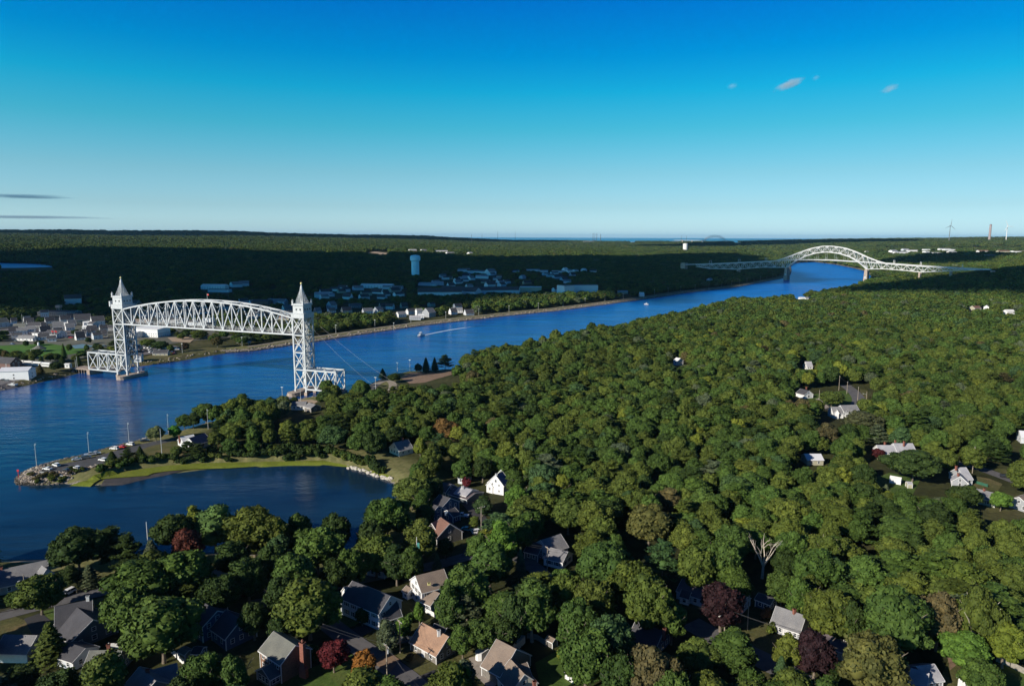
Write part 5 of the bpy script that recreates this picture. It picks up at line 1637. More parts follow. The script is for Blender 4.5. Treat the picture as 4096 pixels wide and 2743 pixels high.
for label, x, y, L, Wd, hw, rh, yaw, wall, roof, kw in TW:
    TOWNP.append(G(x, y))
    town(label, x, y, L, Wd, hw, rh, yaw, wall, roof, **kw)
rt = random.Random(4)
CL = [('crowded left town', (20, 430), (1288, 1362), 44, 11, 8), ('shaded streets behind the span', (470, 1180), (1215, 1275), 24, 16, 10), ('shade left of the water tower', (1290, 1640), (1160, 1200), 16, 18, 12),
      ('shade right of the water tower', (1740, 2040), (1100, 1150), 22, 18, 12), ('wooded far bank', (1300, 1900), (1225, 1262), 12, 14, 9), ('far shaded street', (2060, 2420), (1088, 1168), 12, 18, 11)]
for nm, (xa, xb), (ya_, yb), cnt, Lm, Wm in CL:
    for i in range(cnt):
        x, y = rt.uniform(xa, xb), rt.uniform(ya_, yb)
        wl_, rf_ = rt.choice([('white', 'dark'), ('white', 'grey'), ('bluewhite', 'dark'), ('white', 'dark'), ('tan', 'dark'), ('white', 'dark')])
        p = G(x, y)
        if any(math.hypot(p[0] - q[0], p[1] - q[1]) < 14 for q in TOWNP): continue
        TOWNP.append(p)
        town('%s gabled house with %s roof in the %s' % ({'white': 'white', 'bluewhite': 'pale blue-grey', 'tan': 'tan'}[wl_], {'dark': 'black', 'grey': 'grey', 'brown': 'brown', 'lightgrey': 'pale grey'}[rf_], nm),
             x, y, Lm * rt.uniform(.75, 1.25), Wm * rt.uniform(.8, 1.1), rt.choice([3.2, 4.2, 5.4]), rt.uniform(7.5, 10), rt.choice([35, 42, 30, 48, 39, -15]), wl_, rf_, group='houses in the ' + nm)
drape('sand_pit', [(1478, 1012), (1500, 1008), (1530, 1012), (1548, 1014), (1544, 1026), (1528, 1022), (1500, 1016)], 2.0, M['sand'], 25)
clear([(1470, 1006), (1550, 1006), (1560, 1034), (1470, 1034)])
# ------------------------------------------------------------------ cars
def paint(name, c, r=.3):
    m, nt, b = new_mat(name)
    nt.links.new(ramp(nt, noise(nt, .8, 2, objco(nt)), [(.3, tuple(v * .92 for v in c)), (.7, c)]), b.inputs['Base Color'])
    b.inputs['Roughness'].default_value = r
    b.inputs['Coat Weight'].default_value = .4
    return m
CP = {'white': paint('paint_white', (.78, .78, .78)), 'silver': paint('paint_silver', (.45, .47, .5)), 'red': paint('paint_red', (.55, .03, .03)), 'black': paint('paint_black', (.015, .015, .02)),
      'blue': paint('paint_blue', (.04, .08, .2)), 'green': paint('paint_teal', (.08, .3, .28)), 'grey': paint('paint_grey', (.12, .13, .15)), 'yellow': paint('paint_yellow', (.7, .5, .02))}
M['tyre'] = simple('tyre', (.02, .02, .02), .9, .1, 3)
M['lamp_glass'] = simple('lamp_glass', (.7, .7, .65), .2, .05, 1)
_car = {}
def car_meshes(kind, col):
    k = (kind, col)
    if k in _car: return _car[k]
    prof = {'sedan': ([(-2.25, .35), (-2.3, .75), (-2.1, .92), (-1.3, 1.0), (1.0, .96), (2.05, .82), (2.25, .65), (2.25, .35)], [(-1.6, .98), (-.95, 1.42), (.45, 1.44), (1.15, .96)]),
            'suv': ([(-2.3, .4), (-2.35, .95), (-2.25, 1.08), (1.0, 1.08), (2.1, .98), (2.3, .75), (2.3, .4)], [(-2.2, 1.06), (-2.0, 1.72), (.4, 1.74), (1.15, 1.06)]),
            'pickup': ([(-2.8, .5), (-2.8, 1.1), (-.7, 1.1), (1.2, 1.1), (2.6, 1.02), (2.75, .8), (2.75, .5)], [(-.8, 1.08), (-.6, 1.8), (.6, 1.8), (1.3, 1.08)])}[kind]
    def ext(pl, w0, w1, inset=0.0):
        n = len(pl); zs = [p[1] for p in pl]; zm, zM = min(zs), max(zs)
        V = []
        for s in (-1, 1):
            for x, z in pl:
                w = w0 + (w1 - w0) * (z - zm) / (zM - zm)
                V.append((x, s * w, z))
        return V, [tuple(range(n)), tuple(range(2 * n - 1, n - 1, -1))] + [(i, n + i, n + (i + 1) % n, (i + 1) % n) for i in range(n)]
    b = MB(); b.add(*ext(prof[0], .92, .86))
    cab = prof[1]
    mid = [(x, z) for x, z in cab]
    top = [(cab[1][0] - .05, cab[1][1] - .06), (cab[1][0] + .05, cab[1][1] + .02), (cab[2][0] - .05, cab[2][1] + .02), (cab[2][0] + .1, cab[2][1] - .06)]
    b.add(*ext(top, .72, .68))
    for x in (-.45,):
        b.box(x - .06, x + .06, -.82, .82, 1.0, cab[1][1] - .1)
    if kind == 'pickup':
        pass
    g = MB(); g.add(*ext(mid, .82, .69))
    wh = MB()
    wh.tube([(0, -.12, 0), (0, .12, 0)], [.34, .34], 10)
    hl = MB().box(-.03, .05, -.18, .18, -.08, .08)
    _car[k] = (b.mesh('body', CP[col]), g.mesh('windows', M['glass']), wh.mesh('wheel', M['tyre']), hl.mesh('headlight', M['lamp_glass']), prof)
    return _car[k]

def car(x, y, kind, col, yaw, label, group=None, simple_=False):
    p = G(x, y)
    z = p[2] + .16
    b, g, w, h, prof = car_meshes(kind, col)
    nm = {'sedan': 'parked_car', 'suv': 'sport_utility_car', 'pickup': 'pickup_truck'}[kind]
    o = empty(nm, (p[0], p[1], z), label, 'car' if kind != 'pickup' else 'truck', group, rad(yaw))
    obj('body', b, o); obj('windows', g, o)
    fx = prof[0][-1][0]
    for wx in (-fx * .62, fx * .62):
        for s in (-1, 1):
            obj('wheel', w, o, (wx, s * .84, .34))
    if not simple_:
        for s in (-1, 1):
            obj('headlight', h, o, (fx, s * .62, .72))
    return o
GPK = 'cars parked on the point'
for a in [(226, 1865, 'suv', 'white', 150, 'white car nearest the tip, parked against the canal rail'), (190, 1879, 'sedan', 'white', 165, 'white low car closest to the stony tip'),
          (308, 1877, 'suv', 'white', 150, 'white car on the marsh side of the lot beside a black one'), (268, 1886, 'sedan', 'black', 150, 'black car on the marsh side of the lot'),
          (308, 1841, 'sedan', 'silver', 30, 'silver car in the left pair along the rail'), (345, 1834, 'suv', 'grey', 30, 'dark car with pale roof right of the silver one along the rail'),
          (362, 1822, 'pickup', 'silver', 30, 'silver pickup under the second lamp pole'), (384, 1817, 'sedan', 'silver', 30, 'pale silver car right of the pickup'),
          (412, 1844, 'suv', 'white', 160, 'white car beside the left dark conifer'), (458, 1798, 'suv', 'white', 170, 'white car left of the red car'),
          (489, 1791, 'sedan', 'red', 160, 'bright red car by the canal rail'), (522, 1781, 'suv', 'white', 160, 'white car right of the red car'), (580, 1766, 'sedan', 'black', 20, 'black car near the thin pale tree')]:
    car(*a, GPK)
car(272, 2378, 'suv', 'white', -110, 'white car parked nose-out under trees beside the left road')
car(1366, 2336, 'suv', 'silver', 20, 'silver van in the shade behind the blue-white colonial')
car(1848, 2068, 'pickup', 'silver', 170, 'silver pickup in the shade beside the pole')
car(1912, 2133, 'suv', 'white', 20, 'white sport utility car at the shaded street bend')
car(1868, 2122, 'sedan', 'green', -20, 'teal and white car left of the white one at the street bend')
car(1618, 2568, 'sedan', 'grey', 20, 'dark car in the shade left of the brown-roofed cape')
car(3255, 1634, 'sedan', 'silver', 10, 'silver car left on the dark driveway in the right woods')
car(3236, 1632, 'sedan', 'green', 10, 'teal car beside the silver one on the dark driveway')
car(4022, 1912, 'suv', 'black', -30, 'black car driving on the right road')
car(3745, 2690, 'sedan', 'blue', 20, 'dark blue car left of the white slatted enclosure') if False else None
rc = random.Random(9)
n = 0
cols_ = ['black', 'white', 'silver', 'grey', 'blue', 'black', 'red', 'grey', 'silver']
p0, p1, p2_ = G(556, 1384), G(690, 1392), G(566, 1412)
for r_ in range(4):
    for c_ in range(11):
        if rc.random() < .18: continue
        q = p0 + (p1 - p0) * (c_ + rc.uniform(-.1, .1)) / 10.5 + (p2_ - p0) * r_ / 3.6
        X_, Y_, _w = prj(q)
        if X_ < 552: continue
        col_ = rc.choice(cols_)
        car(float(X_), float(Y_), rc.choice(['sedan', 'suv', 'suv']), col_, 20 + rc.choice([0, 180]) + 60,
            '%s car in the crowded lot right of the left bridge tower' % {'black': 'black', 'white': 'white', 'silver': 'silver', 'grey': 'dark grey', 'blue': 'dark blue', 'red': 'red'}[col_], 'cars in the lot by the left bridge tower', True)
for x, y, kd, cl, yw, lb in [(708, 1400, 'suv', 'white', 10, 'white van at the right end of the tower lot'), (560, 1420, 'suv', 'white', 0, 'white car nearest the left tower'), (110, 1336, 'sedan', 'blue', 0, 'blue car on the wide town lot'),
                             (122, 1324, 'sedan', 'white', 0, 'white car behind the blue one in the town'), (50, 1378, 'sedan', 'blue', -10, 'blue car at the edge of the green'), (66, 1368, 'suv', 'black', -10, 'black car by the trees at the green'),
                             (392, 1342, 'sedan', 'white', 0, 'white car below the steep white cottage'), (406, 1340, 'sedan', 'silver', 0, 'silver car right of the white one below the cottage'), (14, 1522, 'sedan', 'black', 0, 'black car at the foot of the white warehouse'),
                             (30, 1525, 'sedan', 'grey', 0, 'grey car right of the black one at the warehouse'), (300, 1350, 'suv', 'black', 10, 'black car beside the dark roofed store'), (284, 1352, 'sedan', 'red', 10, 'red car beside the dark roofed store'),
                             (262, 1352, 'sedan', 'grey', 10, 'grey car nearest the dark roofed store'), (418, 1388, 'suv', 'black', 0, 'black car behind the left bridge approach'), (378, 1402, 'suv', 'grey', 0, 'grey van behind the left bridge approach')]:
    car(x, y, kd, cl, yw, lb, None, True)
for i in range(9):      # white boats and campers stored in the yard
    x, y = 234 + (i % 5) * 14 + rc.uniform(-2, 2), 1300 + (i // 5) * 6
    p = G(x, y)
    o = empty('stored_boat', p, 'white boat on its trailer in the town boat yard', 'boat', 'white boats stored in the town yard', rad(rc.uniform(-20, 30)))
    m = MB(); m.add([(-4, -1.2, 1), (3, -1.2, 1), (5, 0, 1.4), (3, 1.2, 1), (-4, 1.2, 1), (-4, -1.4, 2.2), (3, -1.4, 2.4), (5.6, 0, 2.7), (3, 1.4, 2.4), (-4, 1.4, 2.2)], [(4, 3, 2, 1, 0), (5, 6, 7, 8, 9), (0, 1, 6, 5), (1, 2, 7, 6), (2, 3, 8, 7), (3, 4, 9, 8), (4, 0, 5, 9)])
    m.build('hull', M['trim'], o)
    MB().box(-1.5, 1.5, -1, 1, 2.2, 3.4).build('cabin', M['trim'], o)
    MB().box(-3.5, 3, -.8, .8, .3, 1).build('trailer', CP['red'] if i in (2, 6) else M['tyre'], o)

# ------------------------------------------------------------------ poles, lamps, wires
M['pole'] = simple('pole_wood', (.30, .25, .20), .9, .2, 1.5)
M['pole_grey'] = simple('pole_grey', (.40, .42, .42), .7, .15, 1.5)
M['wire'] = simple('wire', (.05, .05, .05), .6, .1, 1)
POLES = {}
def utility_pole(key, x, y, h, label, yaw=20, arm=2.4, lamp=0, can=False, mat='pole', white_base=False):
    p = G(x, y)
    o = empty('utility_pole', p, label, 'utility pole', None, rad(yaw))
    MB().tube([(0, 0, -.5), (0, 0, h)], [.19, .12], 7).build('pole', M[mat], o)
    if arm:
        MB().box(-.07, .07, -arm / 2, arm / 2, h - .6, h - .45).build('crossarm', M[mat], o)
        for s in (-.9, -.45, .45, .9):
            MB().tube([(0, s * arm / 2, h - .45), (0, s * arm / 2, h - .2)], [.07, .05], 5).build('insulator', M['lamp_glass'], o)
    if can:
        MB().tube([(.35, 0, h - 2.6), (.35, 0, h - 1.6)], [.27, .27], 8).build('transformer', M['trim'], o)
    if lamp:
        l = MB(); l.tube([(0, 0, h - 2.2), (-lamp * .5, 0, h - 1.7), (-lamp, 0, h - 1.6)], [.06, .05, .05], 5); lo = l.build('lamp_arm', M['pole_grey'], o)
        MB().box(-lamp - .45, -lamp + .15, -.16, .16, -.1 + h - 1.6, .06 + h - 1.6).build('lamp_head', M['lamp_glass'], lo)
    POLES[key] = (p[0], p[1], p[2] + h - .35, rad(yaw), arm)
    return o
utility_pole('a', 1549, 2719, 9.8, 'utility pole with grey transformer at the bottom street corner', can=True, yaw=40)
utility_pole('b', 1601, 2610, 9.5, 'utility pole half shaded right of the lone grey-green tree', yaw=40)
utility_pole('c', 2896, 2556, 9.6, 'street pole with lamp arm at the sunlit street', lamp=2.6, yaw=40, arm=1.4)
utility_pole('d', 2989, 2519, 10.6, 'tall utility pole with white base on the dry lawn', yaw=40, arm=0)
utility_pole('e', 3382, 2690, 9.0, 'utility pole beside the white screen at the bottom right', yaw=40)
utility_pole('f', 1925, 2135, 11.0, 'utility pole with wide pale crossarm above the white car', arm=3.2, yaw=-60)
utility_pole('g', 107, 2426, 10.5, 'utility pole with lamp beside the rail fence on the left', lamp=1.2, arm=0, yaw=60)
utility_pole('h', 2189, 2287, 9.0, 'brown utility pole before the grey-roofed split house', yaw=30)
utility_pole('i', 3889, 1892, 13.0, 'tall pale utility pole by the right road', yaw=-30, arm=2.8)
utility_pole('j', 3355, 1562, 11.0, 'utility pole above the lawn left of the road bend', yaw=-20, arm=2.8)
utility_pole('k', 3387, 1575, 9.0, 'short leaning pole at the left kerb of the road bend', yaw=-20, arm=1.6)
utility_pole('l', 3430, 1604, 10.0, 'pole right of the road bend with its stay', yaw=-20, arm=1.6)
utility_pole('m', 3274, 1625, 11.0, 'pole with round lamp above the concrete path', yaw=-20, arm=0)
utility_pole('n', 3664, 1735, 9.0, 'pole above the long white house', yaw=-20, arm=1.2)
utility_pole('o', 3464, 1612, 8.0, 'pole with lamp right of the road bend woods', yaw=-20, arm=0, lamp=2.0)
utility_pole('p', 2105, 2040, 10.0, 'pole in the dark gap of the middle woods', arm=0)
utility_pole('q', 1203, 1605, 12.5, 'tall pole before the pier of the right bridge tower', arm=0, mat='pole_grey')
utility_pole('r', 648, 1818, 14.0, 'white pole on the lawn in front of the house on the point', arm=0, mat='pole_grey')
utility_pole('s', 3625, 1920, 9.0, 'pale forked trunk pole in the right clearing', arm=0) if False else None
for i, (x, y, lb) in enumerate([(147, 1862, 'double lamp pole nearest the tip of the point'), (357, 1818, 'second lamp pole along the rail of the point'), (517, 1776, 'third lamp pole along the rail of the point'), (674, 1732, 'fourth lamp pole by the trees of the point'), (833, 1716, 'lamp pole between the oaks of the point')]):
    p = G(x, y)
    o = empty('street_lamp', p, lb, 'street lamp', 'lamp poles on the point', rad(30))
    MB().tube([(0, 0, -.5), (0, 0, 11.5)], [.16, .09], 7).build('pole', M['pole_grey'], o)
    MB().box(-.06, .06, -1.3, 1.3, 11.3, 11.42).build('crossarm', M['pole_grey'], o)
    for s in (-1, 1):
        MB().box(-.18, .5, s * 1.25 - .16, s * 1.25 + .16, 11.42, 11.62).build('lamp_head', M['lamp_glass'], o)
    MB().tube([(0, 0, 9.0), (-.9, 0, 9.3)], [.05, .05], 5).build('lamp_arm', M['pole_grey'], o)
pole_m = MB().tube([(0, 0, -.5), (0, 0, 9.5)], [.2, .13], 6).mesh('pole', M['pole_grey'])
head_m = MB().box(-.9, .9, -.2, .2, 9.4, 9.7).mesh('lamp_head', M['lamp_glass'])
bl = offset_line(NBW[i0:29], 20.0)
seg = np.r_[0, np.cumsum(np.linalg.norm(np.diff(bl, axis=0), axis=1))]
for i, s in enumerate(np.arange(30, seg[-1], 62)):
    q = (np.interp(s, seg, bl[:, 0]), np.interp(s, seg, bl[:, 1]))
    o = empty('street_lamp', (q[0], q[1], g1(*q)), 'grey lamp pole along the service road on the far canal bank', 'street lamp', 'lamp poles along the far canal bank', rad(-20))
    obj('pole', pole_m, o); obj('lamp_head', head_m, o)
for x, y, lb in [(1503, 1560, 'lamp pole left at the canal road bend'), (1640, 1484, 'lamp pole at the canal edge of the sandy clearing'), (1590, 1496, 'lamp pole by the lone cedar'), (1575, 1312, 'lamp pole on the far bank opposite the motor boat'), (1130, 1600, 'lamp pole beside the pale willow')]:
    q = G(x, y)
    o = empty('street_lamp', q, lb, 'street lamp', None, rad(-20))
    obj('pole', pole_m, o); obj('lamp_head', head_m, o)

def wires(k1, k2, label, offs=(-.9, -.3, .5, .9), sagm=.8):
    def end(k):
        if isinstance(k, str):
            x, y, z, a, arm = POLES[k]
            return lambda s: np.array([x - math.sin(a) * s * max(arm, .6) / 2, y + math.cos(a) * s * max(arm, .6) / 2, z])
        return lambda s: np.array(k, float) + np.array([0, s, 0])
    e1, e2 = end(k1), end(k2)
    m = MB()
    for s in offs:
        m.tube(sag(e1(s), e2(s), sagm, 10), [.028] * 11, 3, cap=False)
    m.build('power_line', M['wire'], label=label, category='power line')
wires('a', P(1100, 2420, 13).tolist(), 'thin power wires rising left from the bottom corner pole', (-.9, .9))
wires('a', 'b', 'thin power wires between the two poles at the lone grey-green tree', (-.9, .9))
wires('a', P(1720, 2800, 13).tolist(), 'thin power wires leaving the bottom corner pole downwards', (-.9, .9))
wires('c', 'e', 'power wires crossing in front of the bottom right purple beech', (-.9, 0, .9), 1.2)
wires('c', P(2700, 2400, 13).tolist(), 'power wires running left past the long dark-roofed ranch', (-.9, .9))
wires('e', P(3600, 2760, 13).tolist(), 'power wires leaving the bottom right pole', (-.9, 0, .9))
wires('h', P(2040, 2150, 14).tolist(), 'wires in front of the grey-roofed split house', (-.9, .9))
wires('j', 'k', 'wires between poles at the road bend', (-.6, .6)); wires('k', 'l', 'wires across the road bend', (-.6, .6))
LX = P(640, 1235, 0)

# flagpoles
p = G(1669, 2300)
o = empty('flagpole', p, 'white flagpole behind the white brown-roofed colonial', 'flagpole')
MB().tube([(0, 0, 0), (0, 0, 13.5)], [.13, .09], 8).build('pole', M['trim'], o); MB().box(0, .9, -.02, .02, 9.5, 11.5).build('flag', CP['green'], o)
p = P(594, 2200, .2)
o = empty('flagpole', p, 'white mast standing in the cove water behind the pointed spruce', 'mast')
MB().tube([(0, 0, -1), (0, 0, 11)], [.16, .12], 8).build('pole', M['trim'], o)
for i, x in enumerate((208, 221)):
    p = G(x, 1362)
    o = empty('flagpole', p, 'flag on a pole before the town store, %s of two' % ('left' if i == 0 else 'right'), 'flag')
    MB().tube([(0, 0, 0), (0, 0, 11)], [.15, .1], 6).build('pole', M['trim'], o)
    fl = MB(); fl.add([(0, 0, 10.8), (2.4, .2, 10.0), (2.5, .2, 8.6), (.1, 0, 9.3)], [(0, 1, 2, 3)]); fl.add([(0, .05, 10.8), (2.4, .25, 10.0), (2.5, .25, 8.6), (.1, .05, 9.3)], [(3, 2, 1, 0)])
    fl.build('flag', CP['red'], o)

# ------------------------------------------------------------------ fences and garden things
def fence(line, h, label, mat, kind='board', step=2.4, name='fence'):
    pts = [G(*q) for q in line]
    c = pts[0]
    o = empty(name, c, label, 'fence')
    for a, b in zip(pts[:-1], pts[1:]):
        n = max(1, int(np.linalg.norm(b - a) / step))
        for i in range(n + 1):
            q = a + (b - a) * i / n - c
            MB().box(q[0] - .08, q[0] + .08, q[1] - .08, q[1] + .08, q[2] - .3, q[2] + h + .12).build('post', mat, o)
        for i in range(n):
            u, v = a + (b - a) * i / n - c, a + (b - a) * (i + 1) / n - c
            if kind == 'board':
                m = MB(); m.bar(u + [0, 0, h * .52], v + [0, 0, h * .52], .05, h * .9); m.build('panel', mat, o)
            elif kind == 'rail':
                for k in (.3, .65, .95):
                    m = MB(); m.bar(u + [0, 0, h * k], v + [0, 0, h * k], .07, .14); m.build('rail', mat, o)
    return o
fence([(437, 2597), (540, 2590), (650, 2586)], 1.9, 'long white vinyl fence behind the roof with red chimney', M['trim'])
fence([(686, 2612), (736, 2662)], 1.9, 'short white vinyl fence going down to the grey gable', M['trim'])
fence([(-20, 2456), (60, 2440), (130, 2420), (190, 2404)], 1.1, 'dark split rail fence along the left road', M['wood_dark'], 'rail', 3.0)
fence([(308, 2374), (345, 2364)], 1.1, 'short split rail fence by the juniper', M['wood_dark'], 'rail', 3.0)
fence([(1702, 2450), (1748, 2474)], 1.6, 'low white fence left of the small garden shed', M['trim'])
fence([(2108, 2552), (2150, 2560), (2185, 2585)], 1.8, 'grey board fence by the pale double trunk', M['wood'])
fence([(3388, 2650), (3442, 2674)], 2.0, 'white screen panel by the bottom right pole', M['trim'])
fence([(3985, 2646), (4040, 2668), (4110, 2702)], 1.8, 'grey lattice fence at the right edge of the bottom lawn', M['wood'])
fence([(3870, 1920), (3905, 1934), (3950, 1948)], 1.4, 'green wire fence between the grey gabled and tan houses', simple('fence_green', (.02, .10, .06), .7, .1, 1))
fence([(150, 1868), (230, 1848), (330, 1822), (430, 1794), (520, 1772), (590, 1757)], .8, 'low timber guard rail along the canal side of the point', M['wood'], 'rail', 4.0, 'guard_rail')
fence([(160, 1892), (230, 1900), (270, 1902)], .9, 'low wire fence on the marsh side of the lot', M['pole_grey'], 'rail', 4.0)
p = G(1793, 2462)
o = empty('garden_shed', p, 'little white shed with brown-grey roof by the clipped cedars', 'shed', None, rad(-8))
MB().box(-1.4, 1.4, -1, 1, 0, 1.7).build('wall', M['trim'], o)
MB().add([(-1.6, -1.25, 1.65), (1.6, -1.25, 1.65), (1.6, 1.2, 2.5), (-1.6, 1.2, 2.5), (-1.6, -1.25, 1.75), (1.6, -1.25, 1.75), (1.6, 1.2, 2.6), (-1.6, 1.2, 2.6)], [(3, 2, 1, 0), (4, 5, 6, 7), (0, 1, 5, 4), (1, 2, 6, 5), (2, 3, 7, 6), (3, 0, 4, 7)]).build('roof', R_['greygreen'], o)
def round_shed(x, y, label, yaw, L=4.6):
    p = G(x, y)
    o = empty('cargo_trailer', p, label, 'trailer', None, rad(yaw))
    m = MB(); m.add([(-L / 2, -1.15, .5), (L / 2 - .7, -1.15, .5), (L / 2, -.4, .5), (L / 2, .4, .5), (L / 2 - .7, 1.15, .5), (-L / 2, 1.15, .5), (-L / 2, -1.15, 2.6), (L / 2 - .7, -1.15, 2.6), (L / 2, -.4, 2.6), (L / 2, .4, 2.6), (L / 2 - .7, 1.15, 2.6), (-L / 2, 1.15, 2.6)],
                    [(5, 4, 3, 2, 1, 0), (6, 7, 8, 9, 10, 11)] + [(i, (i + 1) % 6, 6 + (i + 1) % 6, 6 + i) for i in range(6)])
    m.build('body', CP['white'], o)
    for s in (-.6, .9):
        MB().tube([(s, 0, 2.6), (s, 0, 2.72)], [.22, .22], 8).build('roof_vent', M['trim'], o)
    for s in (-1, 1):
        MB().tube([(-.3, s * 1.1, .36), (-.3, s * 1.25, .36)], [.36, .36], 10).build('wheel', M['tyre'], o)
round_shed(1930, 2632, 'white box trailer with rounded nose left of the garage house', -130)
round_shed(2070, 2588, 'white box trailer behind the big brown roof, nearer one', -120)
round_shed(2040, 2568, 'dark-shaded box trailer behind the big brown roof, farther one', -120)
p = G(3750, 2752 - 14)
def barrel(x, y, col, h, r, label, cat='bin', name='barrel'):
    p = G(x, y)
    o = empty(name, p, label, cat)
    MB().tube([(0, 0, 0), (0, 0, h * .95)], [r * .9, r], 10).build('body', col, o)
    MB().tube([(0, 0, h * .95), (0, 0, h)], [r * 1.06, r * 1.02], 10).build('lid', col, o)
barrel(3738, 2734, simple('plastic_blue', (.02, .05, .5), .4, .1, 1), 1.3, .6, 'blue barrel at the corner of the grey and white cottage')
barrel(420, 2545, M['trim'], 1.6, .55, 'white garden tank behind the dark craftsman house', 'tank', 'water_tank')
# white slatted enclosure
p = G(3425, 2728)
o = empty('pergola', p, 'white slatted glass enclosure above the street at the bottom right', 'pergola', None, rad(25))
for i in range(4):
    for s in (-1, 1):
        MB().box(-3 + i * 2 - .1, -3 + i * 2 + .1, s * 1.3 - .1, s * 1.3 + .1, 0, 2.3 + (s > 0) * .7).build('post', M['trim'], o)
MB().add([(-3.2, -1.4, 2.3), (3.2, -1.4, 2.3), (3.2, 1.4, 3.05), (-3.2, 1.4, 3.05), (-3.2, -1.4, 2.38), (3.2, -1.4, 2.38), (3.2, 1.4, 3.13), (-3.2, 1.4, 3.13)], [(3, 2, 1, 0), (4, 5, 6, 7), (0, 1, 5, 4), (1, 2, 6, 5), (2, 3, 7, 6), (3, 0, 4, 7)]).build('roof_panel', R_['lightgrey'], o)
p = G(2018 + 160, 2232) ; 
o = empty('street_sign', G(2003, 2177), 'yellow diamond street sign among the dark trees', 'sign', None, rad(-20))
MB().tube([(0, 0, 0), (0, 0, 2.6)], [.05, .05], 5).build('post', M['pole_grey'], o)
MB().add([(-.6, -.06, 2.6), (0, -.06, 2.0), (.6, -.06, 2.6), (0, -.06, 3.2), (-.6, -.02, 2.6), (0, -.02, 2.0), (.6, -.02, 2.6), (0, -.02, 3.2)], [(0, 1, 2, 3), (7, 6, 5, 4), (0, 4, 5, 1), (1, 5, 6, 2), (2, 6, 7, 3), (3, 7, 4, 0)]).build('plate', CP['yellow'], o)

# ------------------------------------------------------------------ boats and wake
def boat(x, y, L, yaw, label, name='motor_boat'):
    p = P(x, y, 0)
    o = empty(name, (p[0], p[1], .1), label, 'boat', None, rad(yaw))
    w = L * .17; h = L * .13
    m = MB(); m.add([(-L / 2, -w * .8, -.3), (L * .25, -w * .7, -.3), (L * .45, 0, 0), (L * .25, w * .7, -.3), (-L / 2, w * .8, -.3), (-L / 2, -w, h), (L * .25, -w, h * 1.1), (L / 2, 0, h * 1.4), (L * .25, w, h * 1.1), (-L / 2, w, h)],
                    [(4, 3, 2, 1, 0), (5, 6, 7, 8, 9), (0, 1, 6, 5), (1, 2, 7, 6), (2, 3, 8, 7), (3, 4, 9, 8), (4, 0, 5, 9)])
    m.build('hull', M['trim'], o)
    c = MB(); c.box(-L * .2, L * .15, -w * .65, w * .65, h, h * 2.2); co = c.build('cabin', M['trim'], o)
    MB().box(L * .15, L * .16, -w * .55, w * .55, h * 1.4, h * 2.1).build('windscreen', M['glass'], co)
    MB().box(-L * .22, L * .08, -w * .7, w * .7, h * 3.0, h * 3.15).build('canopy', M['trim'], o)
    for s in (-1, 1):
        MB().bar((-L * .2, s * w * .6, h * 2.2), (-L * .2, s * w * .6, h * 3), .1, .1).build('rail_post', M['pole_grey'], o)
    return p
A_ = P(1690, 1342, 0); B_ = P(1930, 1302, 0)
wd = (B_ - A_)[:2]; wyaw = math.degrees(math.atan2(wd[1], wd[0]))
boat(1682, 1344, 11, wyaw + 180, 'white motor boat speeding down the canal with a long wake')
boat(2585, 1218, 8, 160, 'tiny white boat far up the canal')
def foam_mat():
    m, nt, b = new_mat('foam')
    co = objco(nt)
    n = noise(nt, .8, 4, co, .8)
    at = nt.nodes.new('ShaderNodeAttribute'); at.attribute_name = 'fade'
    a = math_n(nt, 'GREATER_THAN', math_n(nt, 'ADD', n, math_n(nt, 'MULTIPLY', at.outputs['Fac'], .75)), .82)
    b.inputs['Base Color'].default_value = (.75, .8, .85, 1)
    b.inputs['Roughness'].default_value = .8
    nt.links.new(math_n(nt, 'MULTIPLY', a, .6), b.inputs['Alpha'])
    return m
M['foam'] = foam_mat()
def wake(A, B, w0, w1, label):
    n = 60; V = []; fd = []; Fc = []
    d = (B - A)[:2]; t = d / np.linalg.norm(d); nn = np.array([-t[1], t[0]])
    for i in range(n + 1):
        c = A[:2] + d * i / n + nn * math.sin(i * .05) * 6
        w = w0 + (w1 - w0) * i / n
        for k, s in enumerate((-1, -.4, .4, 1)):
            q = c + nn * w * s
            V.append((q[0], q[1], .03)); fd.append((1 - i / n) ** .6 * (1.0 if abs(s) < .9 else .35))
    for i in range(n):
        for k in range(3):
            a = i * 4 + k; Fc.append((a, a + 4, a + 5, a + 1))
    me = mesh_from('wake', V, Fc, M['foam'])
    at = me.attributes.new('fade', 'FLOAT', 'POINT'); at.data.foreach_set('value', np.array(fd, np.float32))
    obj('wake', me, kind='stuff', label=label)
wake(A_, B_, 1.4, 4.5, 'white foam wake trailing behind the motor boat')

# ------------------------------------------------------------------ tall things on the land
M['tank_blue'] = simple('tank_blue', (.38, .80, .92), .5, .06, .05)
p = G(1662, 1112)
o = empty('water_tower', p, 'pale blue pedestal water tower rising out of the dark hillside', 'water tower')
d_ = math.hypot(p[0], p[1])
zt = CAM_H - (1018 - 944) / F4 * d_ * 1.0 - p[2]
r1, r2 = 30 / 2 / F4 * d_, 40.5 / 2 / F4 * d_
MB().tube([(0, 0, -2), (0, 0, zt - r2 * 1.5), (0, 0, zt - r2 * 1.05)], [r1, r1, r1 * 1.02], 28).build('shaft', M['tank_blue'], o)
b_ = MB(); b_.tube([(0, 0, zt - r2 * 1.25), (0, 0, zt - r2 * 1.05), (0, 0, zt - r2 * .35), (0, 0, zt - r2 * .12), (0, 0, zt)], [r1, r2, r2, r2 * .8, r2 * .1], 28)
b_.build('tank', M['tank_blue'], o)
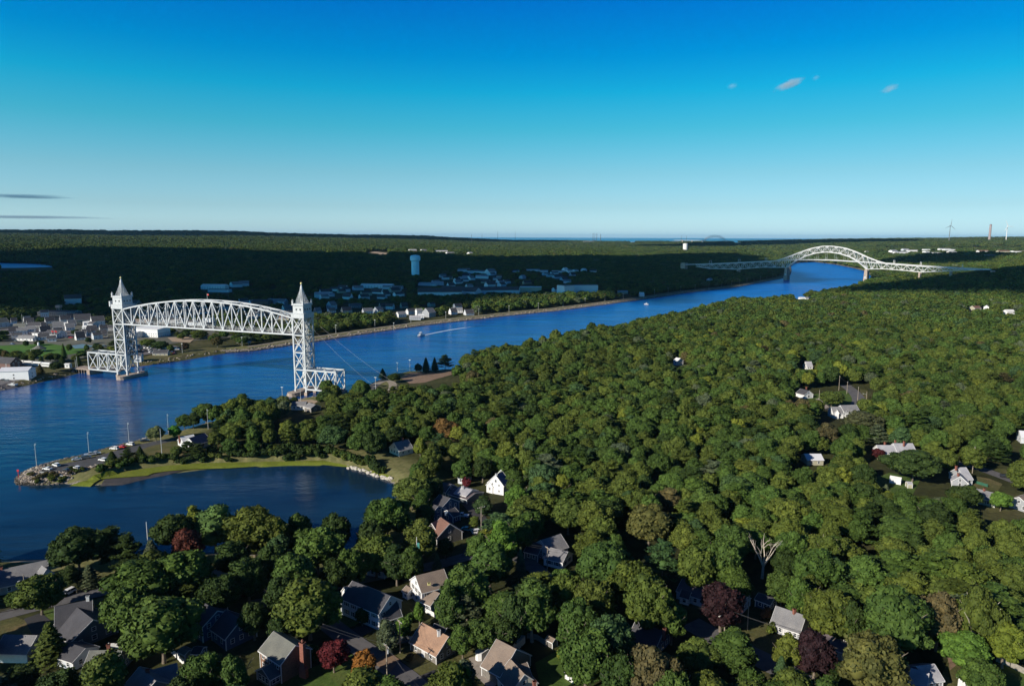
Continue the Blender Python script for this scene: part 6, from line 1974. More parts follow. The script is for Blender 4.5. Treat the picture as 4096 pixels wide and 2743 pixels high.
for i in range(28):
    a = i * math.pi * 2 / 28
    MB().box(math.cos(a) * r1 * 1.01 - .2, math.cos(a) * r1 * 1.01 + .2, math.sin(a) * r1 * 1.01 - .2, math.sin(a) * r1 * 1.01 + .2, -2, zt - r2 * 1.3).build('rib', M['tank_blue'], o)
EXC.append(np.array([[p[0] - 30, p[1] - 25], [p[0] + 30, p[1] - 25], [p[0] + 30, p[1] + 25], [p[0] - 30, p[1] + 25]]))
PROT.append((1640, 1010, 1686, 1096, d_))
p = G(2741, 1000); d_ = math.hypot(p[0], p[1])
o = empty('storage_tank', p, 'white cylindrical water tank standing above the pale woods', 'water tank')
r_ = 9 / F4 * d_; zt = 24 / F4 * d_
MB().tube([(0, 0, -2), (0, 0, zt)], [r_, r_], 24).build('shell', M['trim'], o); MB().tube([(0, 0, zt), (0, 0, zt + r_ * .15)], [r_, r_ * .1], 24).build('roof', M['trim'], o)
PROT.append((2730, 970, 2752, 1000, d_)); EXC.append(np.array([[p[0] - 40, p[1] - 40], [p[0] + 40, p[1] - 40], [p[0] + 40, p[1] + 40], [p[0] - 40, p[1] + 40]]))
def far_point(x, y, dist):
    """point seen at picture px x, standing dist metres away, height so that it projects to y"""
    q = P(x, y, 60); r = math.hypot(q[0] , q[1]); k = dist / r
    base = np.array([q[0] * k, q[1] * k])
    zz = CAM_H + (60 - CAM_H) * k
    return base, zz
def turbine(x, ytop, ybase, dist, mat, label, phase):
    b, z0 = far_point(x, 960, dist)
    zg = g1(*b)
    def zof(y):
        lo, hi = -200.0, 600.0
        for _ in range(40):
            m = (lo + hi) / 2
            if prj([b[0], b[1], m])[1] < y: hi = m
            else: lo = m
        return lo
    zb_, zh = zg, zof(ytop)
    o = empty('wind_turbine', (b[0], b[1], zb_), label, 'wind turbine')
    H_ = zh - zb_
    MB().tube([(0, 0, -5), (0, 0, H_)], [3.2, 1.9], 12).build('tower', mat, o)
    n = MB(); n.box(-2.5, 2.5, -6, 5, H_ - 1.8, H_ + 2.4); no = n.build('nacelle', mat, o)
    Lb = (ybase - ytop) / F4 * dist * .52
    for k in range(3):
        a = phase + k * 2.0944
        m = MB(); m.tube([(0, -6.5, H_), (math.sin(a) * Lb * .25, -6.5, H_ + math.cos(a) * Lb * .25), (math.sin(a) * Lb, -6.5, H_ + math.cos(a) * Lb)], [1.2, 1.9, .5], 6)
        m.build('blade', mat, no)
M['turbine_dark'] = simple('turbine_grey', (.16, .18, .19), .6, .05, .1)
turbine(3796, 903, 945, 6400, M['turbine_dark'], 'dark grey wind turbine on the right horizon', .1)
turbine(4024, 905, 946, 6400, M['trim'], 'white wind turbine near the right edge of the horizon', -.45)
b, _z = far_point(3957, 960, 6500)
o = empty('smokestack', (b[0], b[1], g1(*b)), 'pinkish grey smokestack between the two wind turbines', 'chimney')
zt = 115 + (950 - 907) / F4 * 6500 - g1(*b)
MB().tube([(0, 0, -5), (0, 0, zt)], [9, 7.5], 16).build('shaft', simple('stack', (.30, .24, .24), .9, .1, .05), o)
MB().tube([(0, 0, zt), (0, 0, zt + 2)], [8, 8], 16).build('rim', M['trim_dark'], o)
for i, (x, yt, dist, w_) in enumerate([(2061, 925, 7200, 1.6), (2372, 932, 7600, 3), (2379, 933, 7600, 2.4), (2387, 933, 7600, 3), (2402, 936, 7600, 3.4), (1991, 925, 7200, 2), (1886, 938, 6000, 2), (420, 944, 6000, 2.2), (2725, 943, 7600, 2), (2745, 943, 7600, 2), (1928, 936, 7000, 1.6)]):
    b, _z = far_point(x, 960 if dist > 3000 else yt, dist)
    zg = g1(*b)
    zt = 30.0
    for _ in range(60):
        if prj([b[0], b[1], zg + zt])[1] > yt: zt += 1.5
    o = empty('lattice_mast' if dist > 3000 else 'tall_pole', (b[0], b[1], zg), ('thin mast on the horizon, number %d counted from the left edge' % (i + 1)) if dist > 3000 else 'tall thin grey pole in the town near the left bridge tower', 'mast' if dist > 3000 else 'pole',
              None if dist > 3000 else 'tall poles in the town')
    if dist > 3000:
        o['label'] = {0: 'single thin mast on the horizon over the middle of the sea', 1: 'first of four power station masts on the sea horizon', 2: 'second of four power station masts on the sea horizon', 3: 'third of four power station masts on the sea horizon', 4: 'stout fourth power station mast on the sea horizon',
                      5: 'twin legged mast on the horizon right of the water tower', 6: 'pale mast above the far woods right of the water tower', 7: 'faint mast on the far left ridge', 8: 'thin mast left of the distant arch bridge', 9: 'thin mast just above the white cylindrical tank', 10: 'faint mast between the water tower and the twin mast'}[i]
        zt = min(zt, 200)
    MB().tube([(0, 0, 0), (0, 0, zt)], [w_, w_ * .5], 6).build('shaft', M['pole_grey'] if dist < 3000 else M['trim_dark'], o)
    if dist > 3000 and w_ > 2.2: MB().box(-w_ * 1.8, w_ * 1.8, -1, 1, zt * .85, zt * .87).build('arm', M['trim_dark'], o)

for x, yb, h in ((93, 1320, 19), (142, 1368, 14), (310, 1476, 12), (304, 1478, 10), (128, 1450, 12)):
    o = empty('tall_pole', G(x, yb), 'thin grey pole standing in the town left of the bridge', 'pole', 'tall poles in the town')
    MB().tube([(0, 0, 0), (0, 0, h)], [.22, .14], 6).build('shaft', M['pole_grey'], o)

# gazebo, coaches, jetty and park things on the north bank
p = G(157, 1408)
o = empty('gazebo', p, 'octagonal gazebo with dark roof and white cupola on the village green', 'gazebo')
for i in range(8):
    a = i * math.pi / 4
    MB().box(math.cos(a) * 5.2 - .15, math.cos(a) * 5.2 + .15, math.sin(a) * 5.2 - .15, math.sin(a) * 5.2 + .15, 0, 3.2).build('post', M['trim'], o)
MB().tube([(0, 0, 3.1), (0, 0, 3.4), (0, 0, 6.6)], [6.4, 6.4, 1.1], 8).build('roof', R_['greygreen'], o)
MB().tube([(0, 0, 6.6), (0, 0, 8.4), (0, 0, 9.8)], [1.0, 1.0, .1], 8).build('cupola', M['trim'], o)
MB().tube([(0, 0, -.5), (0, 0, .5)], [5.8, 5.8], 8).build('floor', M['concrete'], o)
a_, b_ = G(66, 1458), G(242, 1474)
dd = b_ - a_; ya = math.atan2(dd[1], dd[0]); Lt = float(np.hypot(dd[0], dd[1])); nc = 5
for i in range(nc):
    q = a_ + dd * (i + .5) / nc
    o = empty('railway_coach', (q[0], q[1], q[2]), '%s white railway coach standing on the siding behind the warehouse' % ['first', 'second', 'third', 'fourth', 'fifth'][i], 'railway coach', 'white coaches on the siding', ya)
    Lc = Lt / nc - .8
    m = MB(); m.prism([(-Lc / 2, -1.5), (Lc / 2, -1.5), (Lc / 2, 1.5), (-Lc / 2, 1.5)], 1.0, 3.9); m.build('body', M['trim'], o)
    MB().prism([(-Lc / 2, -1.1), (Lc / 2, -1.1), (Lc / 2, 1.1), (-Lc / 2, 1.1)], 3.9, 4.3).build('roof', M['trim'], o)
    for s in (-.35, .35):
        MB().box(s * Lc - 1.4, s * Lc + 1.4, -1.2, 1.2, .2, 1.0).build('bogie', M['tyre'], o)
    for j in range(7):
        MB().box(-Lc * .4 + j * Lc * .133 - .5, -Lc * .4 + j * Lc * .133 + .5, -1.53, -1.49, 2.4, 3.1).build('window', M['glass'], o)
p = G(238, 1256); h_ = 14
o = empty('sign_tower', p, 'slim tower with pinkish top box in the shaded town', 'tower')
for s in (-1, 1):
    for t in (-1, 1):
        MB().bar((s * 2.2, t * 2.2, 0), (s * 1.6, t * 1.6, 9), .35, .35).build('leg', M['pole_grey'], o)
MB().box(-3, 3, -3, 3, 9, 12.5).build('top_box', simple('faded_red', (.5, .28, .24), .8, .2, .3), o)
p = G(978, 1380)
o = empty('picnic_shelter', p, 'open picnic shelter with pale roof on the far canal bank', 'shelter', None, rad(0))
for s in (-5, 5):
    for t in (-2, 2): MB().box(s - .15, s + .15, t - .15, t + .15, 0, 2.8).build('post', M['pole'], o)
MB().add([(-7, -3.4, 2.7), (7, -3.4, 2.7), (7, 0, 4.2), (-7, 0, 4.2), (7, 3.4, 2.7), (-7, 3.4, 2.7), (-7, 0, 4.0), (7, 0, 4.0)], [(0, 1, 2, 3), (3, 2, 4, 5), (1, 0, 6, 7), (7, 6, 5, 4), (0, 3, 5, 6), (1, 7, 4, 2)]).build('roof', R_['lightgrey'], o)
p = G(50, 1535)
o = empty('stored_boat', p, 'small white boat on the grass below the warehouse', 'boat', None, rad(10))
MB().add([(-3, -1, .3), (2, -1, .3), (3.4, 0, .5), (2, 1, .3), (-3, 1, .3), (-3, -1.2, 1.4), (2, -1.2, 1.5), (4, 0, 1.8), (2, 1.2, 1.5), (-3, 1.2, 1.4)], [(4, 3, 2, 1, 0), (5, 6, 7, 8, 9), (0, 1, 6, 5), (1, 2, 7, 6), (2, 3, 8, 7), (3, 4, 9, 8), (4, 0, 5, 9)]).build('hull', M['trim'], o)
MB().box(-1, .8, -.7, .7, 1.4, 2.1).build('cabin', M['trim'], o)
p = P(74, 1905, 1.5)
o = empty('channel_marker', p, 'small red marker post at the tip of the point', 'marker')
MB().tube([(0, 0, -2), (0, 0, 3.2)], [.12, .12], 6).build('post', CP['red'], o)
MB().box(-.5, .5, -.05, .05, 2.4, 3.4).build('board', CP['red'], o)

# ------------------------------------------------------------------ clouds
def cloud_mat():
    m, nt, b = new_mat('cloud')
    b.inputs['Base Color'].default_value = (.85, .86, .88, 1)
    b.inputs['Roughness'].default_value = 1.0
    b.inputs['Specular IOR Level'].default_value = 0.0
    return m
M['cloud'] = cloud_mat()
ALT = 2600.0
def shade_cloud(name, px, label, z=15.0, thick=160.0, world=None):
    wig = .35 if z == 20 else 1.0
    """a cumulus bank overhead whose shadow falls on the picture polygon px"""
    g = np.array([hit(x, y)[:2] for x, y in px]) if world is None else np.array(world, float)
    if world is not None: px = world
    k = (ALT - z) / -LD[2]
    g = g - LD[:2] * k
    rs = np.random.RandomState(len(px))
    pts = []
    for a, b in zip(g, np.roll(g, -1, 0)):
        n = max(1, int(np.linalg.norm(b - a) / 60))
        nv = np.array([-(b - a)[1], (b - a)[0]]); nv = nv / np.linalg.norm(nv)
        for j in range(n):
            q = a + (b - a) * j / n
            w = wig * (vnoise(np.array([q[0] + 9000]), np.array([q[1] + 9000]), 170)[0] - .5) * 210 + wig * (vnoise(np.array([q[0] + 9000]), np.array([q[1] + 9000]), 60)[0] - .5) * 50
            pts.append(q + nv * w)
    c = np.mean(pts, 0)
    V = []
    rings = [(1.0, 0, 0), (1.03, thick * .3, 0), (.97, thick * .6, 0), (.85, thick, 1), (.55, thick * 1.5, 1)]
    n = len(pts)
    for sc_, h, bmp in rings:
        for q in pts:
            e = c + (q - c) * sc_
            V.append((e[0], e[1], ALT + h + bmp * 120 * vnoise(np.array([e[0] + 9000]), np.array([e[1] + 9000]), 220)[0]))
    Fc = [tuple(range(n - 1, -1, -1)), tuple((len(rings) - 1) * n + i for i in range(n))]
    for r in range(len(rings) - 1):
        for i in range(n):
            Fc.append((r * n + i, r * n + (i + 1) % n, (r + 1) * n + (i + 1) % n, (r + 1) * n + i))
    obj(name, mesh_from(name, V, Fc, M['cloud'], True), label=label, category='cloud')
shade_cloud('cumulus_cloud', [(-1600, 1020), (-400, 1018), (500, 1022), (1000, 1016), (1350, 1020), (1480, 1030), (1540, 1036), (1700, 1034), (2150, 1032), (2500, 1034), (2800, 1020), (2950, 1022), (3000, 1040), (3010, 1075), (3040, 1110),
             (2900, 1140), (2600, 1182), (2400, 1204), (2330, 1170), (2150, 1166), (1900, 1172), (1700, 1188), (1500, 1210), (1250, 1216), (1000, 1236), (750, 1228), (520, 1222), (420, 1246), (150, 1258), (0, 1228), (-700, 1236)],
            'broad cumulus bank whose shadow darkens the far bank')
shade_cloud('cumulus_cloud', [(3360, 1164), (3460, 1150), (3560, 1140), (3800, 1134), (4200, 1136), (4700, 1142), (4700, 1190), (4200, 1184), (3900, 1168), (3640, 1166), (3400, 1172)], 'long narrow cumulus shading the wood below the highway bridge', 20)
shade_cloud('cumulus_cloud', [(3540, 1044), (3700, 1034), (3860, 1040), (3900, 1052), (3780, 1060), (3560, 1056)], 'small cumulus shading the wood behind the highway bridge', 35)
shade_cloud('cumulus_cloud', None, 'distant cumulus line shading the far left ridge', 100, 160, [(-9500, 5700), (-3000, 6100), (-800, 6500), (300, 7000), (300, 8600), (-2500, 9000), (-9500, 9000)])
shade_cloud('cumulus_cloud', None, 'distant cumulus shading the far wood before the sea', 50, 160, [(900, 5400), (2300, 5200), (3300, 5600), (3200, 6700), (1600, 6600)])

def puff_mat(name, dens, seed, col=(.97, .97, 1, 1)):
    m = bpy.data.materials.new(name); m.use_nodes = True
    nt = m.node_tree
    nt.nodes.remove(nt.nodes['Principled BSDF'])
    out = nt.nodes['Material Output']
    v = nt.nodes.new('ShaderNodeVolumePrincipled')
    v.inputs['Color'].default_value = col
    t = nt.nodes.new('ShaderNodeTexCoord')
    mp = nt.nodes.new('ShaderNodeMapping'); mp.inputs['Location'].default_value = (seed, seed * .3, 0)
    nt.links.new(t.outputs['Generated'], mp.inputs[0])
    n = noise(nt, 4.5, 5, mp.outputs[0], .65)
    g = nt.nodes.new('ShaderNodeTexGradient'); g.gradient_type = 'SPHERICAL'
    mp2 = nt.nodes.new('ShaderNodeMapping'); mp2.inputs['Location'].default_value = (-1, -1, -1); mp2.inputs['Scale'].default_value = (2, 2, 2)
    nt.links.new(t.outputs['Generated'], mp2.inputs[0]); nt.links.new(mp2.outputs[0], g.inputs[0])
    d = math_n(nt, 'SUBTRACT', math_n(nt, 'ADD', math_n(nt, 'MULTIPLY', g.outputs['Fac'], .9), math_n(nt, 'MULTIPLY', n, 1.0)), .78)
    d = math_n(nt, 'MULTIPLY', math_n(nt, 'MAXIMUM', d, 0.0), dens)
    nt.links.new(d, v.inputs['Density'])
    nt.links.new(v.outputs[0], out.inputs['Volume'])
    return m
def puff(x, y, wpx, hpx, dist, tilt, label, dens, col=(.97, .97, 1, 1)):
    q = P(x, 1300, 0); d = _f * F4 + CR * (x - CX4) + CU * (CY4 - y); d = d / np.linalg.norm(d)
    c = np.array([0, 0, CAM_H]) + d * dist
    a, h = wpx / F4 * dist / 2, hpx / F4 * dist / 2
    V, Fc = ICO2
    me = mesh_from('small_cloud', V * np.array([a, a * .5, h]), [tuple(f) for f in Fc], puff_mat('small_cloud', dens, x * .01, col))
    o = obj('small_cloud', me, None, c.tolist(), 0, label=label, category='cloud', group='small wisps of cloud in the sky')
    o.rotation_euler = (0, -tilt, -math.atan2(d[0], d[1]))
puff(2930, 345, 60, 34, 9000, .25, 'faint round wisp, leftmost of the small right clouds', .012)
puff(3158, 338, 150, 46, 9000, .32, 'largest of the small white clouds at upper right', .022)
puff(3264, 312, 40, 28, 9000, .5, 'tiny white wisp just right of the largest small cloud', .014)
puff(3560, 355, 90, 36, 9000, .35, 'thin slanting wisp, rightmost of the small clouds', .016)
puff(100, 786, 420, 22, 26000, .0, 'long dark streak of cloud low at the left edge', .004, (.12, .3, .5, 1))  # volume colour darkened to carry the streak's own shade
puff(60, 868, 900, 14, 40000, .0, 'faint grey streak of cloud just above the left horizon', .0016, (.3, .45, .6, 1))
# ------------------------------------------------------------------ trees known one by one (top x, top y, crown width px, height m)
HT = [
 (300, 2096, 185, 14, 'round', 'dark', 'dark round maple at the cove shore, leftmost of the big shore trees'),
 (428, 2106, 120, 14, 'pine', 'dark', 'dark pine on the cove shore, right of the leftmost round shore maple'),
 (505, 2135, 105, 13, 'pine', 'dark', 'dark shaggy pine at the right end of the left shore clump'),
 (352, 2252, 78, 8, 'spruce', 'sage', 'small grey-green juniper with bare foot above the left road'),
 (270, 2262, 70, 8, 'tall', 'dark', 'small dark tree between the grey roofed house and the juniper'),
 (600, 2150, 105, 13, 'spruce', 'sage', 'pointed grey-green spruce below the white flagpole in the cove'),
 (555, 2235, 230, 15, 'round', 'green', 'big green maple behind the dark craftsman house, nearest the spruce'),
 (720, 2190, 225, 15, 'round', 'green', 'large green maple under the red-brown maple by the cove'),
 (635, 2372, 270, 16, 'round', 'green', 'biggest green maple right of the dark craftsman house'),
 (500, 2330, 170, 14, 'round', 'green', 'green maple overhanging the left road beside the craftsman house'),
 (690, 2048, 150, 13, 'wide', 'dark', 'dark wide tree leaning over the cove, left of the pale green one'),
 (745, 2108, 115, 11, 'round', (.085, .026, .02), 'red-brown maple in front of the cove water'),
 (850, 2012, 160, 15, 'tall', (.08, .14, .045), 'pale green tall tree on the cove shore beside the red-brown maple'),
 (775, 2016, 70, 14, 'tall', 'yellow', 'small yellow-green treetop left of the pale green shore tree'),
 (1010, 2016, 200, 16, 'round', 'olive', 'olive oak with yellowing top at the cove shore'),
 (925, 2150, 130, 12, 'round', 'dark', 'dark low oak in front of the pale green shore tree'),
 (1090, 2040, 110, 15, 'round', 'olive', 'olive oak right of the yellowing one on the cove shore'),
 (1195, 2040, 110, 13, 'round', 'green', 'rounded green tree on the shore, left of the darkest shore tree'),
 (1340, 2050, 125, 14, 'wide', 'dark', 'very dark spreading tree on the cove shore'),
 (1268, 2112, 190, 14, 'wide', (.075, .125, .03), 'light green spreading maple above the big round maple'),
 (1175, 2205, 180, 14, 'round', 'green', 'green maple left of the light green spreading maple'),
 (1230, 2294, 245, 16, 'round', 'olive', 'huge olive maple beside the dark street'),
 (1120, 2290, 120, 12, 'round', 'dark', 'dark tree in the shade left of the huge olive maple'),
 (1545, 1985, 190, 15, 'wide', 'green', 'wide green oak at the head of the cove'),
 (1480, 2075, 120, 13, 'round', 'dark', 'dark oak at the cove inlet, below the wide green oak'),
 (1650, 1900, 175, 15, 'round', 'olive', 'olive oak above the roofs at the head of the cove'),
 (1500, 2120, 170, 14, 'round', 'olive', 'olive oak left of the dark roofs, nearest the inlet'),
 (1680, 2075, 130, 14, 'tall', 'olive', 'olive tree in front of the dark brown skylight roof'),
 (1585, 2170, 110, 12, 'tall', 'dark', 'dark tree above the shaded street crossing'),
 (1748, 2205, 56, 9, 'spruce', 'sage', 'small pointed fir alone by the street'),
 (1960, 2165, 175, 14, 'round', 'green', 'green oak right of the white sport utility car'),
 (2010, 2075, 120, 15, 'tall', 'bright', 'bright green tree behind the yellow street sign'),
 (1870, 2245, 190, 15, 'round', 'green', 'dense green oak right of the white brown-roofed colonial'),
 (1800, 2330, 110, 13, 'tall', 'green', 'green tree hiding the right end of the brown colonial roof'),
 (1550, 2476, 88, 10.5, 'tall', 'sage', 'lone grey-green tree beside the nearest utility pole'),
 (1332, 2548, 106, 8.0, 'round', (.10, .018, .022), 'dark red maple on the lawn by the dark street'),
 (1454, 2594, 96, 7.5, 'round', 'orange', 'orange and brown maple at the street corner'),
 (1858, 2382, 115, 12, 'pine', 'sage', 'grey-green pine behind the brown-roofed cape'),
 (1935, 2470, 140, 9, 'wide', 'green', 'broad green hedge tree behind the garage'),
 (1850, 2500, 110, 8, 'wide', 'green', 'green hedge tree right of the brown-roofed cape'),
 (2010, 2450, 120, 10, 'round', 'dark', 'dark hedge tree above the two sheds'),
 (1676, 2400, 40, 8, 'tall', 'bright', 'bright green columnar cedar left of the white gable extension'),
 (1756, 2412, 36, 6, 'tall', 'bright', 'bright green clipped cedar before the gable extension'),
 (1612, 2462, 70, 7, 'round', 'bright', 'bright green small tree left of the columnar cedar'),
 (1530, 2468, 50, 8, 'spruce', 'dark', 'dark pointed yew against the blue-white garage'),
 (1448, 2425, 60, 6, 'round', 'dark', 'dark round tree before the blue-white colonial porch'),
 (1860, 2632, 84, 11, 'tall', 'sage', 'thin grey-green tree at the bottom edge beside the driveway'),
 (2082, 2178, 58, 13, 'spruce', 'sage', 'narrow grey-green fir left of the grey-roofed house'),
 (2420, 2150, 215, 16, 'round', 'green', 'tall bright topped oak right of the grey-roofed house'),
 (2540, 2230, 190, 15, 'round', 'olive', 'olive oak before the small sunlit lawn'),
 (2380, 2300, 170, 14, 'round', 'olive', 'olive oak below the tall bright topped oak'),
 (2655, 2158, 120, 15, 'pine', 'bluish', 'bluish pine behind the small sunlit lawn'),
 (2270, 2280, 150, 13, 'round', 'olive', 'olive oak beside the grey driveway of the grey-roofed house'),
 (2130, 2318, 185, 15, 'round', 'green', 'green oak above the pale double trunk'),
 (2060, 2360, 120, 14, 'round', 'dark', 'dark oak left of the pale double trunk'),
 (2310, 2385, 165, 14, 'round', 'green', 'green oak in the dark wood right of the pale double trunk'),
 (2450, 2440, 190, 15, 'round', 'bluish', 'bluish green oak left of the shaded ranch house'),
 (2600, 2298, 205, 16, 'wide', 'olive', 'spreading olive oak left of the long dark-roofed ranch'),
 (2690, 2395, 120, 11, 'round', 'green', 'green oak in front of the long dark-roofed ranch'),
 (2892, 2318, 165, 13, 'round', 'purple', 'dark purple beech beside the long dark-roofed ranch'),
 (2800, 2560, 175, 9, 'round', 'olive', 'olive maple left of the sunlit street patch'),
 (2610, 2575, 200, 15, 'wide', 'brown', 'browning oak at the bottom middle of the woods'),
 (2350, 2490, 210, 15, 'round', 'green', 'green oak above the white garden shed'),
 (2480, 2590, 150, 14, 'round', 'dark', 'dark oak right of the white garden shed'),
 (2840, 2680, 180, 11, 'round', 'olive', 'olive maple at the bottom edge left of the street'),
 (2700, 2660, 150, 14, 'round', 'green', 'green oak at the bottom edge beside the browning oak'),
 (3330, 2340, 180, 14, 'round', 'olive', 'olive maple right of the grey cape house'),
 (3400, 2380, 110, 13, 'round', 'dark', 'dark maple above the purple-brown roof'),
 (3268, 2510, 145, 12, 'round', 'purple', 'dark purple beech in front of the purple-brown roof'),
 (3155, 2528, 102, 10, 'round', (.10, .12, .022), 'yellow-green maple on the lawn below the grey cape'),
 (3505, 2512, 215, 16, 'round', (.075, .078, .024), 'brownish topped maple above the grey and white cottage'),
 (3600, 2345, 235, 17, 'round', 'green', 'largest green maple at the wood edge on the right'),
 (3770, 2350, 140, 15, 'round', 'brown', 'brown-green oak right of the largest green maple'),
 (3128, 2612, 80, 10, 'spruce', 'bluish', 'blue-green fir beside the street at the bottom right'),
 (3372, 2650, 78, 10, 'pine', 'dark', 'dark pine left of the white slatted enclosure'),
 (3870, 2520, 150, 9, 'round', 'bright', 'bright green bushy tree above the bare brown yard'),
 (3935, 2628, 120, 9, 'round', 'green', 'green tree above the dark roof at the bottom right'),
 (4030, 2480, 130, 11, 'round', 'yellow', 'yellow-green tree by the right edge'),
 (3930, 2350, 140, 16, 'wide', 'olive', 'olive oak on pale bare trunks at the wood edge'),
 (190, 2478, 120, 12, 'spruce', 'olive', 'olive spruce between the grey garage and the craftsman house'),
 (50, 2668, 140, 8, 'round', 'dark', 'dark maple in the bottom left corner'),
 (215, 2672, 130, 9, 'round', 'dark', 'dark tree at the bottom edge below the olive spruce'),
 (400, 2598, 128, 13, 'tall', 'olive', 'olive tree in front of the brown-grey roof with red chimney'),
 (150, 2288, 145, 11, 'round', 'olive', 'olive tree in front of the long grey roofed house'),
 (62, 2355, 70, 6, 'round', 'green', 'small green tree under the long grey roofed house'),
 (800, 2592, 140, 12, 'round', 'green', 'green tree at the bottom left of the shingled colonial'),
 (930, 2608, 105, 11, 'round', 'green', 'green tree at the bottom edge beside the shingled colonial'),
 (720, 2690, 120, 11, 'round', 'dark', 'dark tree at the bottom edge near the grey gable'),
 (1430, 2265, 50, 6, 'round', 'olive', 'small olive tree beside the blue-white colonial driveway'),
 (2945, 2262, 130, 10, 'round', 'green', 'bright topped green tree directly below the bare white tree'),
 (3135, 2275, 120, 10, 'round', 'green', 'green tree right of the foot of the bare white tree'),
 (2790, 2170, 150, 14, 'round', 'olive', 'olive oak above the long dark-roofed ranch, left one'),
 (2890, 2140, 150, 15, 'round', 'green', 'green oak above the long dark-roofed ranch, right one'),
 (3210, 2300, 110, 12, 'round', 'green', 'green tree behind the grey cape house'),
 (985, 2215, 150, 13, 'round', 'dark', 'dark tree in the gap behind the cove shore oaks'),
 (1085, 2165, 130, 13, 'round', 'dark', 'dark tree between the shore oaks and the round maple'),
 (870, 2285, 140, 12, 'round', 'dark', 'dark tree above the dark blue shaded house'),
 (1010, 2395, 110, 10, 'round', 'dark', 'dark tree right of the dark blue shaded house'),
 (1400, 2180, 130, 13, 'round', 'green', 'green tree left of the pale shaded garage'),
 (1330, 2215, 110, 12, 'round', 'dark', 'dark tree by the shaded street below the shore'),
 (1640, 2170, 110, 12, 'round', 'green', 'green tree above the pale shaded garage'),
 (1700, 2010, 90, 12, 'round', 'dark', 'dark tree left of the shaded house cluster'),
 (1130, 2440, 110, 9, 'round', 'dark', 'dark low tree behind the shingled colonial'),
 (1740, 1905, 80, 12, 'round', 'dark', 'dark tree left of the dark hipped cottage'),
 (1690, 1950, 90, 13, 'round', 'green', 'green tree left of the big shaded house cluster'),
 (1850, 1830, 90, 12, 'round', 'green', 'green tree behind the dark red shrub tree'),
 (1930, 1820, 90, 13, 'round', 'dark', 'dark tree behind the steep white gable, left one'),
 (2030, 1810, 90, 14, 'round', 'green', 'green tree behind the steep white gable, right one'),
 (2070, 1930, 110, 14, 'round', 'bright', 'bright green tree right of the steep white gable'),
 (1930, 1990, 80, 8, 'round', 'bluish', 'low bluish tree under the lamp of the shaded street'),
 (1900, 2062, 50, 5, 'round', 'olive', 'small olive tree left of the tall crossarm pole'),
 (2080, 2050, 110, 13, 'round', 'green', 'green tree above the narrow grey-green fir'),
 (1780, 2150, 80, 8, 'round', 'dark', 'dark tree in front of the shaded street bend'),
 (50, 2130, 90, 10, 'round', 'dark', 'dark tree at the left edge above the beach') if False else (2940, 2080, 140, 14, 'round', 'green', 'green oak far behind the bare white tree'),
 (2062, 1872, 84, 13, 'round', 'green', 'green tree hiding the right side of the steep white gable'),
 (1935, 1975, 56, 7, 'round', 'dark', 'low dark tree under the steep white gable'),
 # park trees by the village green
 (20, 1398, 28, 9, 'round', 'brown', 'brownish park tree at the left edge of the village green'),
 (52, 1424, 26, 8, 'spruce', 'dark', 'dark small conifer behind the brick house gable'),
 (95, 1416, 26, 9, 'round', 'dark', 'dark tree below the left part of the village green'),
 (126, 1398, 22, 13, 'tall', 'olive', 'tall olive tree left of the gazebo'),
 (162, 1420, 26, 9, 'spruce', 'dark', 'dark conifer below the gazebo'),
 (198, 1408, 40, 9, 'round', 'olive', 'olive tree clump right of the gazebo, nearer one'),
 (228, 1410, 30, 9, 'round', 'dark', 'dark tree clump right of the gazebo, farther one'),
 (250, 1370, 24, 16, 'spruce', 'green', 'tallest green conifer between the green and the coaches'),
 (247, 1420, 32, 10, 'spruce', 'dark', 'dark conifer at the foot of the tallest green conifer'),
 (275, 1372, 20, 9, 'round', 'green', 'small green tree left of the blue play court'),
 (300, 1416, 30, 8, 'round', 'olive', 'olive shrub tree behind the white cube hut'),
 (345, 1376, 20, 8, 'round', 'green', 'small green tree in front of the blue play court'),
 (385, 1370, 30, 8, 'round', 'dark', 'dark tree right of the blue play court'),
 (378, 1395, 30, 8, 'round', 'dark', 'dark tree behind the left bridge approach'),
 (312, 1424, 26, 9, 'spruce', 'dark', 'dark conifer left of the bridge approach'),
 (102, 1358, 20, 8, 'round', 'dark', 'round dark tree above the village green, left of the bushes'),
 (155, 1360, 34, 6, 'round', 'dark', 'dark bush row above the village green'),
 (160, 1476, 30, 9, 'spruce', (.06, .05, .02), 'brownish conifer on the grass left of the round bank tree'),
 (222, 1470, 42, 9, 'round', 'dark', 'dark round tree on the grass bank below the coaches'),
 (390, 1322, 26, 9, 'round', 'dark', 'dark tree among the cottages by the bridge tower'),
 (352, 1345, 22, 8, 'round', 'dark', 'dark tree at the road by the lit cottages'),
 (300, 1315, 32, 8, 'round', 'dark', 'dark round tree at the boat yard edge'),
 (868, 1362, 44, 12, 'round', (.06, .055, .025), 'brownish round tree on the canal lawn under the lift span'),
 (738, 1366, 32, 10, 'round', (.045, .03, .02), 'dark reddish tree at the end of the tower parking lot'),
 (680, 1376, 28, 9, 'round', 'olive', 'olive tree at the right part of the tower parking lot'),
 (590, 1352, 60, 10, 'round', 'olive', 'olive tree mass before the large white warehouse'),
 (640, 1362, 70, 9, 'round', 'dark', 'dark tree mass right of the one before the warehouse'),
 # the point and its wood edge
 (820, 1606, 95, 13, 'round', 'green', 'tallest green oak behind the white house on the point'),
 (735, 1650, 62, 10, 'round', 'green', 'green oak left of the tallest oak on the point'),
 (770, 1648, 55, 10, 'tall', 'dark', 'darker oak between the two oaks on the point'),
 (697, 1697, 48, 8, 'round', (.05, .15, .02), 'bright green small tree by the white house on the point'),
 (620, 1704, 68, 9, 'wide', 'pale', 'thin pale green tree beside the parking lot'),
 (704, 1780, 46, 6.5, 'round', 'olive', 'olive small tree in front of the white house wall'),
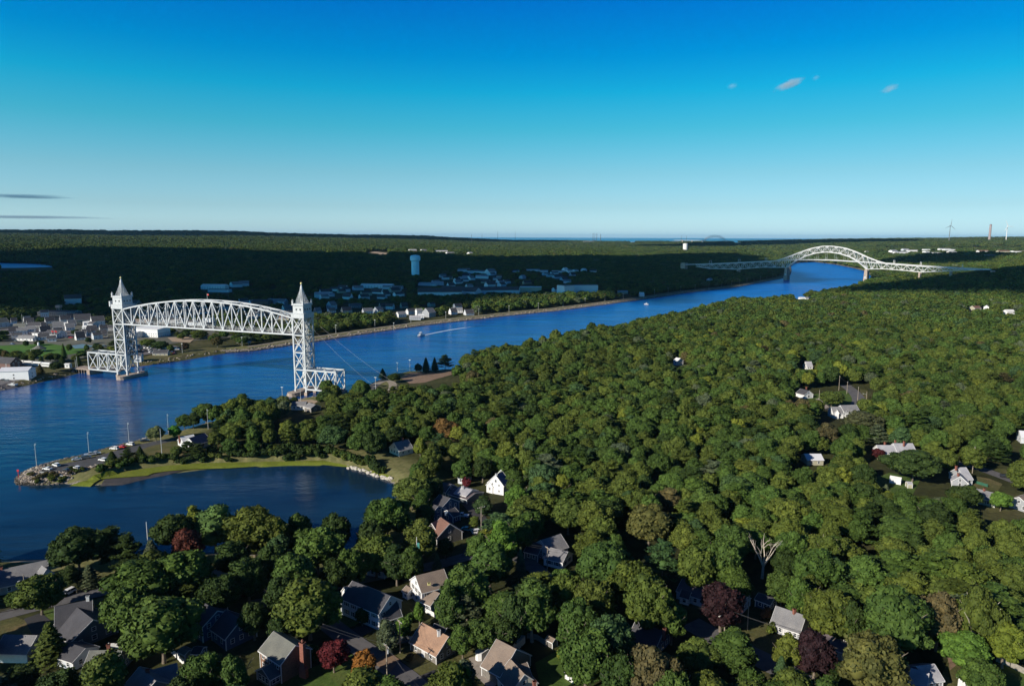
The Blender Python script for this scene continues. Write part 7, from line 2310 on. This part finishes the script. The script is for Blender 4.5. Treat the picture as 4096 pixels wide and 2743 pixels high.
 (748, 1764, 62, 7.5, 'pine', 'dark', 'dark small pine before the dark roof on the point'),
 (790, 1772, 50, 7, 'pine', 'dark', 'second dark small pine before the dark roof on the point'),
 (862, 1722, 70, 9.5, 'round', 'olive', 'olive oak at the right end of the dark roof on the point'),
 (922, 1748, 70, 9, 'round', 'green', 'green oak above the marsh edge right of the olive one'),
 (880, 1675, 62, 10, 'pine', 'dark', 'dark pine behind the dark roofed house on the point'),
 (965, 1650, 100, 13, 'round', 'green', 'green oak at the canal edge right of the point house'),
 (1010, 1770, 60, 8, 'round', 'green', 'green tree low above the marsh grass'),
 (445, 1800, 50, 7.5, 'spruce', 'dark', 'left one of three dark conifers by the parking lot'),
 (508, 1792, 48, 7, 'pine', 'dark', 'middle one of three dark conifers by the parking lot'),
 (558, 1780, 42, 8, 'spruce', 'dark', 'right one of three dark conifers by the parking lot'),
 (1530, 1470, 38, 9, 'spruce', (.02, .045, .03), 'dark pointed cedar alone at the canal edge'),
 (1703, 1425, 40, 14, 'spruce', (.02, .045, .03), 'dark tall cedar above the sandy clearing'),
 (1738, 1426, 36, 13, 'spruce', (.02, .045, .03), 'second dark tall cedar above the sandy clearing'),
 (1672, 1450, 34, 9, 'round', (.02, .045, .03), 'dark low tree left of the tall cedars'),
 (1780, 1418, 60, 13, 'pine', 'dark', 'dark pine right of the tall cedars'),
 (1575, 1490, 60, 8, 'round', 'dark', 'dark green small tree by the canal road bend'),
 (1400, 1566, 70, 10, 'round', 'green', 'green tree right of the far end of the bridge approach'),
 (1305, 1552, 90, 12, 'round', 'dark', 'dark round tree before the bridge approach span'),
 (1372, 1580, 70, 9, 'round', 'green', 'green tree under the end of the bridge approach'),
 (1130, 1584, 70, 9, 'wide', 'pale', 'pale willow at the canal bank left of the bridge pier'),
 (1175, 1588, 40, 6, 'wide', 'dark', 'small dark pine beside the pole at the bridge pier'),
 (1040, 1588, 60, 10, 'wide', 'dark', 'dark tree at the canal bank left of the pale willow'),
 # woods
 (1455, 1680, 110, 14, 'round', 'green', 'green oak above the boulders at the cove head'),
 (1330, 1690, 120, 15, 'round', 'bluish', 'bluish oak standing over the marsh edge'),
 (1780, 1672, 120, 14, 'wide', (.13, .075, .03), 'rust and orange crowned oak in the middle of the woods'),
 (1830, 1700, 80, 12, 'round', 'yellow', 'yellow-green crown beside the rust coloured oak'),
 (1680, 1745, 60, 12, 'round', 'yellow', 'yellow-green treetop beside the grey roof in the woods'),
 (3050, 1720, 85, 14, 'round', 'bluish', 'blue-green oak standing out in the woods left of the metal roof'),
 (2790, 1725, 60, 13, 'round', 'yellow', 'yellow topped tree left of the blue-green oak'),
 (2250, 1890, 60, 14, 'tall', 'yellow', 'yellow-green climbing vine tree deep in the woods'),
 (2775, 1828, 44, 11, 'tall', 'rust', 'rust red dying tree in the woods'),
 (2600, 2010, 190, 14, 'round', (.085, .085, .028), 'olive-brown oak in the lower woods'),
 (2480, 1760, 100, 13, 'round', 'sage', 'grey-green oak in the middle woods'),
 (3230, 1650, 90, 15, 'round', 'dark', 'dark maple left of the white house with grey roofs'),
 (3330, 1560, 100, 11, 'round', 'olive', 'olive round tree on the lawn left of the road bend'),
 (3310, 1690, 80, 14, 'tall', 'brown', 'brown-green tall tree behind the metal roof'),
 (3460, 1640, 140, 16, 'tall', (.06, .065, .03), 'tall dull brown-green tree right of the white house with grey roofs'),
 (3590, 1660, 70, 15, 'tall', 'green', 'green upright tree above the long white house'),
 (3660, 1800, 200, 15, 'wide', 'dark', 'wide dark oak in front of the long white house'),
 (3860, 1930, 115, 12, 'round', 'dark', 'dark round tree below the grey gabled house'),
 (3545, 1935, 26, 8, 'tall', 'sage', 'slender grey-green tree below the garden shed'),
 (3555, 1960, 60, 8, 'round', 'yellow', 'yellow-green bush tree in the right clearing'),
 (3515, 1790, 50, 6, 'round', (.05, .012, .016), 'dark red small tree before the long white house'),
 (4010, 1960, 70, 9, 'round', 'bright', 'bright green tree right of the tan gabled house'),
]
GRP = 'trees between the houses and along the shore'
SPECIAL = {'olive oak on pale bare trunks at the wood edge': 'pale', 'green oak above the pale double trunk': 'pale'}
for (xt, yt, w, h, kind, tint, label) in HT:
    htree(xt, yt, w, h, kind, tint, label, trunk=SPECIAL.get(label))

def dead_tree(x, y, h, label):
    p = G(x, y)
    o = empty('dead_tree', p, label, 'tree')
    t = obj('trunk', rnd.choice(TRUNK['bare']), o)
    t.scale = (h / 11, h / 11, h / 11)
    TREES.append((p[0], p[1], 2.0))
dead_tree(3048, 2312, 15, 'bare pale dead tree with spreading white limbs in the right woods')
dead_tree(3290, 2262, 11, 'bare twisted pale tree left of the olive maple by the grey cape')
dead_tree(2085, 1835, 8, 'small bare grey dead tree in the dark gap of the woods')

SHR = [
 (1720, 2612, 44, 2.6, 'dark', 'dark round shrub in front of the brown-roofed cape'), (1752, 2628, 40, 2.4, 'sage', 'grey-green shrub at the corner of the brown-roofed cape'),
 (1256, 2640, 54, 4.2, 'green', 'green shrub at the brick chimney of the shingled colonial'), (1182, 2668, 30, 3, 'dark', 'dark shrub under the colonial gable window'),
 (1145, 2680, 16, 3, 'dark', 'narrow dark shrub beside the cooling units'), (1085, 2705, 50, 1.5, 'olive', 'olive bed of low shrubs along the colonial wing'),
 (2250, 2640, 44, 3.4, 'yellow', 'bright yellow-green shrub beside the white garden shed'), (3082, 2532, 40, 3, 'olive', 'olive shrub at the left end of the grey cape'),
 (2422, 2395, 60, 3.6, 'rust', 'reddish brown shrub tree in the dark gap of the woods'), (1650, 2490, 60, 3, 'green', 'green shrub beside the white low fence'),
 (3060, 2470, 40, 3, (.16, .07, .03), 'red-orange shrub left of the grey cape'), (1865, 1950, 40, 4.5, (.12, .02, .03), 'dark red shrub tree by the white steep gabled house'),
 (980, 2385, 50, 3, (.09, .05, .05), 'dull pink shrub in the shade right of the green maples'), (1640, 2640, 44, 1.6, 'brown', 'brown low shrub on the corner lawn'),
]
for (x, yb, w, h, tint, label) in SHR:
    p = G(x, yb)
    d = math.hypot(math.hypot(p[0], p[1]), CAM_H - p[2])
    tree(p[0], p[1], p[2], 'bush', h, w * d / F4, tint, label)

# scrub along the marsh
line2 = [(860, 1816), (960, 1808), (1080, 1806), (1200, 1808), (1320, 1814), (1400, 1836), (1470, 1858), (1540, 1886)]
line = [(400, 1882), (470, 1868), (560, 1850), (640, 1838), (720, 1836), (800, 1832), (880, 1830), (960, 1826), (1040, 1822), (1130, 1822), (1220, 1820), (1300, 1822)]
for ln_, hs in ((line, 1.0), (line2, 1.35)):
  pts = [G(*p) for p in ln_]
  for a, b in zip(pts[:-1], pts[1:]):
    n = max(1, int(np.linalg.norm(b[:2] - a[:2]) / 2.6))
    for j in range(n):
        q = a + (b - a) * (j + rnd.uniform(-.3, .3)) / n + np.array([rnd.uniform(-1.5, 1.5), rnd.uniform(-2, 2), 0])
        tree(q[0], q[1], g1(q[0], q[1]), 'bush', rnd.uniform(2.2, 3.8) * hs, rnd.uniform(4.4, 6.5), rnd.choice(['green', 'dark', 'olive', 'dark']),
             'green salt shrub in the scrub row above the marsh grass, %s part' % ('point' if q[0] < -190 else 'middle' if q[0] < -120 else 'cove head'), 'shrubs along the marsh edge')
for i in range(22):
    x = 120 + 220 * rnd.random(); 
    q = G(x, 1905 + (x - 120) * -.02 + rnd.uniform(-8, 10) - (x > 280) * 22)
    tree(q[0], q[1], q[2], 'bush', rnd.uniform(1.0, 1.8), rnd.uniform(2.4, 4), rnd.choice(['olive', 'brown', 'olive']), 'low olive shrub on the stony tip of the point', 'low shrubs on the point')

# ------------------------------------------------------------------ the woods
def prot_ok(X, Y, Z, Hh, Rw):
    """crown box in the picture must not cover protected things"""
    ok = np.ones(len(X), bool)
    def pj(x, y, z):
        q = np.stack([x, y, z - CAM_H], 1)
        w = q @ _f
        return CX4 + F4 * (q @ CR) / w, CY4 - F4 * (q @ CU) / w
    xt, yt = pj(X, Y, Z + Hh)
    xb, yb = pj(X, Y, Z + Hh * .12)
    D = np.hypot(X, Y)
    rw = Rw * F4 / D * .95
    for x0, y0, x1, y1, dist in PROT:
        hit = (xt + rw > x0) & (xt - rw < x1) & (yb > y0) & (yt < y1) & (D < dist)
        ok &= ~hit
    return ok

def clear_ok(X, Y, R=0.0):
    ok = np.ones(len(X), bool)
    for poly in EXC:
        c = poly.mean(0); ext = np.abs(poly - c).max() + 12
        near = (np.abs(X - c[0]) < ext) & (np.abs(Y - c[1]) < ext)
        if near.any():
            i = np.where(near)[0]
            ins = pips(poly, X[i], Y[i]) | (dseg(poly, X[i], Y[i]) < (R[i] if np.ndim(R) else R) * .55)
            ok[i[ins]] = False
    for line, hw in EXC_LINES:
        c = (line.max(0) + line.min(0)) / 2; ext = np.abs(line - c).max() + 12
        near = (np.abs(X - c[0]) < ext) & (np.abs(Y - c[1]) < ext)
        if near.any():
            i = np.where(near)[0]
            ok[i[dseg(line, X[i], Y[i], False) < hw + 1.5]] = False
    return ok

def scatter(r0, r1, spacing, seed, azmax=rad(40)):
    """jittered points in a ring sector, spacing may grow with distance"""
    rs = np.random.RandomState(seed)
    xs, ys, ss = [], [], []
    r = r0
    while r < r1:
        s = spacing(r)
        n = int(2 * azmax * r / s)
        a = (np.arange(n) + rs.uniform(-.42, .42, n)) * (s / r) - azmax
        rr_ = r + rs.uniform(-.42, .42, n) * s
        xs.append(np.sin(a) * rr_); ys.append(np.cos(a) * rr_); ss.append(np.full(n, s))
        r += s * .87
    return np.concatenate(xs), np.concatenate(ys), np.concatenate(ss)

TINT_KEYS = ['olive', 'green', 'olive', 'green', 'dark', 'bluish', 'sage', 'olive', 'green', 'yellow', 'brown']
TINT_P = np.array([.25, .26, .14, .14, .09, .04, .03, .02, .02, .010, .008]); TINT_P /= TINT_P.sum()

def grove(r0, r1, spacing, seed, far=False):
    X, Y, S = scatter(r0, r1, spacing, seed)
    sd = sdist(X, Y)
    north = ~pips(SOUTH, X, Y)
    k = (sd > np.where(north, 24, 5.5)) & (np.hypot(X, Y) < 11300)
    X, Y, S, north, sd = X[k], Y[k], S[k], north[k], sd[k]
    Z = gz(X, Y, sd)
    k = (Z > .8) & (dseg(POND, X, Y) > 12) & ~pips(POND, X, Y)
    X, Y, S, Z, north = X[k], Y[k], S[k], Z[k], north[k]
    return X, Y, S, Z, north

SOUTH = np.concatenate([np.array([P(x, y, 0)[:2] for x, y in SB]), np.array([[-3000, -200], [6000, -200], [14000, 9000], [7000, 12000], [P(3480, 1115, 0)[0] + 300, 9000], [P(3486, 1106, 0)[0], P(3486, 1106, 0)[1]]])])

TOWN = []      # px polygons where town streets thin the wood
for poly in TOWN_PX:
    TOWN.append(np.array([G(*p)[:2] for p in poly]))

def tree_params(n, north, S, rs):
    Wd = S * (1.0 + .95 * rs.beta(1.6, 2.2, n))
    Hh = 6.4 + 4.6 * Wd / S * .9 * rs.uniform(.7, 1.4, n)
    kind = rs.choice(['round', 'wide', 'tall', 'pine'], n, p=[.46, .20, .20, .14])
    return Hh, Wd, kind

BASE_H = {'round': 12.9, 'tall': 13.8, 'wide': 12.0, 'pine': 14.5, 'clump': 10.5}
BASE_W = {'round': 12.2, 'tall': 9.6, 'wide': 13.6, 'pine': 9.5, 'clump': 24.0}

def tint_arrays(X, Y, n, rs):
    key = rs.choice(len(TINT_KEYS), n, p=TINT_P)
    T = np.array([TINTS[k] for k in TINT_KEYS])[key]
    # stands of like trees
    nz = vnoise(X, Y, 55) - .5
    T = T * (1 + .42 * nz[:, None] * np.array([.9, .9, .7])) * rs.uniform(.82, 1.2, (n, 1))
    return T, key

# near and middle woods
rsg = np.random.RandomState(3)
X, Y, S, Z, north = grove(118, 900, lambda r: 8.6, 21)
Hh, Wd, kind = tree_params(len(X), north, S, rsg)
ok = clear_ok(X, Y, Wd / 2)
ta = np.array(TREES)
for x, y, r in ta:
    ok &= np.hypot(X - x, Y - y) > (r * .72 + Wd * .30)
ok &= prot_ok(X, Y, Z, Hh, Wd / 2)
in_town = np.zeros(len(X), bool)
for t in TOWN:
    in_town |= pips(t, X, Y)
ok &= ~(in_town & (rsg.rand(len(X)) < .5))
ok &= ~((vnoise(X, Y, 15) < .16))
Hh = np.where(in_town, Hh * .62, np.where(north, Hh * .78, Hh))
NX, NY, NZ, NH, NW, NK = X[ok], Y[ok], Z[ok], Hh[ok], Wd[ok], kind[ok]
NT, NKEY = tint_arrays(NX, NY, len(NX), rsg)
pxx, pyy, pw = prj(np.stack([NX, NY, NZ + NH * .6], 1))
inview = (pxx > -60) & (pxx < 4156) & (pyy < 2860)
size = NW / np.hypot(NX, NY)
order = np.argsort(-(size * inview))
cut = set()
NEAR_TOTAL = 292 - len([1 for t in HT])
cols = {'olive': 'olive', 'green': 'green', 'dark': 'dark green', 'bluish': 'bluish green', 'sage': 'grey-green', 'yellow': 'yellowish', 'brown': 'brownish'}
for i in order[:max(0, NEAR_TOTAL)]:
    cut.add(int(i))
    ck = cols[TINT_KEYS[NKEY[i]]]
    kd = {'round': 'rounded oak', 'wide': 'spreading oak', 'tall': 'upright oak', 'pine': 'pine'}[NK[i]]
    q = np.array([NX[i], NY[i]])
    best = sorted(LANDMARKS, key=lambda L: (L[0] - q[0]) ** 2 + (L[1] - q[1]) ** 2)[0]
    dx, dy = q[0] - best[0], q[1] - best[1]
    lr, fb = ('right of' if dx > 0 else 'left of'), ('behind' if dy > 0 else 'in front')
    rel = lr if abs(dx) > 2.4 * abs(dy) else ('behind' if dy > 0 else 'in front of') if abs(dy) > 2.4 * abs(dx) else fb + ' and ' + lr
    dd_ = math.hypot(dx, dy)
    sz = 'tall' if NH[i] > 12.5 else 'low' if NH[i] < 9.5 else 'broad' if NW[i] > 13 else ''
    lab = ' '.join(('%s %s %s %s the %s' % (sz, ck, kd, rel, best[2])).split())
    if len(lab.split()) < 15:
        lab = lab.replace(rel, ('close ' if dd_ < 18 and not rel.startswith('in') else 'far ' if dd_ > 60 and not rel.startswith('in') else '') + rel, 1)
    tree(NX[i], NY[i], NZ[i], str(NK[i]), NH[i], NW[i], tuple(NT[i]), lab, 'woodland trees near the ' + best[2])
keep = np.array([i for i in range(len(NX)) if i not in cut])

# middle distance up to 2.6 km and far clumps to the coast
LOWC = {'round': [crown_mesh('crown', 81 + i, 'round', 420, 12, 1.0, True) for i in range(3)],
        'clump': [crown_mesh('canopy', 91 + i, 'clump', 700, 18, 1.5, True) for i in range(3)]}

SRC = {}
def src_collection(name, meshes):
    c = bpy.data.collections.new(name)
    for i, me in enumerate(meshes):
        o = bpy.data.objects.new('%s_%02d' % (name, i), me)
        c.objects.link(o)
    return c

def instance_stuff(name, coll, XX, YY, ZZ, idx, scale, tint, label, group=None):
    n = len(XX)
    me = bpy.data.meshes.new(name)
    me.vertices.add(n)
    me.vertices.foreach_set('co', np.stack([XX, YY, ZZ], 1).ravel())
    a = me.attributes.new('pick', 'INT', 'POINT'); a.data.foreach_set('value', np.asarray(idx, np.int32))
    a = me.attributes.new('size', 'FLOAT_VECTOR', 'POINT'); a.data.foreach_set('vector', np.asarray(scale, np.float32).ravel())
    a = me.attributes.new('tint', 'FLOAT_COLOR', 'POINT'); a.data.foreach_set('color', np.column_stack([tint, np.ones(n)]).astype(np.float32).ravel())
    a = me.attributes.new('turn', 'FLOAT_VECTOR', 'POINT')
    rot = np.zeros((n, 3)); rot[:, 2] = np.random.RandomState(n).uniform(0, 6.28, n)
    a.data.foreach_set('vector', rot.astype(np.float32).ravel())
    o = obj(name, me, kind='stuff', label=label)
    if group: o['group'] = group
    ng = bpy.data.node_groups.new(name, 'GeometryNodeTree')
    ng.interface.new_socket('Geometry', in_out='INPUT', socket_type='NodeSocketGeometry')
    ng.interface.new_socket('Geometry', in_out='OUTPUT', socket_type='NodeSocketGeometry')
    N, Lk = ng.nodes, ng.links
    gi, go = N.new('NodeGroupInput'), N.new('NodeGroupOutput')
    ci = N.new('GeometryNodeCollectionInfo'); ci.inputs['Collection'].default_value = coll
    ci.inputs['Separate Children'].default_value = True; ci.inputs['Reset Children'].default_value = True
    ip = N.new('GeometryNodeInstanceOnPoints'); ip.inputs['Pick Instance'].default_value = True
    def na(nm, ty):
        q = N.new('GeometryNodeInputNamedAttribute'); q.data_type = ty; q.inputs['Name'].default_value = nm
        return q.outputs['Attribute']
    Lk.new(gi.outputs[0], ip.inputs['Points'])
    Lk.new(ci.outputs[0], ip.inputs['Instance'])
    Lk.new(na('pick', 'INT'), ip.inputs['Instance Index'])
    Lk.new(na('turn', 'FLOAT_VECTOR'), ip.inputs['Rotation'])
    Lk.new(na('size', 'FLOAT_VECTOR'), ip.inputs['Scale'])
    Lk.new(ip.outputs[0], go.inputs[0])
    md = o.modifiers.new('scatter', 'NODES')
    md.node_group = ng
    return o

full = CROWN['round'] + CROWN['wide'] + CROWN['tall'] + CROWN['pine']
names = ['round'] * 3 + ['wide'] * 2 + ['tall'] * 2 + ['pine'] * 2
c_full = src_collection('tree_kind', full)
kx = np.array([rsg.choice([j for j, nmk in enumerate(names) if nmk == NK[i]]) for i in keep])
sc = np.stack([NW[keep] / np.array([BASE_W[names[j]] for j in kx])] * 2 + [NH[keep] / np.array([BASE_H[names[j]] for j in kx])], 1)
instance_stuff('woodland', c_full, NX[keep], NY[keep], NZ[keep], kx, sc, NT[keep], 'dense green oak and pine wood filling the land south of the canal')

def far_wood(name, r0, r1, spf, seed, kindname, label):
    X, Y, S, Z, north = grove(r0, r1, spf, seed)
    rs = np.random.RandomState(seed)
    n = len(X)
    Hh = rs.uniform(8.5, 15.5, n) if kindname == 'round' else rs.uniform(8, 17, n)
    Wd = S * rs.uniform(1.15, 1.6, n)
    ok = clear_ok(X, Y, Wd * .5) & prot_ok(X, Y, Z, Hh, Wd / 2)
    it = np.zeros(n, bool)
    for t in TOWN:
        it |= pips(t, X, Y)
    ok &= ~(it & (rs.rand(n) < .62))
    X, Y, Z, Hh, Wd, it = X[ok], Y[ok], Z[ok], Hh[ok], Wd[ok], it[ok]
    Hh = np.where(it, Hh * .75, Hh)
    T, _ = tint_arrays(X, Y, len(X), rs)
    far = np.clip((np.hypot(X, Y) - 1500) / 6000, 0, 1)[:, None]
    T = T * (1 - far) + (T * .5 + np.array([.058, .078, .046]) * .5) * far  # distance haze put into the leaf tint, greyer farther out
    sc = np.stack([Wd / BASE_W[kindname], Wd / BASE_W[kindname], Hh / BASE_H[kindname]], 1)
    coll = src_collection(name + '_kind', LOWC[kindname])
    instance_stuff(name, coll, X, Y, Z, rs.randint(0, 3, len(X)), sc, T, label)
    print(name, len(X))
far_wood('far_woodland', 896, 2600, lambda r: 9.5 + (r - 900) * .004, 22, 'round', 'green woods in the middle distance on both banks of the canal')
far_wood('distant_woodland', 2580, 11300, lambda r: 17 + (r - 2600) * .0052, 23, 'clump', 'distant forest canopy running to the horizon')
print('near trees', len(NX), 'hand', len(HT))
# ------------------------------------------------------------------ shore stones
rs_ = np.random.RandomState(12)
xs, ys, ss, tn = [], [], [], []
tones = np.array([(.36, .31, .26), (.28, .25, .22), (.45, .36, .29), (.18, .16, .15), (.5, .44, .38)])
def shore_stones(line, dens, smax, lo, hi):
    q = np.array([P(x, y, 0)[:2] for x, y in line])
    for a, b in zip(q[:-1], q[1:]):
        L = np.linalg.norm(b - a); n = int(L * dens)
        t = rs_.rand(n, 1); nv = np.array([-(b - a)[1], (b - a)[0]]) / L
        for s_ in (1,):
            c = a + (b - a) * t + nv * rs_.uniform(lo, hi, (n, 1))
            xs.extend(c[:, 0]); ys.extend(c[:, 1]); ss.extend(rs_.uniform(.35, smax, n))
tip = [(620, 1742), (580, 1754), (513, 1775), (437, 1792), (339, 1821), (223, 1846), (143, 1868)]
shore_stones(tip, 5.5, .75, -.5, 6.5)
shore_stones([(143, 1868), (89, 1888), (62, 1915), (67, 1937), (134, 1941), (250, 1934), (300, 1920)], 11.0, .85, -.5, 10.5)
shore_stones([(250, 1930), (330, 1904), (400, 1880)], 3.0, .9, -1, 3)
shore_stones([(1240, 1592), (1149, 1612), (1024, 1660)], 1.5, 1.0, 0, 5)
shore_stones(NB[3:27], .9, 1.3, .2, 6.5)
xs = np.array(xs); ys = np.array(ys); ss = np.array(ss)
sdv = sdist(xs, ys); k = sdv > -1.0; xs, ys, ss, sdv = xs[k], ys[k], ss[k], sdv[k]
zs = gz(xs, ys, sdv) + ss * .12
tn = tones[rs_.randint(0, 5, len(xs))] * rs_.uniform(.55, 1.05, (len(xs), 1)) * np.where(sdv < 1.2, .35, 1.0)[:, None]
cst = src_collection('shore_stone', STONES)
instance_stuff('riprap_stones', cst, xs, ys, zs, rs_.randint(0, 4, len(xs)), np.repeat(ss[:, None], 3, 1), tn, 'broken grey and tan riprap stones lining the canal banks and the point')
bq = [(1392, 1857), (1420, 1868), (1450, 1877), (1480, 1888), (1510, 1898), (1540, 1906), (1568, 1916)]
for i in range(70):
    j = rnd.random() * (len(bq) - 1.001); a = int(j); u = j - a
    x = bq[a][0] + (bq[a + 1][0] - bq[a][0]) * u; y = bq[a][1] + (bq[a + 1][1] - bq[a][1]) * u + rnd.uniform(-5, 6)
    p = G(x, y); s = rnd.uniform(.6, 1.5)
    o = obj('boulder', rnd.choice(STONES), None, (p[0], p[1], p[2] + s * .25), rnd.uniform(0, 6), label='pale boulder in the stone bank at the head of the cove', category='boulder', group='boulders at the head of the cove')
    o.scale = (s, s, s * rnd.uniform(.8, 1.1))
    c = .38 + rnd.random() * .2
    o['tint'] = [c, c * .93, c * .84]

# ------------------------------------------------------------------ air
hz = MB().box(-62500, 62500, -4500, 62500, -6.0, 262.0)
hm = bpy.data.materials.new('haze'); hm.use_nodes = True
hn = hm.node_tree; hn.nodes.remove(hn.nodes['Principled BSDF'])
hv = hn.nodes.new('ShaderNodeVolumePrincipled')
hv.inputs['Color'].default_value = (.35, .68, 1.0, 1)
hv.inputs['Density'].default_value = 0.000013
hn.links.new(hv.outputs[0], hn.nodes['Material Output'].inputs['Volume'])
hz.build('haze', hm, kind='stuff')
